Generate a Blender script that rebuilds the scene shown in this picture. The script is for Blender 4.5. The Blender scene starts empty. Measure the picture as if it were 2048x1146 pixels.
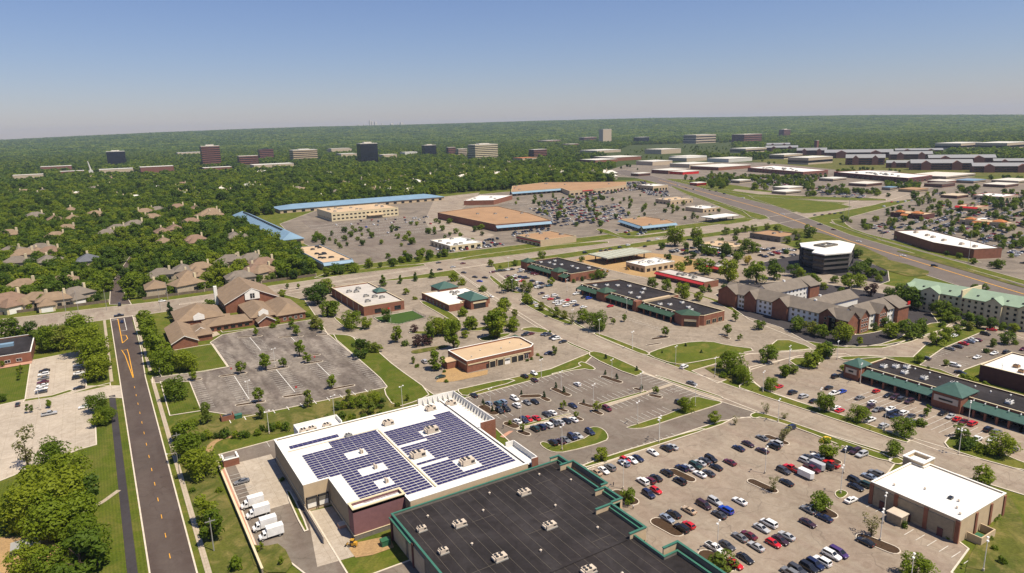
import bpy, bmesh, math, random
from mathutils import Vector, Matrix
random.seed(7)
RAD = math.radians
sc = bpy.context.scene
C = sc.collection
# ------------------------------------------------------------------ camera
CAM_H = 110.0                       # drone height over the lots, metres
FPX = 1365.0                        # focal length for a 2048 px wide frame
up = Vector((-.0249, 1, 317.5 / FPX)).normalized()
fw = Vector((165 - 1024, 573 - (281 - .0249 * 165), -FPX)).normalized()     # the street grid's north
RM = Matrix((fw.cross(up), fw, up))                                        # camera -> world
cam = bpy.data.cameras.new('camera'); cam.sensor_width = 36; cam.lens = 36 * FPX / 2048
cam.clip_start = 1; cam.clip_end = 60000
cobj = bpy.data.objects.new('camera', cam); C.objects.link(cobj)
cobj.matrix_world = Matrix.Translation((0, 0, CAM_H)) @ RM.to_4x4()
sc.camera = cobj
# ------------------------------------------------------------------ world and sun
SUN_EL = 63.0
SUN_DIR = Vector((.50, -.87, 0)).normalized()            # horizontal direction towards the sun
w = bpy.data.worlds.new('World'); sc.world = w; w.use_nodes = True
nt = w.node_tree; nt.nodes.clear()
sky = nt.nodes.new('ShaderNodeTexSky'); sky.sky_type = 'NISHITA'; sky.sun_disc = False
sky.sun_elevation = RAD(SUN_EL); sky.sun_rotation = math.atan2(SUN_DIR.x, SUN_DIR.y)
sky.altitude = 300; sky.air_density = 1.25; sky.dust_density = .3; sky.ozone_density = 6.0
bg = nt.nodes.new('ShaderNodeBackground'); bg.inputs[1].default_value = .068
wo = nt.nodes.new('ShaderNodeOutputWorld')
tint = nt.nodes.new('ShaderNodeMix'); tint.data_type = 'RGBA'; tint.blend_type = 'MULTIPLY'; tint.inputs[0].default_value = 1; tint.inputs[7].default_value = (.97, .91, 1.10, 1)     # the camera's violet cast, the same over the whole sky
nt.links.new(sky.outputs[0], tint.inputs[6]); nt.links.new(tint.outputs[2], bg.inputs[0]); nt.links.new(bg.outputs[0], wo.inputs[0])
sun = bpy.data.lights.new('sun', 'SUN'); sun.energy = 5.0; sun.angle = RAD(.53); sun.color = (1, .905, .75)
so = bpy.data.objects.new('sun', sun); C.objects.link(so)
so.rotation_euler = (Vector((SUN_DIR.x * math.cos(RAD(SUN_EL)), SUN_DIR.y * math.cos(RAD(SUN_EL)), math.sin(RAD(SUN_EL))))).to_track_quat('Z', 'Y').to_euler()
vs = sc.view_settings; vs.view_transform = 'Standard'; vs.look = 'None'; vs.exposure = 0.40; vs.gamma = 1
sc.cycles.max_bounces = 5; sc.cycles.diffuse_bounces = 2; sc.cycles.glossy_bounces = 2; sc.cycles.transmission_bounces = 2
sc.cycles.volume_bounces = 0; sc.cycles.transparent_max_bounces = 4
sc.cycles.use_denoising = True

# ------------------------------------------------------------------ survey: picture point -> real ground position
def G(px, py, z=0.0):
    c = RM @ Vector((px - 1024, 573 - py, -FPX))
    t = (z - CAM_H) / c.z
    return (c.x * t, c.y * t)
def depth(x, y, z=0):
    return -(RM.transposed() @ Vector((x, y, z - CAM_H))).z
def zl(o, s, pts):                   # points read off an enlarged sheet of the survey
    return [(o[0] + p[0] * s, o[1] + p[1] * s) + tuple(p[2:]) for p in pts]
def gpoly(pts, z=0): return [G(p[0], p[1], z) for p in pts]
S_A = ((1160, 860), .24964); S_B = ((1440, 860), .24961); S_C = ((940, 720), .17448); S_D = ((1180, 680), .17448)
S_E = ((1480, 700), .17448); S_F = ((1760, 700), .192); S_G = ((320, 620), .20942); S_H = ((560, 620), .20942)
S_J = ((980, 500), .13958); S_K = ((1790, 640), .1309); S_L = ((820, 640), .15625); S_M = ((430, 880), .2322)
S_1 = ((0, 560), .25309); S_2 = ((0, 850), .25832); S_3 = ((512, 560), .25309); S_4 = ((512, 850), .25832)
S_5 = ((1024, 560), .25309); S_6 = ((1024, 850), .25832); S_7 = ((1536, 560), .25309); S_8 = ((1536, 850), .25832)
S_N1 = ((0, 380), .25); S_N2 = ((420, 360), .25); S_N3 = ((840, 340), .25); S_N4 = ((1260, 340), .25); S_N5 = ((1536, 340), .25)
S_X1 = ((0, 220), .3418); S_X2 = ((640, 220), .3418); S_X3 = ((1340, 220), .3457)

# ------------------------------------------------------------------ materials
MATS = {}
def nodes_of(name):
    m = bpy.data.materials.new(name); m.use_nodes = True; n = m.node_tree
    b = n.nodes['Principled BSDF']; MATS[name] = m
    return m, n, b
def N(n, t, **kw):
    x = n.nodes.new(t)
    for k, v in kw.items():
        if k.startswith('i_'): x.inputs[k[2:].replace('_', ' ')].default_value = v
        else: setattr(x, k, v)
    return x
def ramp(n, fac, stops):
    r = N(n, 'ShaderNodeValToRGB'); e = r.color_ramp.elements
    e[0].position, e[0].color = stops[0][0], (*stops[0][1], 1); e[1].position, e[1].color = stops[-1][0], (*stops[-1][1], 1)
    for p, c in stops[1:-1]: q = e.new(p); q.color = (*c, 1)
    n.links.new(fac, r.inputs[0]); return r.outputs[0]
def noise(n, scale, detail=4, vec=None, dist=0, rough=.55):
    t = N(n, 'ShaderNodeTexNoise'); t.inputs['Scale'].default_value = scale; t.inputs['Detail'].default_value = detail
    t.inputs['Distortion'].default_value = dist; t.inputs['Roughness'].default_value = rough
    if vec: n.links.new(vec, t.inputs['Vector'])
    return t.outputs[0]
def mixc(n, fac, a, b, mode='MIX'):
    m = N(n, 'ShaderNodeMix', data_type='RGBA', blend_type=mode)
    for s, v in ((0, fac), (6, a), (7, b)):
        if isinstance(v, (int, float)): m.inputs[s].default_value = v
        elif isinstance(v, tuple): m.inputs[s].default_value = (*v, 1)
        else: n.links.new(v, m.inputs[s])
    return m.outputs[2]
def mul(c, k): return tuple(min(1, x * k) for x in c)
def wpos(n): return N(n, 'ShaderNodeNewGeometry').outputs['Position']
def plain(name, c, rough=.7, metal=0, var=.12, scale=.6, spec=.4, fine=6.0):
    m, n, b = nodes_of(name)
    p = wpos(n)
    c1 = ramp(n, noise(n, scale, 5, p), [(.3, mul(c, 1 - var)), (.7, mul(c, 1 + var))])
    c2 = ramp(n, noise(n, fine, 2, p), [(.3, mul((1, 1, 1), 1 - var * .6)), (.7, (1, 1, 1))])
    n.links.new(mixc(n, 1.0, c1, c2, 'MULTIPLY'), b.inputs['Base Color'])
    b.inputs['Roughness'].default_value = rough; b.inputs['Metallic'].default_value = metal
    b.inputs['Specular IOR Level'].default_value = spec
    return m
def paving(name, c, crack=.5, stain=.35, patch=.1, joint=0, streak=0):
    """weathered asphalt or concrete: broad patches, oily stains, fine grain and crack lines"""
    m, n, b = nodes_of(name); p = wpos(n)
    base = ramp(n, noise(n, .035, 6, p, 1.2), [(.32, mul(c, 1 - patch)), (.5, c), (.68, mul(c, 1 + patch))])
    st = ramp(n, noise(n, .22, 6, p, 2.0, .65), [(.36, mul((1, .97, .94), 1 - stain * .6)), (.62, (1, 1, 1))])
    col = mixc(n, 1.0, base, st, 'MULTIPLY')
    gr = ramp(n, noise(n, 3.0, 3, p), [(.3, (.86, .86, .86)), (.7, (1.0, 1.0, 1.0))])
    col = mixc(n, 1.0, col, gr, 'MULTIPLY')
    v = N(n, 'ShaderNodeTexVoronoi', feature='DISTANCE_TO_EDGE'); v.inputs['Scale'].default_value = .055
    dv = N(n, 'ShaderNodeVectorMath', operation='ADD'); n.links.new(p, dv.inputs[0])
    nz = N(n, 'ShaderNodeTexNoise'); nz.inputs['Scale'].default_value = .12; n.links.new(p, nz.inputs['Vector'])
    sm = N(n, 'ShaderNodeVectorMath', operation='SCALE'); sm.inputs['Scale'].default_value = 9; n.links.new(nz.outputs[1], sm.inputs[0])
    n.links.new(sm.outputs[0], dv.inputs[1]); n.links.new(dv.outputs[0], v.inputs['Vector'])
    ck = ramp(n, v.outputs['Distance'], [(.0, mul((1, 1, 1), 1 - crack)), (.009, (1, 1, 1))])
    col = mixc(n, .55, col, ck, 'MULTIPLY')
    if streak:
        mp = N(n, 'ShaderNodeMapping'); mp.inputs['Scale'].default_value = (.5, .09, 1); n.links.new(p, mp.inputs['Vector'])
        s2 = ramp(n, noise(n, .35, 5, mp.outputs[0], .6), [(.38, mul((1, .95, .95), 1 - streak)), (.6, (1, 1, 1))])
        col = mixc(n, 1.0, col, s2, 'MULTIPLY')
    if joint:
        br = N(n, 'ShaderNodeTexBrick', offset=0); br.inputs['Scale'].default_value = 1; br.inputs['Brick Width'].default_value = joint
        br.inputs['Row Height'].default_value = joint; br.inputs['Mortar Size'].default_value = .05
        br.inputs['Color1'].default_value = (1, 1, 1, 1); br.inputs['Color2'].default_value = (.94, .94, .94, 1); br.inputs['Mortar'].default_value = (.72, .70, .66, 1)
        n.links.new(p, br.inputs['Vector']); col = mixc(n, 1.0, col, br.outputs[0], 'MULTIPLY')
    n.links.new(col, b.inputs['Base Color']); b.inputs['Roughness'].default_value = .9; b.inputs['Specular IOR Level'].default_value = .25
    return m
def turf(name, c, c2, stripe=0, dry=None):
    m, n, b = nodes_of(name); p = wpos(n)
    col = ramp(n, noise(n, .06, 6, p, .8), [(.32, c2), (.66, c)])
    if dry: col = mixc(n, ramp(n, noise(n, .1, 7, p, 1.5, .65), [(.45, (0, 0, 0)), (.68, (.8, .8, .8))]), col, dry)
    if stripe:
        wv = N(n, 'ShaderNodeTexWave', bands_direction='X'); wv.inputs['Scale'].default_value = stripe; wv.inputs['Distortion'].default_value = .6
        wv.inputs['Detail'].default_value = 1; n.links.new(p, wv.inputs['Vector'])
        col = mixc(n, 1.0, col, ramp(n, wv.outputs[0], [(.3, (.89, .92, .88)), (.7, (1.05, 1.03, 1.0))]), 'MULTIPLY')
    g = ramp(n, noise(n, 1.6, 4, p), [(.3, (.72, .72, .72)), (.7, (1.1, 1.1, 1.1))])
    n.links.new(mixc(n, 1.0, col, g, 'MULTIPLY'), b.inputs['Base Color']); b.inputs['Roughness'].default_value = .95
    b.inputs['Specular IOR Level'].default_value = .1
    return m
def leafmat(name, c, c2, c3=None):
    m, n, b = nodes_of(name)
    oi = N(n, 'ShaderNodeObjectInfo'); p = wpos(n)
    a = N(n, 'ShaderNodeMath', operation='ADD'); a.inputs[1].default_value = 0
    k = N(n, 'ShaderNodeMath', operation='MULTIPLY'); k.inputs[1].default_value = .75; n.links.new(oi.outputs['Random'], k.inputs[0])
    k2 = N(n, 'ShaderNodeMath', operation='MULTIPLY'); k2.inputs[1].default_value = .30; n.links.new(noise(n, .55, 2, p), k2.inputs[0])
    n.links.new(k.outputs[0], a.inputs[0]); n.links.new(k2.outputs[0], a.inputs[1])
    col = ramp(n, a.outputs[0], [(.1, c), (.5, c2), (.9, c3 or mul(c2, 1.25))])
    n.links.new(col, b.inputs['Base Color']); b.inputs['Roughness'].default_value = .6; b.inputs['Specular IOR Level'].default_value = .25
    tr = N(n, 'ShaderNodeBsdfTranslucent'); n.links.new(mixc(n, 1.0, col, (1.25, 1.3, .55), 'MULTIPLY'), tr.inputs[0])
    ms = N(n, 'ShaderNodeMixShader'); ms.inputs[0].default_value = .44
    n.links.new(b.outputs[0], ms.inputs[1]); n.links.new(tr.outputs[0], ms.inputs[2])
    n.links.new(ms.outputs[0], n.nodes['Material Output'].inputs[0])
    return m
def paint(name, c, rough=.28, coat=.6):
    m, n, b = nodes_of(name); b.inputs['Base Color'].default_value = (*c, 1)
    b.inputs['Roughness'].default_value = rough; b.inputs['Coat Weight'].default_value = coat; b.inputs['Coat Roughness'].default_value = .06
    fl = noise(n, 40, 2); n.links.new(ramp(n, fl, [(.3, mul(c, .93)), (.7, mul(c, 1.05))]), b.inputs['Base Color'])
    return m
M = MATS
plain('concrete', (.46, .39, .30), .9, var=.14, scale=.2); plain('kerb_concrete', (.60, .52, .41), .9, var=.12, scale=.5)
paving('asphalt_road', (.098, .076, .064), .45, .2, .12, streak=.16); paving('asphalt_new', (.05, .044, .046), .3, .2, .15)
paving('asphalt_grey', (.205, .172, .138), .5, .3, .16, streak=.12); paving('lot_old', (.30, .247, .188), .5, .42, .18)
paving('lot_beige', (.315, .258, .196), .5, .30, .15, streak=.10); paving('street_concrete', (.345, .288, .22), .45, .28, .12, joint=4.6, streak=.14)
paving('lot_church', (.27, .23, .19), .4, .6, .2, streak=.45); paving('slab', (.47, .40, .315), .3, .3, .1, joint=4.5)
paving('highway', (.155, .128, .108), .3, .2, .1); paving('sidewalk', (.45, .375, .28), .3, .15, .1, joint=1.5)
paving('far_lot', (.215, .178, .138), .2, .35, .25)
turf('lawn', (.098, .118, .014), (.072, .098, .012), 0, (.18, .155, .035)); turf('lawn_striped', (.092, .114, .012), (.066, .092, .010), .36, (.14, .13, .03))
turf('rough_grass', (.105, .110, .020), (.068, .082, .016), 0, (.23, .18, .065)); turf('woodland_floor', (.055, .075, .016), (.040, .058, .014), 0, (.085, .085, .03))
turf('dirt', (.42, .27, .12), (.34, .22, .11)); turf('mulch', (.075, .045, .026), (.05, .032, .02)); turf('artificial_turf', (.055, .10, .02), (.045, .085, .02))
plain('brick', (.235, .095, .055), .85, var=.16, scale=.5); plain('brick_dark', (.115, .045, .038), .85, var=.16, scale=.5)
plain('brick_purple', (.20, .095, .095), .85, var=.1, scale=.8); plain('stone_grey', (.17, .15, .12), .9, var=.18, scale=1.0)
plain('stone_dark', (.085, .075, .068), .8); plain('stucco_tan', (.50, .38, .24), .9, var=.07); plain('stucco_cream', (.62, .52, .33), .9, var=.07); plain('stucco_beige', (.42, .34, .24), .9)
plain('split_block', (.30, .245, .165), .92, var=.14, scale=1.2)
plain('white_membrane', (.70, .675, .62), .8, var=.06, scale=.12, fine=1.2); plain('grey_membrane', (.47, .43, .38), .85, var=.12, scale=.15)
paving('black_membrane', (.036, .031, .031), .1, .6, .45, streak=.25); plain('seam', (.10, .083, .062), .8)
plain('tan_gravel', (.50, .36, .22), .95, var=.1, scale=.12); plain('brown_gravel', (.33, .195, .10), .95, var=.12, scale=.06)
plain('green_metal', (.045, .15, .105), .5, var=.08); plain('green_roof', (.045, .10, .08), .6, var=.12); plain('sage_roof', (.24, .32, .225), .75, var=.08, scale=.3)
plain('pale_canopy', (.40, .41, .33), .7); plain('dark_green_awning', (.035, .075, .045), .65, var=.12)
plain('blue_metal', (.185, .285, .37), .5, var=.1, scale=.1); plain('red_metal', (.42, .03, .03), .55); plain('orange_tile', (.42, .15, .045), .7)
plain('shingle', (.235, .165, .105), .92, var=.14, scale=.3); plain('shingle_grey', (.175, .145, .115), .92, var=.14, scale=.3)
plain('shingle_red', (.21, .135, .092), .92, var=.14, scale=.3); plain('shingle_slate', (.12, .125, .14), .92, var=.14, scale=.3); plain('campus_roof', (.25, .25, .25), .6, var=.08)
plain('white_trim', (.80, .77, .70), .6, var=.05); plain('grey_metal', (.40, .38, .34), .45, metal=.3, var=.08); plain('unit_tan', (.55, .46, .36), .6, var=.08)
plain('pole_white', (.72, .68, .60), .5, var=.05); plain('wood', (.16, .12, .085), .9, var=.25); plain('bark', (.075, .05, .033), .95, var=.3, scale=2)
plain('dark_metal', (.03, .03, .032), .45); plain('rubber', (.015, .015, .016), .8); plain('yellow_paint', (.75, .36, .03), .7, var=.2, scale=.8, fine=2)
plain('white_paint', (.66, .63, .57), .8, var=.15, scale=.8, fine=2); plain('worn_paint', (.60, .56, .49), .85, var=.25, scale=.8, fine=2)
plain('machine_yellow', (.50, .27, .03), .5); plain('green_bin', (.03, .12, .06), .5); plain('sign_red', (.55, .02, .02), .4); plain('pink_block', (.45, .24, .16), .9)
plain('canvas_white', (.78, .76, .72), .7); plain('skin', (.45, .27, .18), .6); plain('cloth_dark', (.04, .04, .06), .9); plain('cloth_red', (.45, .04, .04), .9); plain('cloth_white', (.72, .70, .66), .9)
plain('far_white', (.60, .57, .50), .8, var=.05); plain('far_tan', (.50, .40, .28), .9); plain('far_brick', (.20, .085, .06), .9); plain('far_roof', (.60, .55, .47), .9)
def glassy(name, c, rough=.08, spec=.6):
    m, n, b = nodes_of(name); b.inputs['Roughness'].default_value = rough; b.inputs['Specular IOR Level'].default_value = spec
    n.links.new(ramp(n, noise(n, .5, 2, wpos(n)), [(.3, mul(c, .8)), (.7, mul(c, 1.2))]), b.inputs['Base Color'])
glassy('glass', (.015, .017, .021)); glassy('office_glass', (.012, .013, .018), .12); glassy('pale_glass', (.06, .07, .08), .1)
m, n, b = nodes_of('solar_cell')          # blue-violet cells in an aluminium grid
tc = N(n, 'ShaderNodeTexCoord'); br = N(n, 'ShaderNodeTexBrick', offset=0)
br.inputs['Scale'].default_value = 1; br.inputs['Brick Width'].default_value = 1.63; br.inputs['Row Height'].default_value = 1.12; br.inputs['Mortar Size'].default_value = .035
br.inputs['Color1'].default_value = (.022, .018, .075, 1); br.inputs['Color2'].default_value = (.028, .022, .09, 1); br.inputs['Mortar'].default_value = (.35, .34, .38, 1)
n.links.new(tc.outputs['Object'], br.inputs['Vector']); n.links.new(br.outputs[0], b.inputs['Base Color']); b.inputs['Roughness'].default_value = .25
LEAF_R = leafmat('leaf_green', (.088, .135, .005), (.150, .205, .008), (.210, .248, .012))
LEAF_D = leafmat('leaf_dark', (.050, .088, .008), (.080, .132, .009), (.120, .172, .011))
LEAF_L = leafmat('leaf_light', (.12, .17, .018), (.155, .19, .022), (.19, .20, .03))
LEAF_W = leafmat('leaf_pale', (.17, .17, .06), (.20, .19, .075), (.23, .21, .09))
LEAF_K = leafmat('leaf_conifer', (.025, .05, .014), (.035, .065, .016))
LEAF_P = leafmat('leaf_plum', (.045, .020, .022), (.065, .03, .028))
LEAF_Y = leafmat('leaf_yellow', (.26, .23, .02), (.33, .26, .025))
LEAF_F = leafmat('leaf_far', (.038, .070, .006), (.092, .148, .008), (.180, .220, .012))
CARCOL = {'white': (.78, .77, .74), 'black': (.012, .012, .014), 'silver': (.42, .42, .42), 'grey': (.17, .17, .17), 'charcoal': (.05, .05, .055),
          'navy': (.012, .018, .055), 'blue': (.01, .05, .36), 'red': (.52, .012, .015), 'maroon': (.11, .010, .018), 'tan': (.46, .34, .22),
          'teal': (.05, .11, .13), 'yellow': (.82, .52, .02), 'purple': (.06, .03, .12), 'burgundy': (.045, .018, .022), 'silver blue': (.22, .26, .33), 'dark green': (.015, .04, .028)}
for k, v in CARCOL.items(): paint('paint_' + k.replace(' ', '_'), v)
m, n, b = nodes_of('lamp_lens'); b.inputs['Base Color'].default_value = (.75, .74, .70, 1); b.inputs['Roughness'].default_value = .15
m, n, b = nodes_of('tail_lens'); b.inputs['Base Color'].default_value = (.35, .01, .01, 1); b.inputs['Roughness'].default_value = .2
m, n, b = nodes_of('car_any')             # many parked cars far off, one colour each
oi = N(n, 'ShaderNodeObjectInfo'); r = N(n, 'ShaderNodeValToRGB'); r.color_ramp.interpolation = 'CONSTANT'; e = r.color_ramp.elements
e[0].position = 0; e[0].color = (.012, .012, .015, 1); e[1].position = .3; e[1].color = (.75, .74, .72, 1)
for ps, c in ((.55, (.35, .35, .36)), (.68, (.02, .03, .08)), (.8, (.06, .06, .065)), (.92, (.42, .02, .02))): q = e.new(ps); q.color = (*c, 1)
n.links.new(oi.outputs['Random'], r.inputs[0]); n.links.new(r.outputs[0], b.inputs['Base Color']); b.inputs['Roughness'].default_value = .3

# ------------------------------------------------------------------ mesh builder
class MB:
    def __init__(s): s.v = []; s.f = []; s.m = []
    def add(s, vs, fs, m=0):
        k = len(s.v); s.v += [tuple(v) for v in vs]; s.f += [tuple(i + k for i in f) for f in fs]; s.m += [m] * len(fs); return s
    def box(s, x0, x1, y0, y1, z0, z1, m=0):
        return s.add([(x0, y0, z0), (x1, y0, z0), (x1, y1, z0), (x0, y1, z0), (x0, y0, z1), (x1, y0, z1), (x1, y1, z1), (x0, y1, z1)],
                     [(0, 3, 2, 1), (4, 5, 6, 7), (0, 1, 5, 4), (1, 2, 6, 5), (2, 3, 7, 6), (3, 0, 4, 7)], m)
    def prism(s, poly, z0, z1, m=0, bottom=True, top=True):
        n = len(poly); vs = [(p[0], p[1], z0) for p in poly] + [(p[0], p[1], z1) for p in poly]
        fs = [(i, (i + 1) % n, n + (i + 1) % n, n + i) for i in range(n)]
        if top: fs.append(tuple(range(n, 2 * n)))
        if bottom: fs.append(tuple(range(n - 1, -1, -1)))
        return s.add(vs, fs, m)
    def ring(s, a, b, z0, z1, m=0):           # between outline a and inner outline b
        n = len(a); vs = [(p[0], p[1], z0) for p in a] + [(p[0], p[1], z1) for p in a] + [(p[0], p[1], z0) for p in b] + [(p[0], p[1], z1) for p in b]
        fs = []
        for i in range(n):
            j = (i + 1) % n
            fs += [(i, j, n + j, n + i), (2 * n + j, 2 * n + i, 3 * n + i, 3 * n + j), (n + i, n + j, 3 * n + j, 3 * n + i)]
        return s.add(vs, fs, m)
    def sheet(s, poly, z, m=0): return s.add([(p[0], p[1], z) for p in poly], [tuple(range(len(poly)))], m)
    def tube(s, p0, p1, r0, r1=None, n=8, m=0, cap=True):
        r1 = r0 if r1 is None else r1
        p0 = Vector(p0); p1 = Vector(p1); d = (p1 - p0).normalized(); a = d.orthogonal().normalized(); b = d.cross(a)
        vs = []
        for p, r in ((p0, r0), (p1, r1)):
            for i in range(n): t = 2 * math.pi * i / n; vs.append(p + a * math.cos(t) * r + b * math.sin(t) * r)
        fs = [(i, (i + 1) % n, n + (i + 1) % n, n + i) for i in range(n)]
        if cap: fs += [tuple(range(n - 1, -1, -1)), tuple(range(n, 2 * n))]
        return s.add(vs, fs, m)
    def hip(s, x0, x1, y0, y1, z0, z1, m=0, run=None, t=.2, mw=None):
        """hip roof, ridge along the longer side; a fascia of thickness t"""
        w_, d_ = x1 - x0, y1 - y0
        rn = min(w_, d_) / 2 if run is None else run
        if w_ >= d_: a, b = (x0 + rn, (y0 + y1) / 2), (x1 - rn, (y0 + y1) / 2)
        else: a, b = ((x0 + x1) / 2, y0 + rn), ((x0 + x1) / 2, y1 - rn)
        vs = [(x0, y0, z0), (x1, y0, z0), (x1, y1, z0), (x0, y1, z0), (x0, y0, z0 + t), (x1, y0, z0 + t), (x1, y1, z0 + t), (x0, y1, z0 + t), (*a, z1), (*b, z1)]
        fs = [(0, 1, 5, 4), (1, 2, 6, 5), (2, 3, 7, 6), (3, 0, 4, 7), (3, 2, 1, 0)]
        fs += [(4, 5, 9, 8), (5, 6, 9), (6, 7, 8, 9), (7, 4, 8)] if w_ >= d_ else [(4, 5, 8), (5, 6, 9, 8), (6, 7, 9), (7, 4, 8, 9)]
        return s.add(vs, fs, m)
    def gable(s, x0, x1, y0, y1, z0, z1, axis='y', m=0, t=.25):
        if axis == 'y':
            c = (x0 + x1) / 2; pr = [(x0, z0), (c, z1), (x1, z0), (x1, z0 + t), (c, z1 + t), (x0, z0 + t)]
            vs = [(p[0], y0, p[1]) for p in pr] + [(p[0], y1, p[1]) for p in pr]
        else:
            c = (y0 + y1) / 2; pr = [(y0, z0), (c, z1), (y1, z0), (y1, z0 + t), (c, z1 + t), (y0, z0 + t)]
            vs = [(x0, p[0], p[1]) for p in pr] + [(x1, p[0], p[1]) for p in pr]
        fs = [(0, 1, 4, 5), (1, 2, 3, 4), (6, 7, 10, 11), (7, 8, 9, 10)] + [(i, (i + 1) % 6, 6 + (i + 1) % 6, 6 + i) for i in range(6)]
        return s.add(vs, fs, m)
    def gable_end(s, x0, x1, y, z0, z1, axis='y', m=0):
        if axis == 'y': return s.add([(x0, y, z0), (x1, y, z0), ((x0 + x1) / 2, y, z1)], [(0, 1, 2)], m)
        return s.add([(y, x0, z0), (y, x1, z0), (y, (x0 + x1) / 2, z1)], [(0, 1, 2)], m)
    def mesh(s, name, mats):
        me = bpy.data.meshes.new(name); me.from_pydata(s.v, [], s.f)
        for x in (mats if isinstance(mats, (list, tuple)) else [mats]): me.materials.append(M[x] if isinstance(x, str) else x)
        if any(s.m): me.polygons.foreach_set('material_index', s.m)
        me.update(); return me
    def build(s, name, mats, parent=None):
        if parent is not None:
            iv = wmat(parent).inverted(); s.v = [tuple(iv @ Vector(v)) for v in s.v]
        return put(name, s.mesh(name, mats), parent)
def wmat(o):
    return (wmat(o.parent) if o.parent else Matrix()) @ Matrix.LocRotScale(o.location, o.rotation_euler, o.scale)
def put(name, me, parent=None, loc=(0, 0, 0), rz=0, scale=None):
    o = bpy.data.objects.new(name, me); o.location = loc; o.rotation_euler = (0, 0, rz)
    if scale: o.scale = scale if isinstance(scale, tuple) else (scale,) * 3
    if parent: o.parent = parent
    C.objects.link(o); return o
def tag(o, label, cat, group=None):
    o['label'] = label; o['category'] = cat
    if group: o['group'] = group
    return o
def thing(name, label, cat, loc=(0, 0, 0), rz=0, group=None):
    return tag(put(name, None, None, loc, rz), label, cat, group)
def struct(o): o['kind'] = 'structure'; return o
def ccw(p):
    a = sum(p[i][0] * p[(i + 1) % len(p)][1] - p[(i + 1) % len(p)][0] * p[i][1] for i in range(len(p)))
    return list(p) if a > 0 else list(p)[::-1]
def inset(poly, d):
    n = len(poly); out = []
    for i in range(n):
        a, b, c = Vector(poly[i - 1][:2]), Vector(poly[i][:2]), Vector(poly[(i + 1) % n][:2])
        u = (b - a).normalized(); v = (c - b).normalized(); n1 = Vector((-u.y, u.x)); n2 = Vector((-v.y, v.x))
        k = 1 + n1.dot(n2); q = b + (n1 + n2) * (d / max(k, .35)); out.append((q.x, q.y))
    return out
def smooth(poly, it=1):
    for _ in range(it):
        q = []
        for i in range(len(poly)):
            a, b = poly[i], poly[(i + 1) % len(poly)]
            q += [(a[0] * .75 + b[0] * .25, a[1] * .75 + b[1] * .25), (a[0] * .25 + b[0] * .75, a[1] * .25 + b[1] * .75)]
        poly = q
    return poly
def inside(p, poly):
    x, y = p[0], p[1]; r = False; j = len(poly) - 1
    for i in range(len(poly)):
        if (poly[i][1] > y) != (poly[j][1] > y) and x < (poly[j][0] - poly[i][0]) * (y - poly[i][1]) / (poly[j][1] - poly[i][1]) + poly[i][0]: r = not r
        j = i
    return r
def rect(x0, x1, y0, y1): return [(x0, y0), (x1, y0), (x1, y1), (x0, y1)]
BLOCK = []                              # footprints where nothing may be scattered
PAVED = []

# ================================================================== GROUND
def relief(x, y):
    r = math.hypot(x, y)
    if r < 4800: return 0.0
    c = RM.transposed() @ Vector((x, y, 0)); px = 1024 + FPX * c.x / max(1, -c.z)
    prof = [(-900, 2), (0, 1.5), (320, 8.5), (640, 11), (1024, 12), (1340, 12), (1700, 7.5), (2048, 1.5), (2900, 2)]
    e = prof[0][1]
    for (a, ea), (b_, eb) in zip(prof, prof[1:]):
        if a <= px <= b_: e = ea + (eb - ea) * (px - a) / (b_ - a)
    t = min(1, max(0, (r - 4800) / 7200)); t = t * t * (3 - 2 * t)
    return t * (100 + 8.8 * (e - 2.2)) + 5 * t * (math.sin(x / 900 + 1) * math.cos(y / 1300) + .6 * math.sin((x + y) / 420))
mb = MB(); NR, NA = 64, 120; vs_, fs_ = [], []
rad = [0, 40, 120, 300, 600, 1000, 1600, 2400, 3400, 4800] + [4800 + 9200 * (i / (NR - 10)) for i in range(1, NR - 9)]
for r in rad:
    for a in range(NA): t = 2 * math.pi * a / NA; x, y = r * math.cos(t), r * math.sin(t); vs_.append((x, y, relief(x, y)))
for i in range(len(rad) - 1):
    for a in range(NA):
        b_ = (a + 1) % NA; fs_.append((i * NA + a, (i + 1) * NA + a, (i + 1) * NA + b_, i * NA + b_) if i else (a, NA + a, NA + b_))
mb.add(vs_, fs_); struct(mb.build('terrain', 'woodland_floor'))
LV = [0.02]
def patch(name, poly, mat, kerb=True, z=None, pave=True, sm=0):
    """a paved area with a concrete kerb round it, or a lawn"""
    poly = ccw(poly)
    if sm: poly = smooth(poly, sm)
    if z is None: LV[0] += .003; z = LV[0]
    o = struct(MB().sheet(poly, z).build(name, mat))
    if pave: PAVED.append(poly)
    if kerb: MB().ring(inset(poly, -.42), poly, z - .03, z + .13).build('kerb', 'kerb_concrete', o)
    return o
def island(name, poly, mat='mulch', sm=1, kerb=True):
    poly = ccw(poly)
    if sm: poly = smooth(poly, sm)
    o = struct(MB().prism(inset(poly, .2), .02, .25).build(name, mat))
    if kerb: MB().ring(poly, inset(poly, .24), .02, .31).build('kerb', 'kerb_concrete', o)
    return o
def capsule(p0, p1, w_):
    p0, p1 = Vector(p0), Vector(p1); d = p1 - p0; L = d.length; d.normalize(); q = Vector((-d.y, d.x)); h = w_ / 2; out = []
    for c, s in ((p1 - d * h, 1), (p0 + d * h, -1)):
        for k in range(7):
            t = -math.pi / 2 + math.pi * k / 6; out.append(tuple(c + s * d * math.cos(t) * h + s * q * math.sin(t) * h))
    return out
def band(line, w_):
    L, R_ = [], []
    for i, p in enumerate(line):
        a = Vector(line[max(0, i - 1)]); b_ = Vector(line[min(len(line) - 1, i + 1)]); d = (b_ - a).normalized(); n_ = Vector((-d.y, d.x)); v = Vector(p)
        L.append(tuple(v + n_ * w_ / 2)); R_.append(tuple(v - n_ * w_ / 2))
    return L + R_[::-1]
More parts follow.
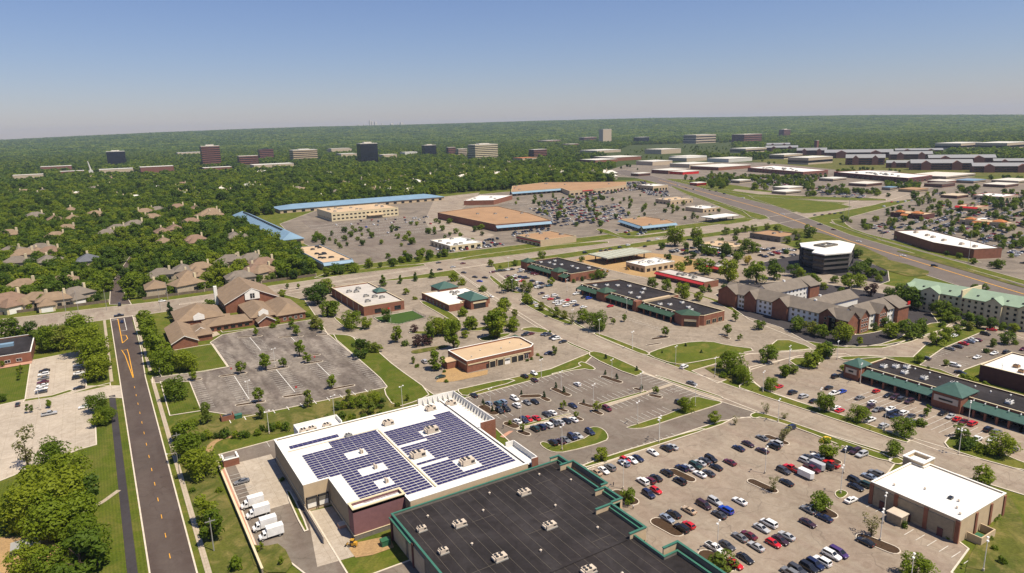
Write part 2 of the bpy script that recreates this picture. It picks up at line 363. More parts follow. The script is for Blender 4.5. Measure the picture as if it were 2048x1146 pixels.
# meadow under the built-up quarter
LV[0] = .02
struct(MB().sheet(ccw([(-70, -60), (330, -60), (600, 90), (1150, 330), (1500, 560), (1000, 1080), (560, 1090), (190, 1090), (140, 700), (60, 545), (-70, 545)]), .012).build('meadow', 'lawn'))
# --- lots and roads (north of the avenue first: later sheets lie on top)
patch('shopping_centre_lot', gpoly([(560, 448), (590, 478), (700, 532), (880, 508), (1190, 472), (1490, 434), (1335, 372), (1270, 362), (1000, 385), (860, 398), (640, 418)]), 'far_lot')
patch('service_lane', gpoly([(870, 395), (960, 385), (900, 440), (990, 470), (930, 500), (880, 508), (850, 440)]), 'street_concrete', False)
patch('office_car_park', gpoly([(600, 440), (800, 435), (900, 470), (905, 500), (760, 520), (650, 480)]), 'asphalt_grey', False)
patch('retail_park_lot', gpoly([(1660, 445), (1760, 480), (2048, 560), (2200, 560), (2200, 380), (1960, 385), (1860, 392)]), 'far_lot')
patch('mall_lot', gpoly([(1180, 352), (1250, 330), (1400, 325), (1640, 325), (1900, 350), (2060, 368), (2060, 385), (1880, 392), (1660, 402), (1500, 375), (1400, 360)]), 'far_lot', False)
patch('campus_lawn', gpoly([(1500, 322), (1640, 308), (2100, 330), (2100, 352), (1800, 352)]), 'rough_grass', False)
patch('mall_ring_road', gpoly([(1460, 384), (1640, 402), (1740, 408), (1860, 395), (1870, 385), (1760, 398), (1640, 394), (1470, 378)]), 'street_concrete', False)
# district pavement between the avenue, the highway and the curved road
patch('district_lot', gpoly([(1005, 537), (1200, 505), (1500, 462), (1600, 500), (1640, 560), (1500, 620), (1300, 560), (1180, 560)]), 'lot_beige', False)
patch('building_site', gpoly([(1150, 520), (1210, 498), (1345, 510), (1400, 520), (1420, 535), (1330, 560), (1230, 545)]), 'dirt', False)
patch('office_lot', gpoly([(1498, 531), (1600, 508), (1700, 512), (1775, 540), (1778, 562), (1735, 578), (1600, 552)]), 'asphalt_new')
patch('hotel_back_lane', gpoly([(1590, 560), (1780, 600), (1800, 575), (1750, 565), (1640, 545)]), 'street_concrete', False)
patch('hotel_lot', gpoly([(1430, 590), (1500, 640), (1600, 680), (1690, 694), (1790, 690), (1880, 652), (1850, 610), (1780, 590), (1600, 560), (1470, 570)]), 'asphalt_new')
patch('strip_mall_lot', gpoly([(990, 545), (1048, 532), (1200, 535), (1300, 560), (1420, 600), (1480, 630), (1560, 655), (1640, 698), (1560, 704), (1500, 708), (1300, 708), (1190, 667), (1060, 592)]), 'lot_old')
patch('upper_lot', gpoly(zl(*S_K, [(390, 690), (560, 560), (730, 440), (1290, 205), (1420, 160), (1700, 180), (2300, 420), (2300, 700), (1640, 560), (1330, 660), (1050, 760), (940, 860), (700, 760)])), 'asphalt_grey')
patch('green_hotel_lane', gpoly([(1880, 655), (1965, 620), (2080, 655), (2080, 690), (1990, 665), (1930, 650), (1890, 665)]), 'street_concrete', False)
patch('connecting_drive', gpoly([(1385, 742), (1500, 708), (1632, 702), (1672, 698), (1764, 697), (1822, 684), (1910, 650), (1930, 655), (1850, 690), (1825, 714), (1740, 712), (1672, 714), (1574, 717), (1505, 738), (1435, 766)]), 'lot_beige')
patch('strip_front_lot', gpoly([(1502, 758), (1500, 735), (1600, 712), (1690, 708), (1760, 735), (2110, 860), (2110, 955), (1990, 925), (1880, 902), (1800, 873), (1696, 834), (1620, 811), (1527, 779)]), 'lot_beige')
patch('church_lot', gpoly([(421.6, 685), (456, 734), (400, 743.6), (306, 755), (306, 766), (378.6, 764.5), (404, 821), (458, 829.5), (470, 838), (780, 773), (656, 669), (622, 640), (521, 655.6), (445, 670)]), 'lot_church')
patch('brick_shop_lot', gpoly([(556, 586), (640, 572), (925, 551), (985, 592), (1140, 690), (1178, 706), (1100, 738), (930, 778), (868, 789), (790, 735), (757, 705), (748, 690), (700, 672), (656, 668), (648, 655), (610, 600)]), 'lot_old')
patch('solar_store_lot', gpoly([(918, 800), (1163, 735), (1186, 712), (1270, 752), (1285, 748), (1446, 797), (1530, 830), (1440, 842), (1150, 937), (1085, 945), (985, 850)]), 'asphalt_grey')
patch('big_store_lot', gpoly([(1177, 938), (1445, 849), (1470, 836), (1523, 836), (1564, 849), (1607, 862), (1703, 901), (1790, 925), (1760, 965), (1935, 1098), (1900, 1146)]) + [(175, 30), (104, 30), (106, 100), (118, 150)], 'lot_beige')
# dock yard west of the solar store
patch('dock_yard', [(25.5, 203), (25.8, 244), (64, 246), (64, 232), (42, 226), (42, 150), (60, 150), (60, 60), (36, 60), (36, 150), (31, 168), (25, 172)], 'asphalt_grey')
patch('yard_slab', rect(29, 41.1, 197, 234), 'slab', False)
patch('dock_slab', [(41.5, 189), (48.7, 188), (48.7, 170), (46.5, 160), (36.5, 161)], 'slab', False)
# streets
ST = patch('west_road', [(-.6, -60), (9.4, -60), (9.4, 350), (10.8, 400), (11.2, 482), (-.6, 482)], 'asphalt_road')
patch('cross_avenue', [(-140, 486), (29, 480), (123, 481), (226, 483), (300, 486), (420, 488), (640, 486), (870, 515), (1240, 612), (1240, 640), (875, 550), (641, 522), (421, 521), (308, 524), (249, 525), (133, 516), (33, 513), (-26, 520), (-140, 532)], 'street_concrete')
MEDIAN = patch('median', [(40, 494), (120, 497), (225, 502), (225, 504.5), (120, 499.5), (40, 496)], 'lawn', True, .06, False)
patch('curved_street', [(240, 486), (216, 378), (204, 310), (201.7, 271), (202.5, 220), (203.6, 187), (208, 160), (216, 120), (223.6, 78), (236, 30), (256, 32), (239, 84), (231, 138), (222, 180), (219.8, 208), (219, 240), (220.8, 278), (228, 330), (239, 377), (262, 455), (276, 486)], 'street_concrete')
HWY = [(1150, 1330), (1006, 1041), (764, 578), (625, 391), (519, 199), (440, 40)]; HWS = [(380, 40), (457, 174), (552, 344), (695, 569), (951, 1026), (1085, 1330)]
patch('highway', HWY + HWS, 'highway')
patch('subdivision_street', gpoly([(220, 609), (262, 609), (245, 580), (262, 540), (275, 515), (262, 510), (245, 535), (222, 570)]), 'asphalt_road')
patch('playground_surface', [(-60, 215), (-38, 226), (-26, 220), (-18, 205), (-24, 190), (-60, 190)], 'dirt', False)
patch('west_concrete_lot', [(-60, 255), (-39, 266), (-17, 278), (-11.5, 279), (-11.5, 329), (-5, 330), (-1, 326), (-1, 343), (-14.3, 352), (-15.5, 416), (-38, 412), (-36.8, 349), (-60, 345)], 'slab')
patch('asphalt_path', rect(-5.8, -3.4, -60, 332), 'asphalt_new', False)
patch('east_sidewalk', rect(11.4, 12.9, -60, 345), 'sidewalk', False); patch('east_sidewalk', rect(11.6, 13.0, 358, 478), 'sidewalk', False)
patch('grass_strip', band([(-37, 347.5), (-27, 346), (-20, 349.5)], 3.0), 'lawn', True, .2, False); patch('grass_strip', [(-20, 344.8), (-12, 348.5), (-5, 350), (-5, 346), (-12, 345)], 'lawn', True, .2, False); patch('west_sidewalk', rect(-4.8, -3.4, 352, 480), 'sidewalk', False)
patch('garden_path', band([(-16, 226), (-10, 231), (-5.7, 236)], 1.6), 'sidewalk', False)
patch('curved_path', smooth(band(gpoly([(418, 905), (422, 888), (448, 875), (482, 872)]), 2.4)), 'dirt', False)
patch('church_walk', gpoly(zl(*S_G, [(430, 230), (520, 190), (575, 235), (480, 270)])), 'sidewalk', False)
patch('path_to_lot', band(gpoly(zl(*S_D, [(160, 765), (940, 508)])), 2.2), 'sidewalk', False); patch('lot_sidewalk', band(gpoly(zl(*S_C, [(530, 800), (1190, 640)])), 2.0), 'sidewalk', False)
patch('street_sidewalk', band(gpoly(zl(*S_D, [(250, 240), (620, 380), (950, 500), (1520, 690)])), 1.9), 'sidewalk', False)
patch('crossing', gpoly(zl(*S_C, [(340, 880), (450, 815), (500, 815), (390, 895)])), 'pink_block', False)
patch('landscape_bed', gpoly(zl(*S_L, [(440, 640), (560, 570), (735, 690), (1000, 640), (990, 700), (560, 790), (330, 800)])), 'dirt', False)
patch('landscape_bed', gpoly(zl(*S_4, [(720, 960), (790, 910), (1030, 860), (1070, 950), (900, 1010), (770, 1030)])), 'dirt', False)
# lawns
LV[0] = .20
for nm, pts, mt in [
    ('church_lawn', zl(*S_G, [(130, 390), (360, 350), (500, 330), (650, 545), (420, 590), (20, 640), (0, 600), (0, 420)]), 'lawn_striped'),
    ('church_lawn', zl(*S_G, [(10, 690), (280, 690), (390, 965), (100, 1010)]), 'lawn_striped'),
    ('church_lawn', zl(*S_G, [(575, 190), (860, 140), (970, 150), (960, 170), (600, 215)]), 'lawn_striped'),
    ('east_lawn', zl(*S_3, [(590, 432), (700, 436), (760, 450), (790, 485), (900, 510), (985, 590), (1100, 690), (1390, 895), (1280, 955), (1100, 1010), (1010, 880), (1050, 835), (820, 630)]), 'lawn_striped'),
    ('verge', [(0, 0)], None),
    ('play_lawn', zl(*S_3, [(935, 300), (1235, 245), (1335, 298), (1130, 352), (990, 335)]), 'artificial_turf'),
    ('triangle_lawn', zl(*S_5, [(1095, 570), (1330, 500), (1560, 485), (1700, 520), (1950, 552), (1750, 590), (1400, 660), (1290, 670), (1080, 600)]), 'lawn'),
    ('hotel_lawn', [(1536, 697), (1561, 676), (1628, 697), (1600, 701), (1536, 704)], 'lawn'),
    ('hotel_lawn', zl(*S_7, [(560, 520), (870, 525), (1100, 480), (1460, 365), (1330, 330), (1150, 400), (960, 500), (700, 540)]), 'lawn'),
    ('hotel_front_lawn', zl(*S_7, [(690, 440), (880, 410), (1110, 340), (1060, 320), (700, 420)]), 'lawn'),
    ('street_verge', zl(*S_5, [(640, 420), (700, 430), (960, 530), (1090, 580), (1060, 600), (900, 540), (690, 455)]), 'lawn'),
    ('street_verge', zl(*S_J, [(425, 735), (470, 690), (600, 770), (780, 850), (1000, 980), (1250, 1070), (1150, 1085), (850, 970), (600, 840)]), 'lawn'),
    ('street_verge', zl(*S_J, [(0, 360), (120, 450), (260, 570), (480, 620), (600, 600), (500, 625), (330, 625), (170, 555), (0, 410)]), 'lawn'),
    ('drive_lawn', [(1405, 739), (1424, 732), (1470, 740), (1500, 757), (1500, 780)], 'rough_grass'),
    ('drive_lawn', zl(*S_7, [(150, 625), (400, 612), (420, 640), (360, 705), (240, 690)]), 'lawn'),
    ('drive_lawn', zl(*S_7, [(540, 612), (800, 602), (1040, 630), (900, 612), (700, 625), (620, 640)]), 'lawn'),
    ('road_verge', [(1480, 771), (1501, 762), (1529, 783), (1620, 813), (1668, 827), (1696, 836), (1820, 881), (1810, 887), (1690, 845), (1480, 778)], 'lawn'),
    ('lot_verge', [(1500, 831), (1515, 825), (1585, 847), (1703, 889), (1785, 916), (1776, 925), (1700, 899), (1605, 860), (1522, 834), (1508, 838)], 'lawn'),
    ('bank_lawn', zl(*S_8, [(930, 280), (985, 250), (1060, 290), (1000, 310)]), 'lawn'),
    ('bank_side_lawn', zl(*S_8, [(1800, 690), (1850, 530), (1960, 700), (2100, 1250), (1500, 1250), (1570, 970), (1720, 830)]), 'rough_grass'),
    ('garden_island', [(1887, 892), (1902, 873), (1944, 873), (1952, 884), (2021, 917), (2070, 935), (2060, 946), (1933, 911)], 'lawn'),
    ('brick_shop_verge', zl(*S_L, [(600, 900), (700, 880), (1240, 760), (1360, 790), (840, 920), (700, 990)]), 'lawn'),
    ('lot_verge', zl(*S_C, [(830, 195), (1290, 80), (1240, 45), (1290, 25), (1440, 100), (1400, 125), (1290, 100)]), 'lawn'),
    ('tree_verge', zl(*S_L, [(0, 180), (0, 150), (400, 150), (470, 180), (430, 200)]), 'lawn'), ('tree_verge', zl(*S_L, [(0, 400), (150, 370), (480, 320), (490, 350), (170, 420), (40, 440)]), 'rough_grass'),
    ('tree_verge', zl(*S_L, [(700, 130), (1000, 80), (1010, 120), (850, 150)]), 'lawn'), ('tree_verge', zl(*S_L, [(880, 240), (1000, 210), (1250, 170), (1300, 190), (1050, 270), (930, 275)]), 'lawn'),
    ('tree_verge', zl(*S_L, [(1400, 120), (1600, 90), (1800, 150), (1700, 175), (1500, 150)]), 'lawn'),
    ('lot_verge', zl(*S_D, [(0, 130), (170, 160), (620, 365), (590, 395), (500, 422), (0, 195)]), 'lawn'), ('lot_verge', zl(*S_D, [(700, 395), (960, 478), (1500, 655), (1530, 680), (950, 496)]), 'lawn'),
    ('mid_verge', zl(*S_A, [(20, 285), (500, 130), (960, 0), (1010, 0), (720, 92), (60, 305)]), 'lawn'),
    ('dock_lawn', zl(*S_M, [(610, 440), (650, 455), (800, 780), (770, 790)]), 'lawn'), ('yard_lawn', zl(*S_M, [(275, 895), (420, 925), (580, 890), (700, 1146), (360, 1146)]), 'rough_grass'),
    ('daycare_verge', zl(*S_3, [(610, 295), (650, 300), (800, 380), (900, 385), (830, 400), (700, 375)]), 'lawn'),
    ('bank_verge', zl(*S_3, [(1290, 175), (1340, 170), (1520, 250), (1620, 330), (1560, 330), (1430, 255)]), 'lawn'),
    ('avenue_verge', zl(*S_N3, [(240, 735), (420, 690), (800, 640), (1100, 600), (1500, 570), (1510, 590), (1050, 640), (700, 690)]), 'lawn'),
    ('avenue_verge', zl(*S_N3, [(1390, 480), (1460, 465), (1640, 545), (2048, 490), (2048, 520), (1680, 560), (1560, 530)]), 'lawn'),
    ('avenue_verge', zl(*S_N2, [(800, 800), (950, 740), (1700, 670), (1730, 690), (1250, 740)]), 'lawn'),
    ('highway_verge', zl(*S_N4, [(1240, 470), (1420, 470), (2060, 680), (2060, 790), (1760, 690), (1500, 560), (1350, 500)]), 'rough_grass'),
    ('highway_verge', zl(*S_N5, [(640, 640), (1290, 800), (1280, 850), (1060, 850), (760, 720)]), 'rough_grass'),
    ('corner_meadow', zl(*S_N4, [(900, 200), (1100, 215), (1870, 285), (1500, 345), (1340, 350)]), 'lawn'),
    ('highway_verge', zl(*S_N4, [(280, 110), (520, 190), (900, 320), (1150, 385), (1000, 405), (880, 310), (520, 230)]), 'lawn'),
    ('corner_lawn', zl(*S_N4, [(390, 385), (610, 430), (880, 380), (1030, 400), (700, 450)]), 'lawn'),
    ('highway_median', zl(*S_N5, [(980, 640), (1200, 670), (1500, 760), (2048, 930), (2048, 950), (1550, 800), (1200, 700)]), 'rough_grass'),
    ('retail_verge', zl(*S_N5, [(470, 405), (620, 390), (600, 420), (700, 490), (1100, 590), (1740, 740), (1600, 750), (1050, 600), (760, 520)]), 'lawn'),
    ('ring_verge', zl(*S_N4, [(300, 60), (880, 190), (1500, 215), (2048, 230), (2048, 250), (1400, 235), (860, 205)]), 'lawn'),
    ]:
    if mt: LV[0] += .003; patch(nm, gpoly(pts), mt, mt != 'rough_grass', LV[0], False, 0 if 'play' in nm or 'church' in nm else 1)
patch('road_verge', [(11, 60), (27, 60), (25, 170), (23, 200), (22, 240), (28, 262), (16, 282), (13.2, 270), (13.2, 60)], 'rough_grass', False, .1, False)
patch('hedge_bank', [(16, 282), (28, 262), (46, 250), (66, 246), (90, 240), (108, 230), (112, 262), (100, 271), (50, 270), (30, 282)], 'rough_grass', False, .104, False)
patch('west_verge', rect(-3.3, -1.0, -60, 324), 'lawn_striped', False, .108, False); patch('east_verge', rect(9.8, 11.3, -60, 333), 'lawn', False, .108, False); patch('east_verge', rect(10.6, 11.5, 362, 470), 'lawn', False, .108, False)
patch('west_lawn', [(-60, 100), (-6, 100), (-6, 298), (-11, 298), (-11, 277), (-17, 277), (-38, 264), (-60, 252)], 'lawn_striped', False, .03, False)
patch('west_lawn', [(-60, 349), (-37.2, 351), (-38.5, 408), (-60, 406)], 'lawn_striped', False, .03, False)
# mulched planting islands in the lots
for sh, rows in [(S_C, [((118, 522), (310, 635), 4.2), ((560, 425), (830, 415), 4.0), ((815, 425), (915, 480), 3.0), ((935, 325), (1150, 420), 3.4), ((1500, 185), (1745, 268), 3.4), ((1245, 495), (1420, 550), 3.0), ((1395, 578), (1520, 635), 2.8),
                        ((1005, 560), (1125, 600), 2.4), ((395, 715), (555, 785), 4.0), ((1195, 655), (1292, 700), 2.6), ((545, 815), (690, 870), 3.0)]),
                 (S_D, [((500, 555), (610, 590), 2.6), ((670, 630), (830, 668), 3.0)]),
                 (S_A, [((575, 715), (825, 850), 4.6), ((255, 490), (462, 600), 4.4), ((712, 318), (922, 418), 3.6), ((955, 975), (1245, 1130), 5.0)]),
                 (S_B, [((222, 400), (462, 508), 3.4), ((355, 45), (552, 122), 3.2), ((790, 205), (972, 278), 4.0), ((740, 600), (935, 712), 4.2)]),
                 (S_8, [((680, 855), (1025, 995), 4.2)]),
                 (S_J, [((1700, 960), (1760, 990), 3)]), (S_5, [((1100, 470), (1240, 450), 3.4), ((1650, 440), (1720, 470), 3), ((1180, 500), (1060, 520), 2)]),
                 (S_K, [((1340, 480), (1560, 470), 5), ((700, 720), (800, 690), 2.6), ((1600, 350), (1780, 360), 4), ((1100, 580), (1230, 570), 2.4)])]:
    for a, b_, w_ in rows:
        pa, pb = zl(*sh, [a, b_]); island('planting_island', capsule(G(*pa), G(*pb), w_), 'mulch', 0)
for a, b_ in [((560, 640), (835, 600)), ((935, 515), (1125, 480)), ((975, 582), (1235, 545)), ((715, 918), (1012, 872)), ((1168, 838), (1440, 797)), ((1360, 520), (1560, 488)), ((738, 264), (980, 248)), ((1130, 266), (1372, 250)), ((275, 672), (405, 660))]:
    pa, pb = zl(*S_G, [a, b_]); island('planting_island', capsule(G(*pa), G(*pb), 2.4), 'mulch', 0)
for a, b_ in [((455, 768), (718, 718)), ((345, 246), (460, 236)), ((150, 455), (390, 425))]:
    pa, pb = zl(*S_H, [a, b_]); island('planting_island', capsule(G(*pa), G(*pb), 2.4), 'mulch', 0)
island('grass_island', gpoly(zl(*S_C, [(790, 960), (850, 935), (990, 1005), (1410, 870), (1330, 790), (1440, 765), (1540, 800), (1595, 880), (1560, 940), (1100, 1065), (950, 1065), (850, 1020)])), 'lawn', 1)
island('grass_island', gpoly(zl(*S_D, [(470, 990), (1010, 815), (1170, 705), (1130, 690), (1200, 645), (1380, 690), (1525, 715), (1480, 745), (1080, 870), (640, 1015), (480, 1025), (400, 1010)])), 'lawn', 1)
island('grass_island', gpoly(zl(*S_C, [(600, 745), (1150, 612), (1150, 626), (640, 765)])), 'lawn', 0); island('grass_island', gpoly(zl(*S_D, [(80, 740), (640, 585), (665, 600), (120, 757)])), 'lawn', 0)
island('grass_island', gpoly(zl(*S_B, [(905, 510), (960, 475), (1045, 510), (960, 568)])), 'lawn', 2)
# ------------------------------------------------------------------ painted markings
def stalls(lot, rows, mat='worn_paint', z=.185, w_=.19):
    mb = MB()
    for (x0, x1, y0, y1, pitch, ax) in rows:
        if ax == 'x':                     # bars run along x, repeated along y
            y = y0
            while y <= y1: mb.sheet(rect(x0, x1, y - w_ / 2, y + w_ / 2), z); y += pitch
        else:
            x = x0
            while x <= x1: mb.sheet(rect(x - w_ / 2, x + w_ / 2, y0, y1), z); x += pitch
    return struct(mb.build('stall_lines', mat))
stalls('church', [(40.2, 50, 289, 325, 2.75, 'x'), (58.5, 68.5, 289, 323, 2.75, 'x'), (77.5, 87.5, 299, 321, 2.75, 'x'), (58.8, 68.8, 357, 386, 2.75, 'x'), (77.8, 88, 363, 376, 2.75, 'x'), (96, 101, 273, 360, 2.75, 'x'), (26.5, 31.5, 292, 329, 2.75, 'x'), (44.5, 49.5, 343, 372, 2.75, 'x'), (58.5, 68.5, 335, 352, 2.75, 'x')], 'worn_paint')
stalls('church', [(34, 90, 270.2, 274.5, 5.6, 'y')], 'white_paint', w_=.3)
stalls('church', [(45.0, 45.3, 288.6, 326, 99, 'y'), (63.5, 63.8, 288.6, 323.5, 99, 'y'), (82.3, 82.6, 298.6, 321, 99, 'y'), (63.8, 64, 358.6, 387, 99, 'y'), (82.9, 83, 364, 374, 99, 'y')], 'white_paint', .19, .3)
stalls('solar', [(120, 176, 236.2, 241.2, 2.75, 'y'), (163, 183, 217.5, 227.5, 2.75, 'y'), (164, 186, 204, 209, 2.75, 'y'), (166, 202, 195, 199.5, 2.75, 'y'), (160, 184, 181.5, 186.5, 2.75, 'y'), (196, 203, 204, 222, 2.75, 'x'), (197, 204, 184, 200, 2.75, 'x'), (123, 131, 213, 219, 2.75, 'y'), (126, 152, 200, 205, 2.75, 'y')], 'worn_paint')
stalls('store', [(177.5, 182.5, 50, 68, 3.0, 'x'), (174.5, 179, 68, 88, 3.0, 'x'), (179, 184, 94, 102, 2.8, 'x'), (121, 170, 163.2, 167, 2.75, 'y')], 'worn_paint')
stalls('strip', [(246, 262, 100, 150, 2.75, 'x'), (291, 299, 110, 113, 3, 'x'), (318, 330, 143, 148, 2.75, 'y'), (320, 345, 156, 160.5, 2.75, 'y'), (253, 258, 258, 300, 2.75, 'x')], 'worn_paint')
stalls('dock', [(25.8, 30.5, 203, 226, 2.8, 'x'), (42, 60, 240, 245, 3, 'y')], 'worn_paint')
stalls('office', [(215, 360, y_, y_ + 10, 2.75, 'y') for y_ in (690, 712, 734, 756, 778, 800, 822)], 'worn_paint', .185, .3)
stalls('shops', [(470, 640, y_, y_ + 10, 2.75, 'y') for y_ in (640, 665, 690, 715, 740, 765)] + [(520, 700, y_, y_ + 10, 2.75, 'y') for y_ in (800, 825, 850, 875)], 'worn_paint', .185, .3)
# west road lines
mb = MB()
y = 60
while y < 345: mb.sheet(rect(4.3, 4.5, y, y + 2.6), .188); y += 11.5
for p in ([(4.4, 352), (4.6, 352), (3.2, 392), (2.3, 402), (2.0, 404)], [(4.6, 352), (4.8, 352), (4.9, 392), (4.7, 404)]):
    mb.sheet(band([tuple(q) for q in p], .35), .188)
mb.sheet(band([(2.1, 403), (4.8, 403)], .35), .188)
mb.sheet(band([(3.1, 418), (3.1, 478)], .4), .188); mb.sheet(band([(3.1, 418), (6.0, 426), (5.6, 434), (3.2, 436)], .4), .192)
struct(mb.build('road_marking', 'yellow_paint'))
mb = MB(); mb.sheet(band([(6.5, 446), (6.5, 478)], .3), .188); mb.sheet(band([(3.6, 446), (6.5, 446)], .4), .192); mb.sheet(band([(-.2, 477), (3.0, 477)], .6), .196)
struct(mb.build('road_marking', 'white_paint'))
mb = MB()
mid = [tuple((Vector(a) * .55 + Vector(b_) * .45)) for a, b_ in zip(HWY, HWS[::-1])]
mb.sheet(band(mid[1:5], .9), .2); struct(mb.build('road_marking', 'yellow_paint'))
# ================================================================== BUILDINGS
WCACHE = {}
def window_mesh(w_, h_, kind='window', frame='white_trim', glass='glass'):
    k = (round(w_, 2), round(h_, 2), kind, frame, glass)
    if k not in WCACHE:
        mb = MB(); t = .1
        mb.box(-w_ / 2, w_ / 2, -.07, .02, 0, t, 0).box(-w_ / 2, w_ / 2, -.07, .02, h_ - t, h_, 0)
        mb.box(-w_ / 2, -w_ / 2 + t, -.06, .02, t, h_ - t, 0).box(w_ / 2 - t, w_ / 2, -.06, .02, t, h_ - t, 0)
        if w_ > 1.4: mb.box(-.04, .04, -.055, .02, t, h_ - t, 0)
        mb.box(-w_ / 2 + t, w_ / 2 - t, -.03, .02, t, h_ - t, 1)
        WCACHE[k] = mb.mesh(kind, [frame, glass])
    return WCACHE[k]
def loc_of(parent, x, y, z):
    return tuple(wmat(parent).inverted() @ Vector((x, y, z)))
def windows(parent, p0, p1, z0, n, w_, h_, kind='window', frame='white_trim', glass='glass', storeys=1, sh=3.2, margin=.5):
    """n windows on each storey of the wall p0->p1 (outward side to the right)"""
    p0, p1 = Vector(p0), Vector(p1); d = p1 - p0; L = d.length; d.normalize()
    rz = math.atan2(d.y, d.x) - parent.rotation_euler.z
    for s in range(storeys):
        for i in range(n):
            q = p0 + d * (margin + (L - 2 * margin) * (i + .5) / n)
            put(kind, window_mesh(w_, h_, kind, frame, glass), parent, loc_of(parent, q.x, q.y, z0 + s * sh), rz)
UNIT = {}
def rooftop_unit(parent, x, y, z, L=3.4, W=2.2, H=1.5, mat='unit_tan', rz=0):
    k = (L, W, H, mat)
    if k not in UNIT:
        mb = MB(); mb.box(-L / 2 - .15, L / 2 + .15, -W / 2 - .15, W / 2 + .15, 0, .3, 1).box(-L / 2, L / 2 * .3, -W / 2, W / 2, .3, H, 0).box(L / 2 * .3, L / 2, -W / 2 * .9, W / 2 * .9, .3, H * .86, 0)
        mb.box(-L / 2 * 1.28, -L / 2, -W * .35, W * .35, .6, H * .8, 0)
        fan = MB(); fan.tube((0, 0, 0), (0, 0, .16), W * .2, W * .18, 10, 0)
        grille = MB().box(L * .16, L * .46, -W / 2 * .9 - .02, -W / 2 * .9 + .01, .5, H * .7)
        UNIT[k] = (mb.mesh('rooftop_unit', [mat, 'grey_metal']), fan.mesh('fan', 'dark_metal'), grille.mesh('grille', 'dark_metal'))
    a, f, g = UNIT[k]
    o = put('rooftop_unit', a, parent, loc_of(parent, x, y, z), rz)
    for fx in (-.32, .05): put('fan', f, o, (fx * L, -W * .22, H)); put('fan', f, o, (fx * L, W * .22, H))
    put('grille', g, o)
    return o
def vents(parent, pts, z, mat='grey_metal'):
    for x, y in pts: MB().tube((x, y, z), (x, y, z + .5), .22, .2, 8).tube((x, y, z + .5), (x, y, z + .75), .38, .1, 8).build('roof_vent', mat, parent)
def flat_building(name, label, cat, poly, h, wall, roof, par=.8, cope='white_trim', pt=.35, group=None, z0=0):
    poly = ccw(poly); BLOCK.append(inset(poly, -4))
    cx = sum(p[0] for p in poly) / len(poly); cy = sum(p[1] for p in poly) / len(poly)
    r = thing(name, label, cat, (cx, cy, 0), 0, group); inn = inset(poly, pt)
    MB().prism(poly, z0, h, bottom=False, top=False).ring(inset(poly, .002), inn, h - par - .1, h - .002).build('wall', wall, r)
    MB().sheet(inn, h - par).build('roof', roof, r)
    if cope: MB().ring(inset(poly, -.09), inset(poly, pt + .09), h, h + .14).build('coping', cope, r)
    return r
def pyramid_cap(parent, x0, x1, y0, y1, z0, zp, wall, roof, zb=0, over=.5):
    o = MB().prism(rect(x0, x1, y0, y1), zb, z0, top=False, bottom=False).build('tower', wall, parent)
    MB().hip(x0 - over, x1 + over, y0 - over, y1 + over, z0, zp, t=.22).build('tower_roof', roof, o)
    return o
# ---------------- solar store
SR = thing('solar_store', 'large white roofed store carrying rows of solar panels above a loading dock', 'store', (73, 195, 0))
foot = [(41.2, 189.3), (48.8, 189.3), (48.8, 167), (64, 167), (64, 163.3), (103.4, 163.3), (103.4, 226), (41.2, 226)]
BLOCK.append(inset(foot, -4))
MB().prism(foot[:1] + foot[1:], 0, 8.75, top=False, bottom=False).ring(inset(foot, .003), inset(foot, .4), 8, 8.75).build('wall', 'split_block', SR)
MB().sheet(inset(foot, .4), 8.3).build('roof', 'white_membrane', SR)
MB().ring(inset(foot, -.1), inset(foot, .55), 8.752, 8.9).build('coping', 'white_trim', SR)
f = MB().box(41.2, 48.8, 189.2, 189.296, 0, 8.74).build('dock_facade', 'stucco_tan', SR)
for x in (43.2, 46.7):
    d = MB().box(x - 1.35, x + 1.35, 189.0, 189.19, 1.1, 4.3).build('dock_door', 'white_trim', SR)
    MB().box(x - 1.6, x - 1.36, 188.75, 189.19, .9, 4.6).box(x + 1.36, x + 1.6, 188.75, 189.19, .9, 4.6).box(x - 1.6, x + 1.6, 188.75, 189.19, 4.31, 4.6).build('dock_seal', 'dark_metal', d)
    MB().box(x - 1.3, x + 1.3, 188.94, 188.995, 2.6, 4.2).build('door_panel', 'stone_grey', d)
bp = MB().prism([(48.7, 166.9), (64.1, 166.9), (64.1, 171), (48.7, 171)], 1.6, 9.3, top=False).ring(rect(48.7, 64.1, 166.9, 171), rect(49.2, 63.6, 167.4, 170.5), 8.4, 9.3).build('brick_corner', 'brick_purple', SR)
MB().ring(rect(48.6, 64.2, 166.8, 171.1), rect(49.3, 63.5, 167.5, 170.4), 9.3, 9.5).build('coping', 'stucco_cream', bp)
MB().box(48.6, 64.2, 166.8, 171, 0, 1.45).build('plinth', 'stone_grey', SR); MB().box(48.5, 64.3, 166.7, 171, 1.46, 1.62).build('plinth_cap', 'stucco_cream', SR)
MB().box(64.1, 103.3, 163.2, 163.297, 0, 8.7).build('south_facade', 'stucco_tan', SR)
for y0, y1 in ((189.3, 226),): MB().box(41.02, 41.197, y0, y1, 2.4, 2.6).build('wall_band', 'stucco_cream', SR)
MB().box(40.9, 41.1, 170, 189.2, 0, 2.2).build('ramp_wall', 'concrete', SR); MB().box(48.5, 48.69, 171, 189, 1.5, 1.7).build('wall_band', 'stucco_cream', SR)
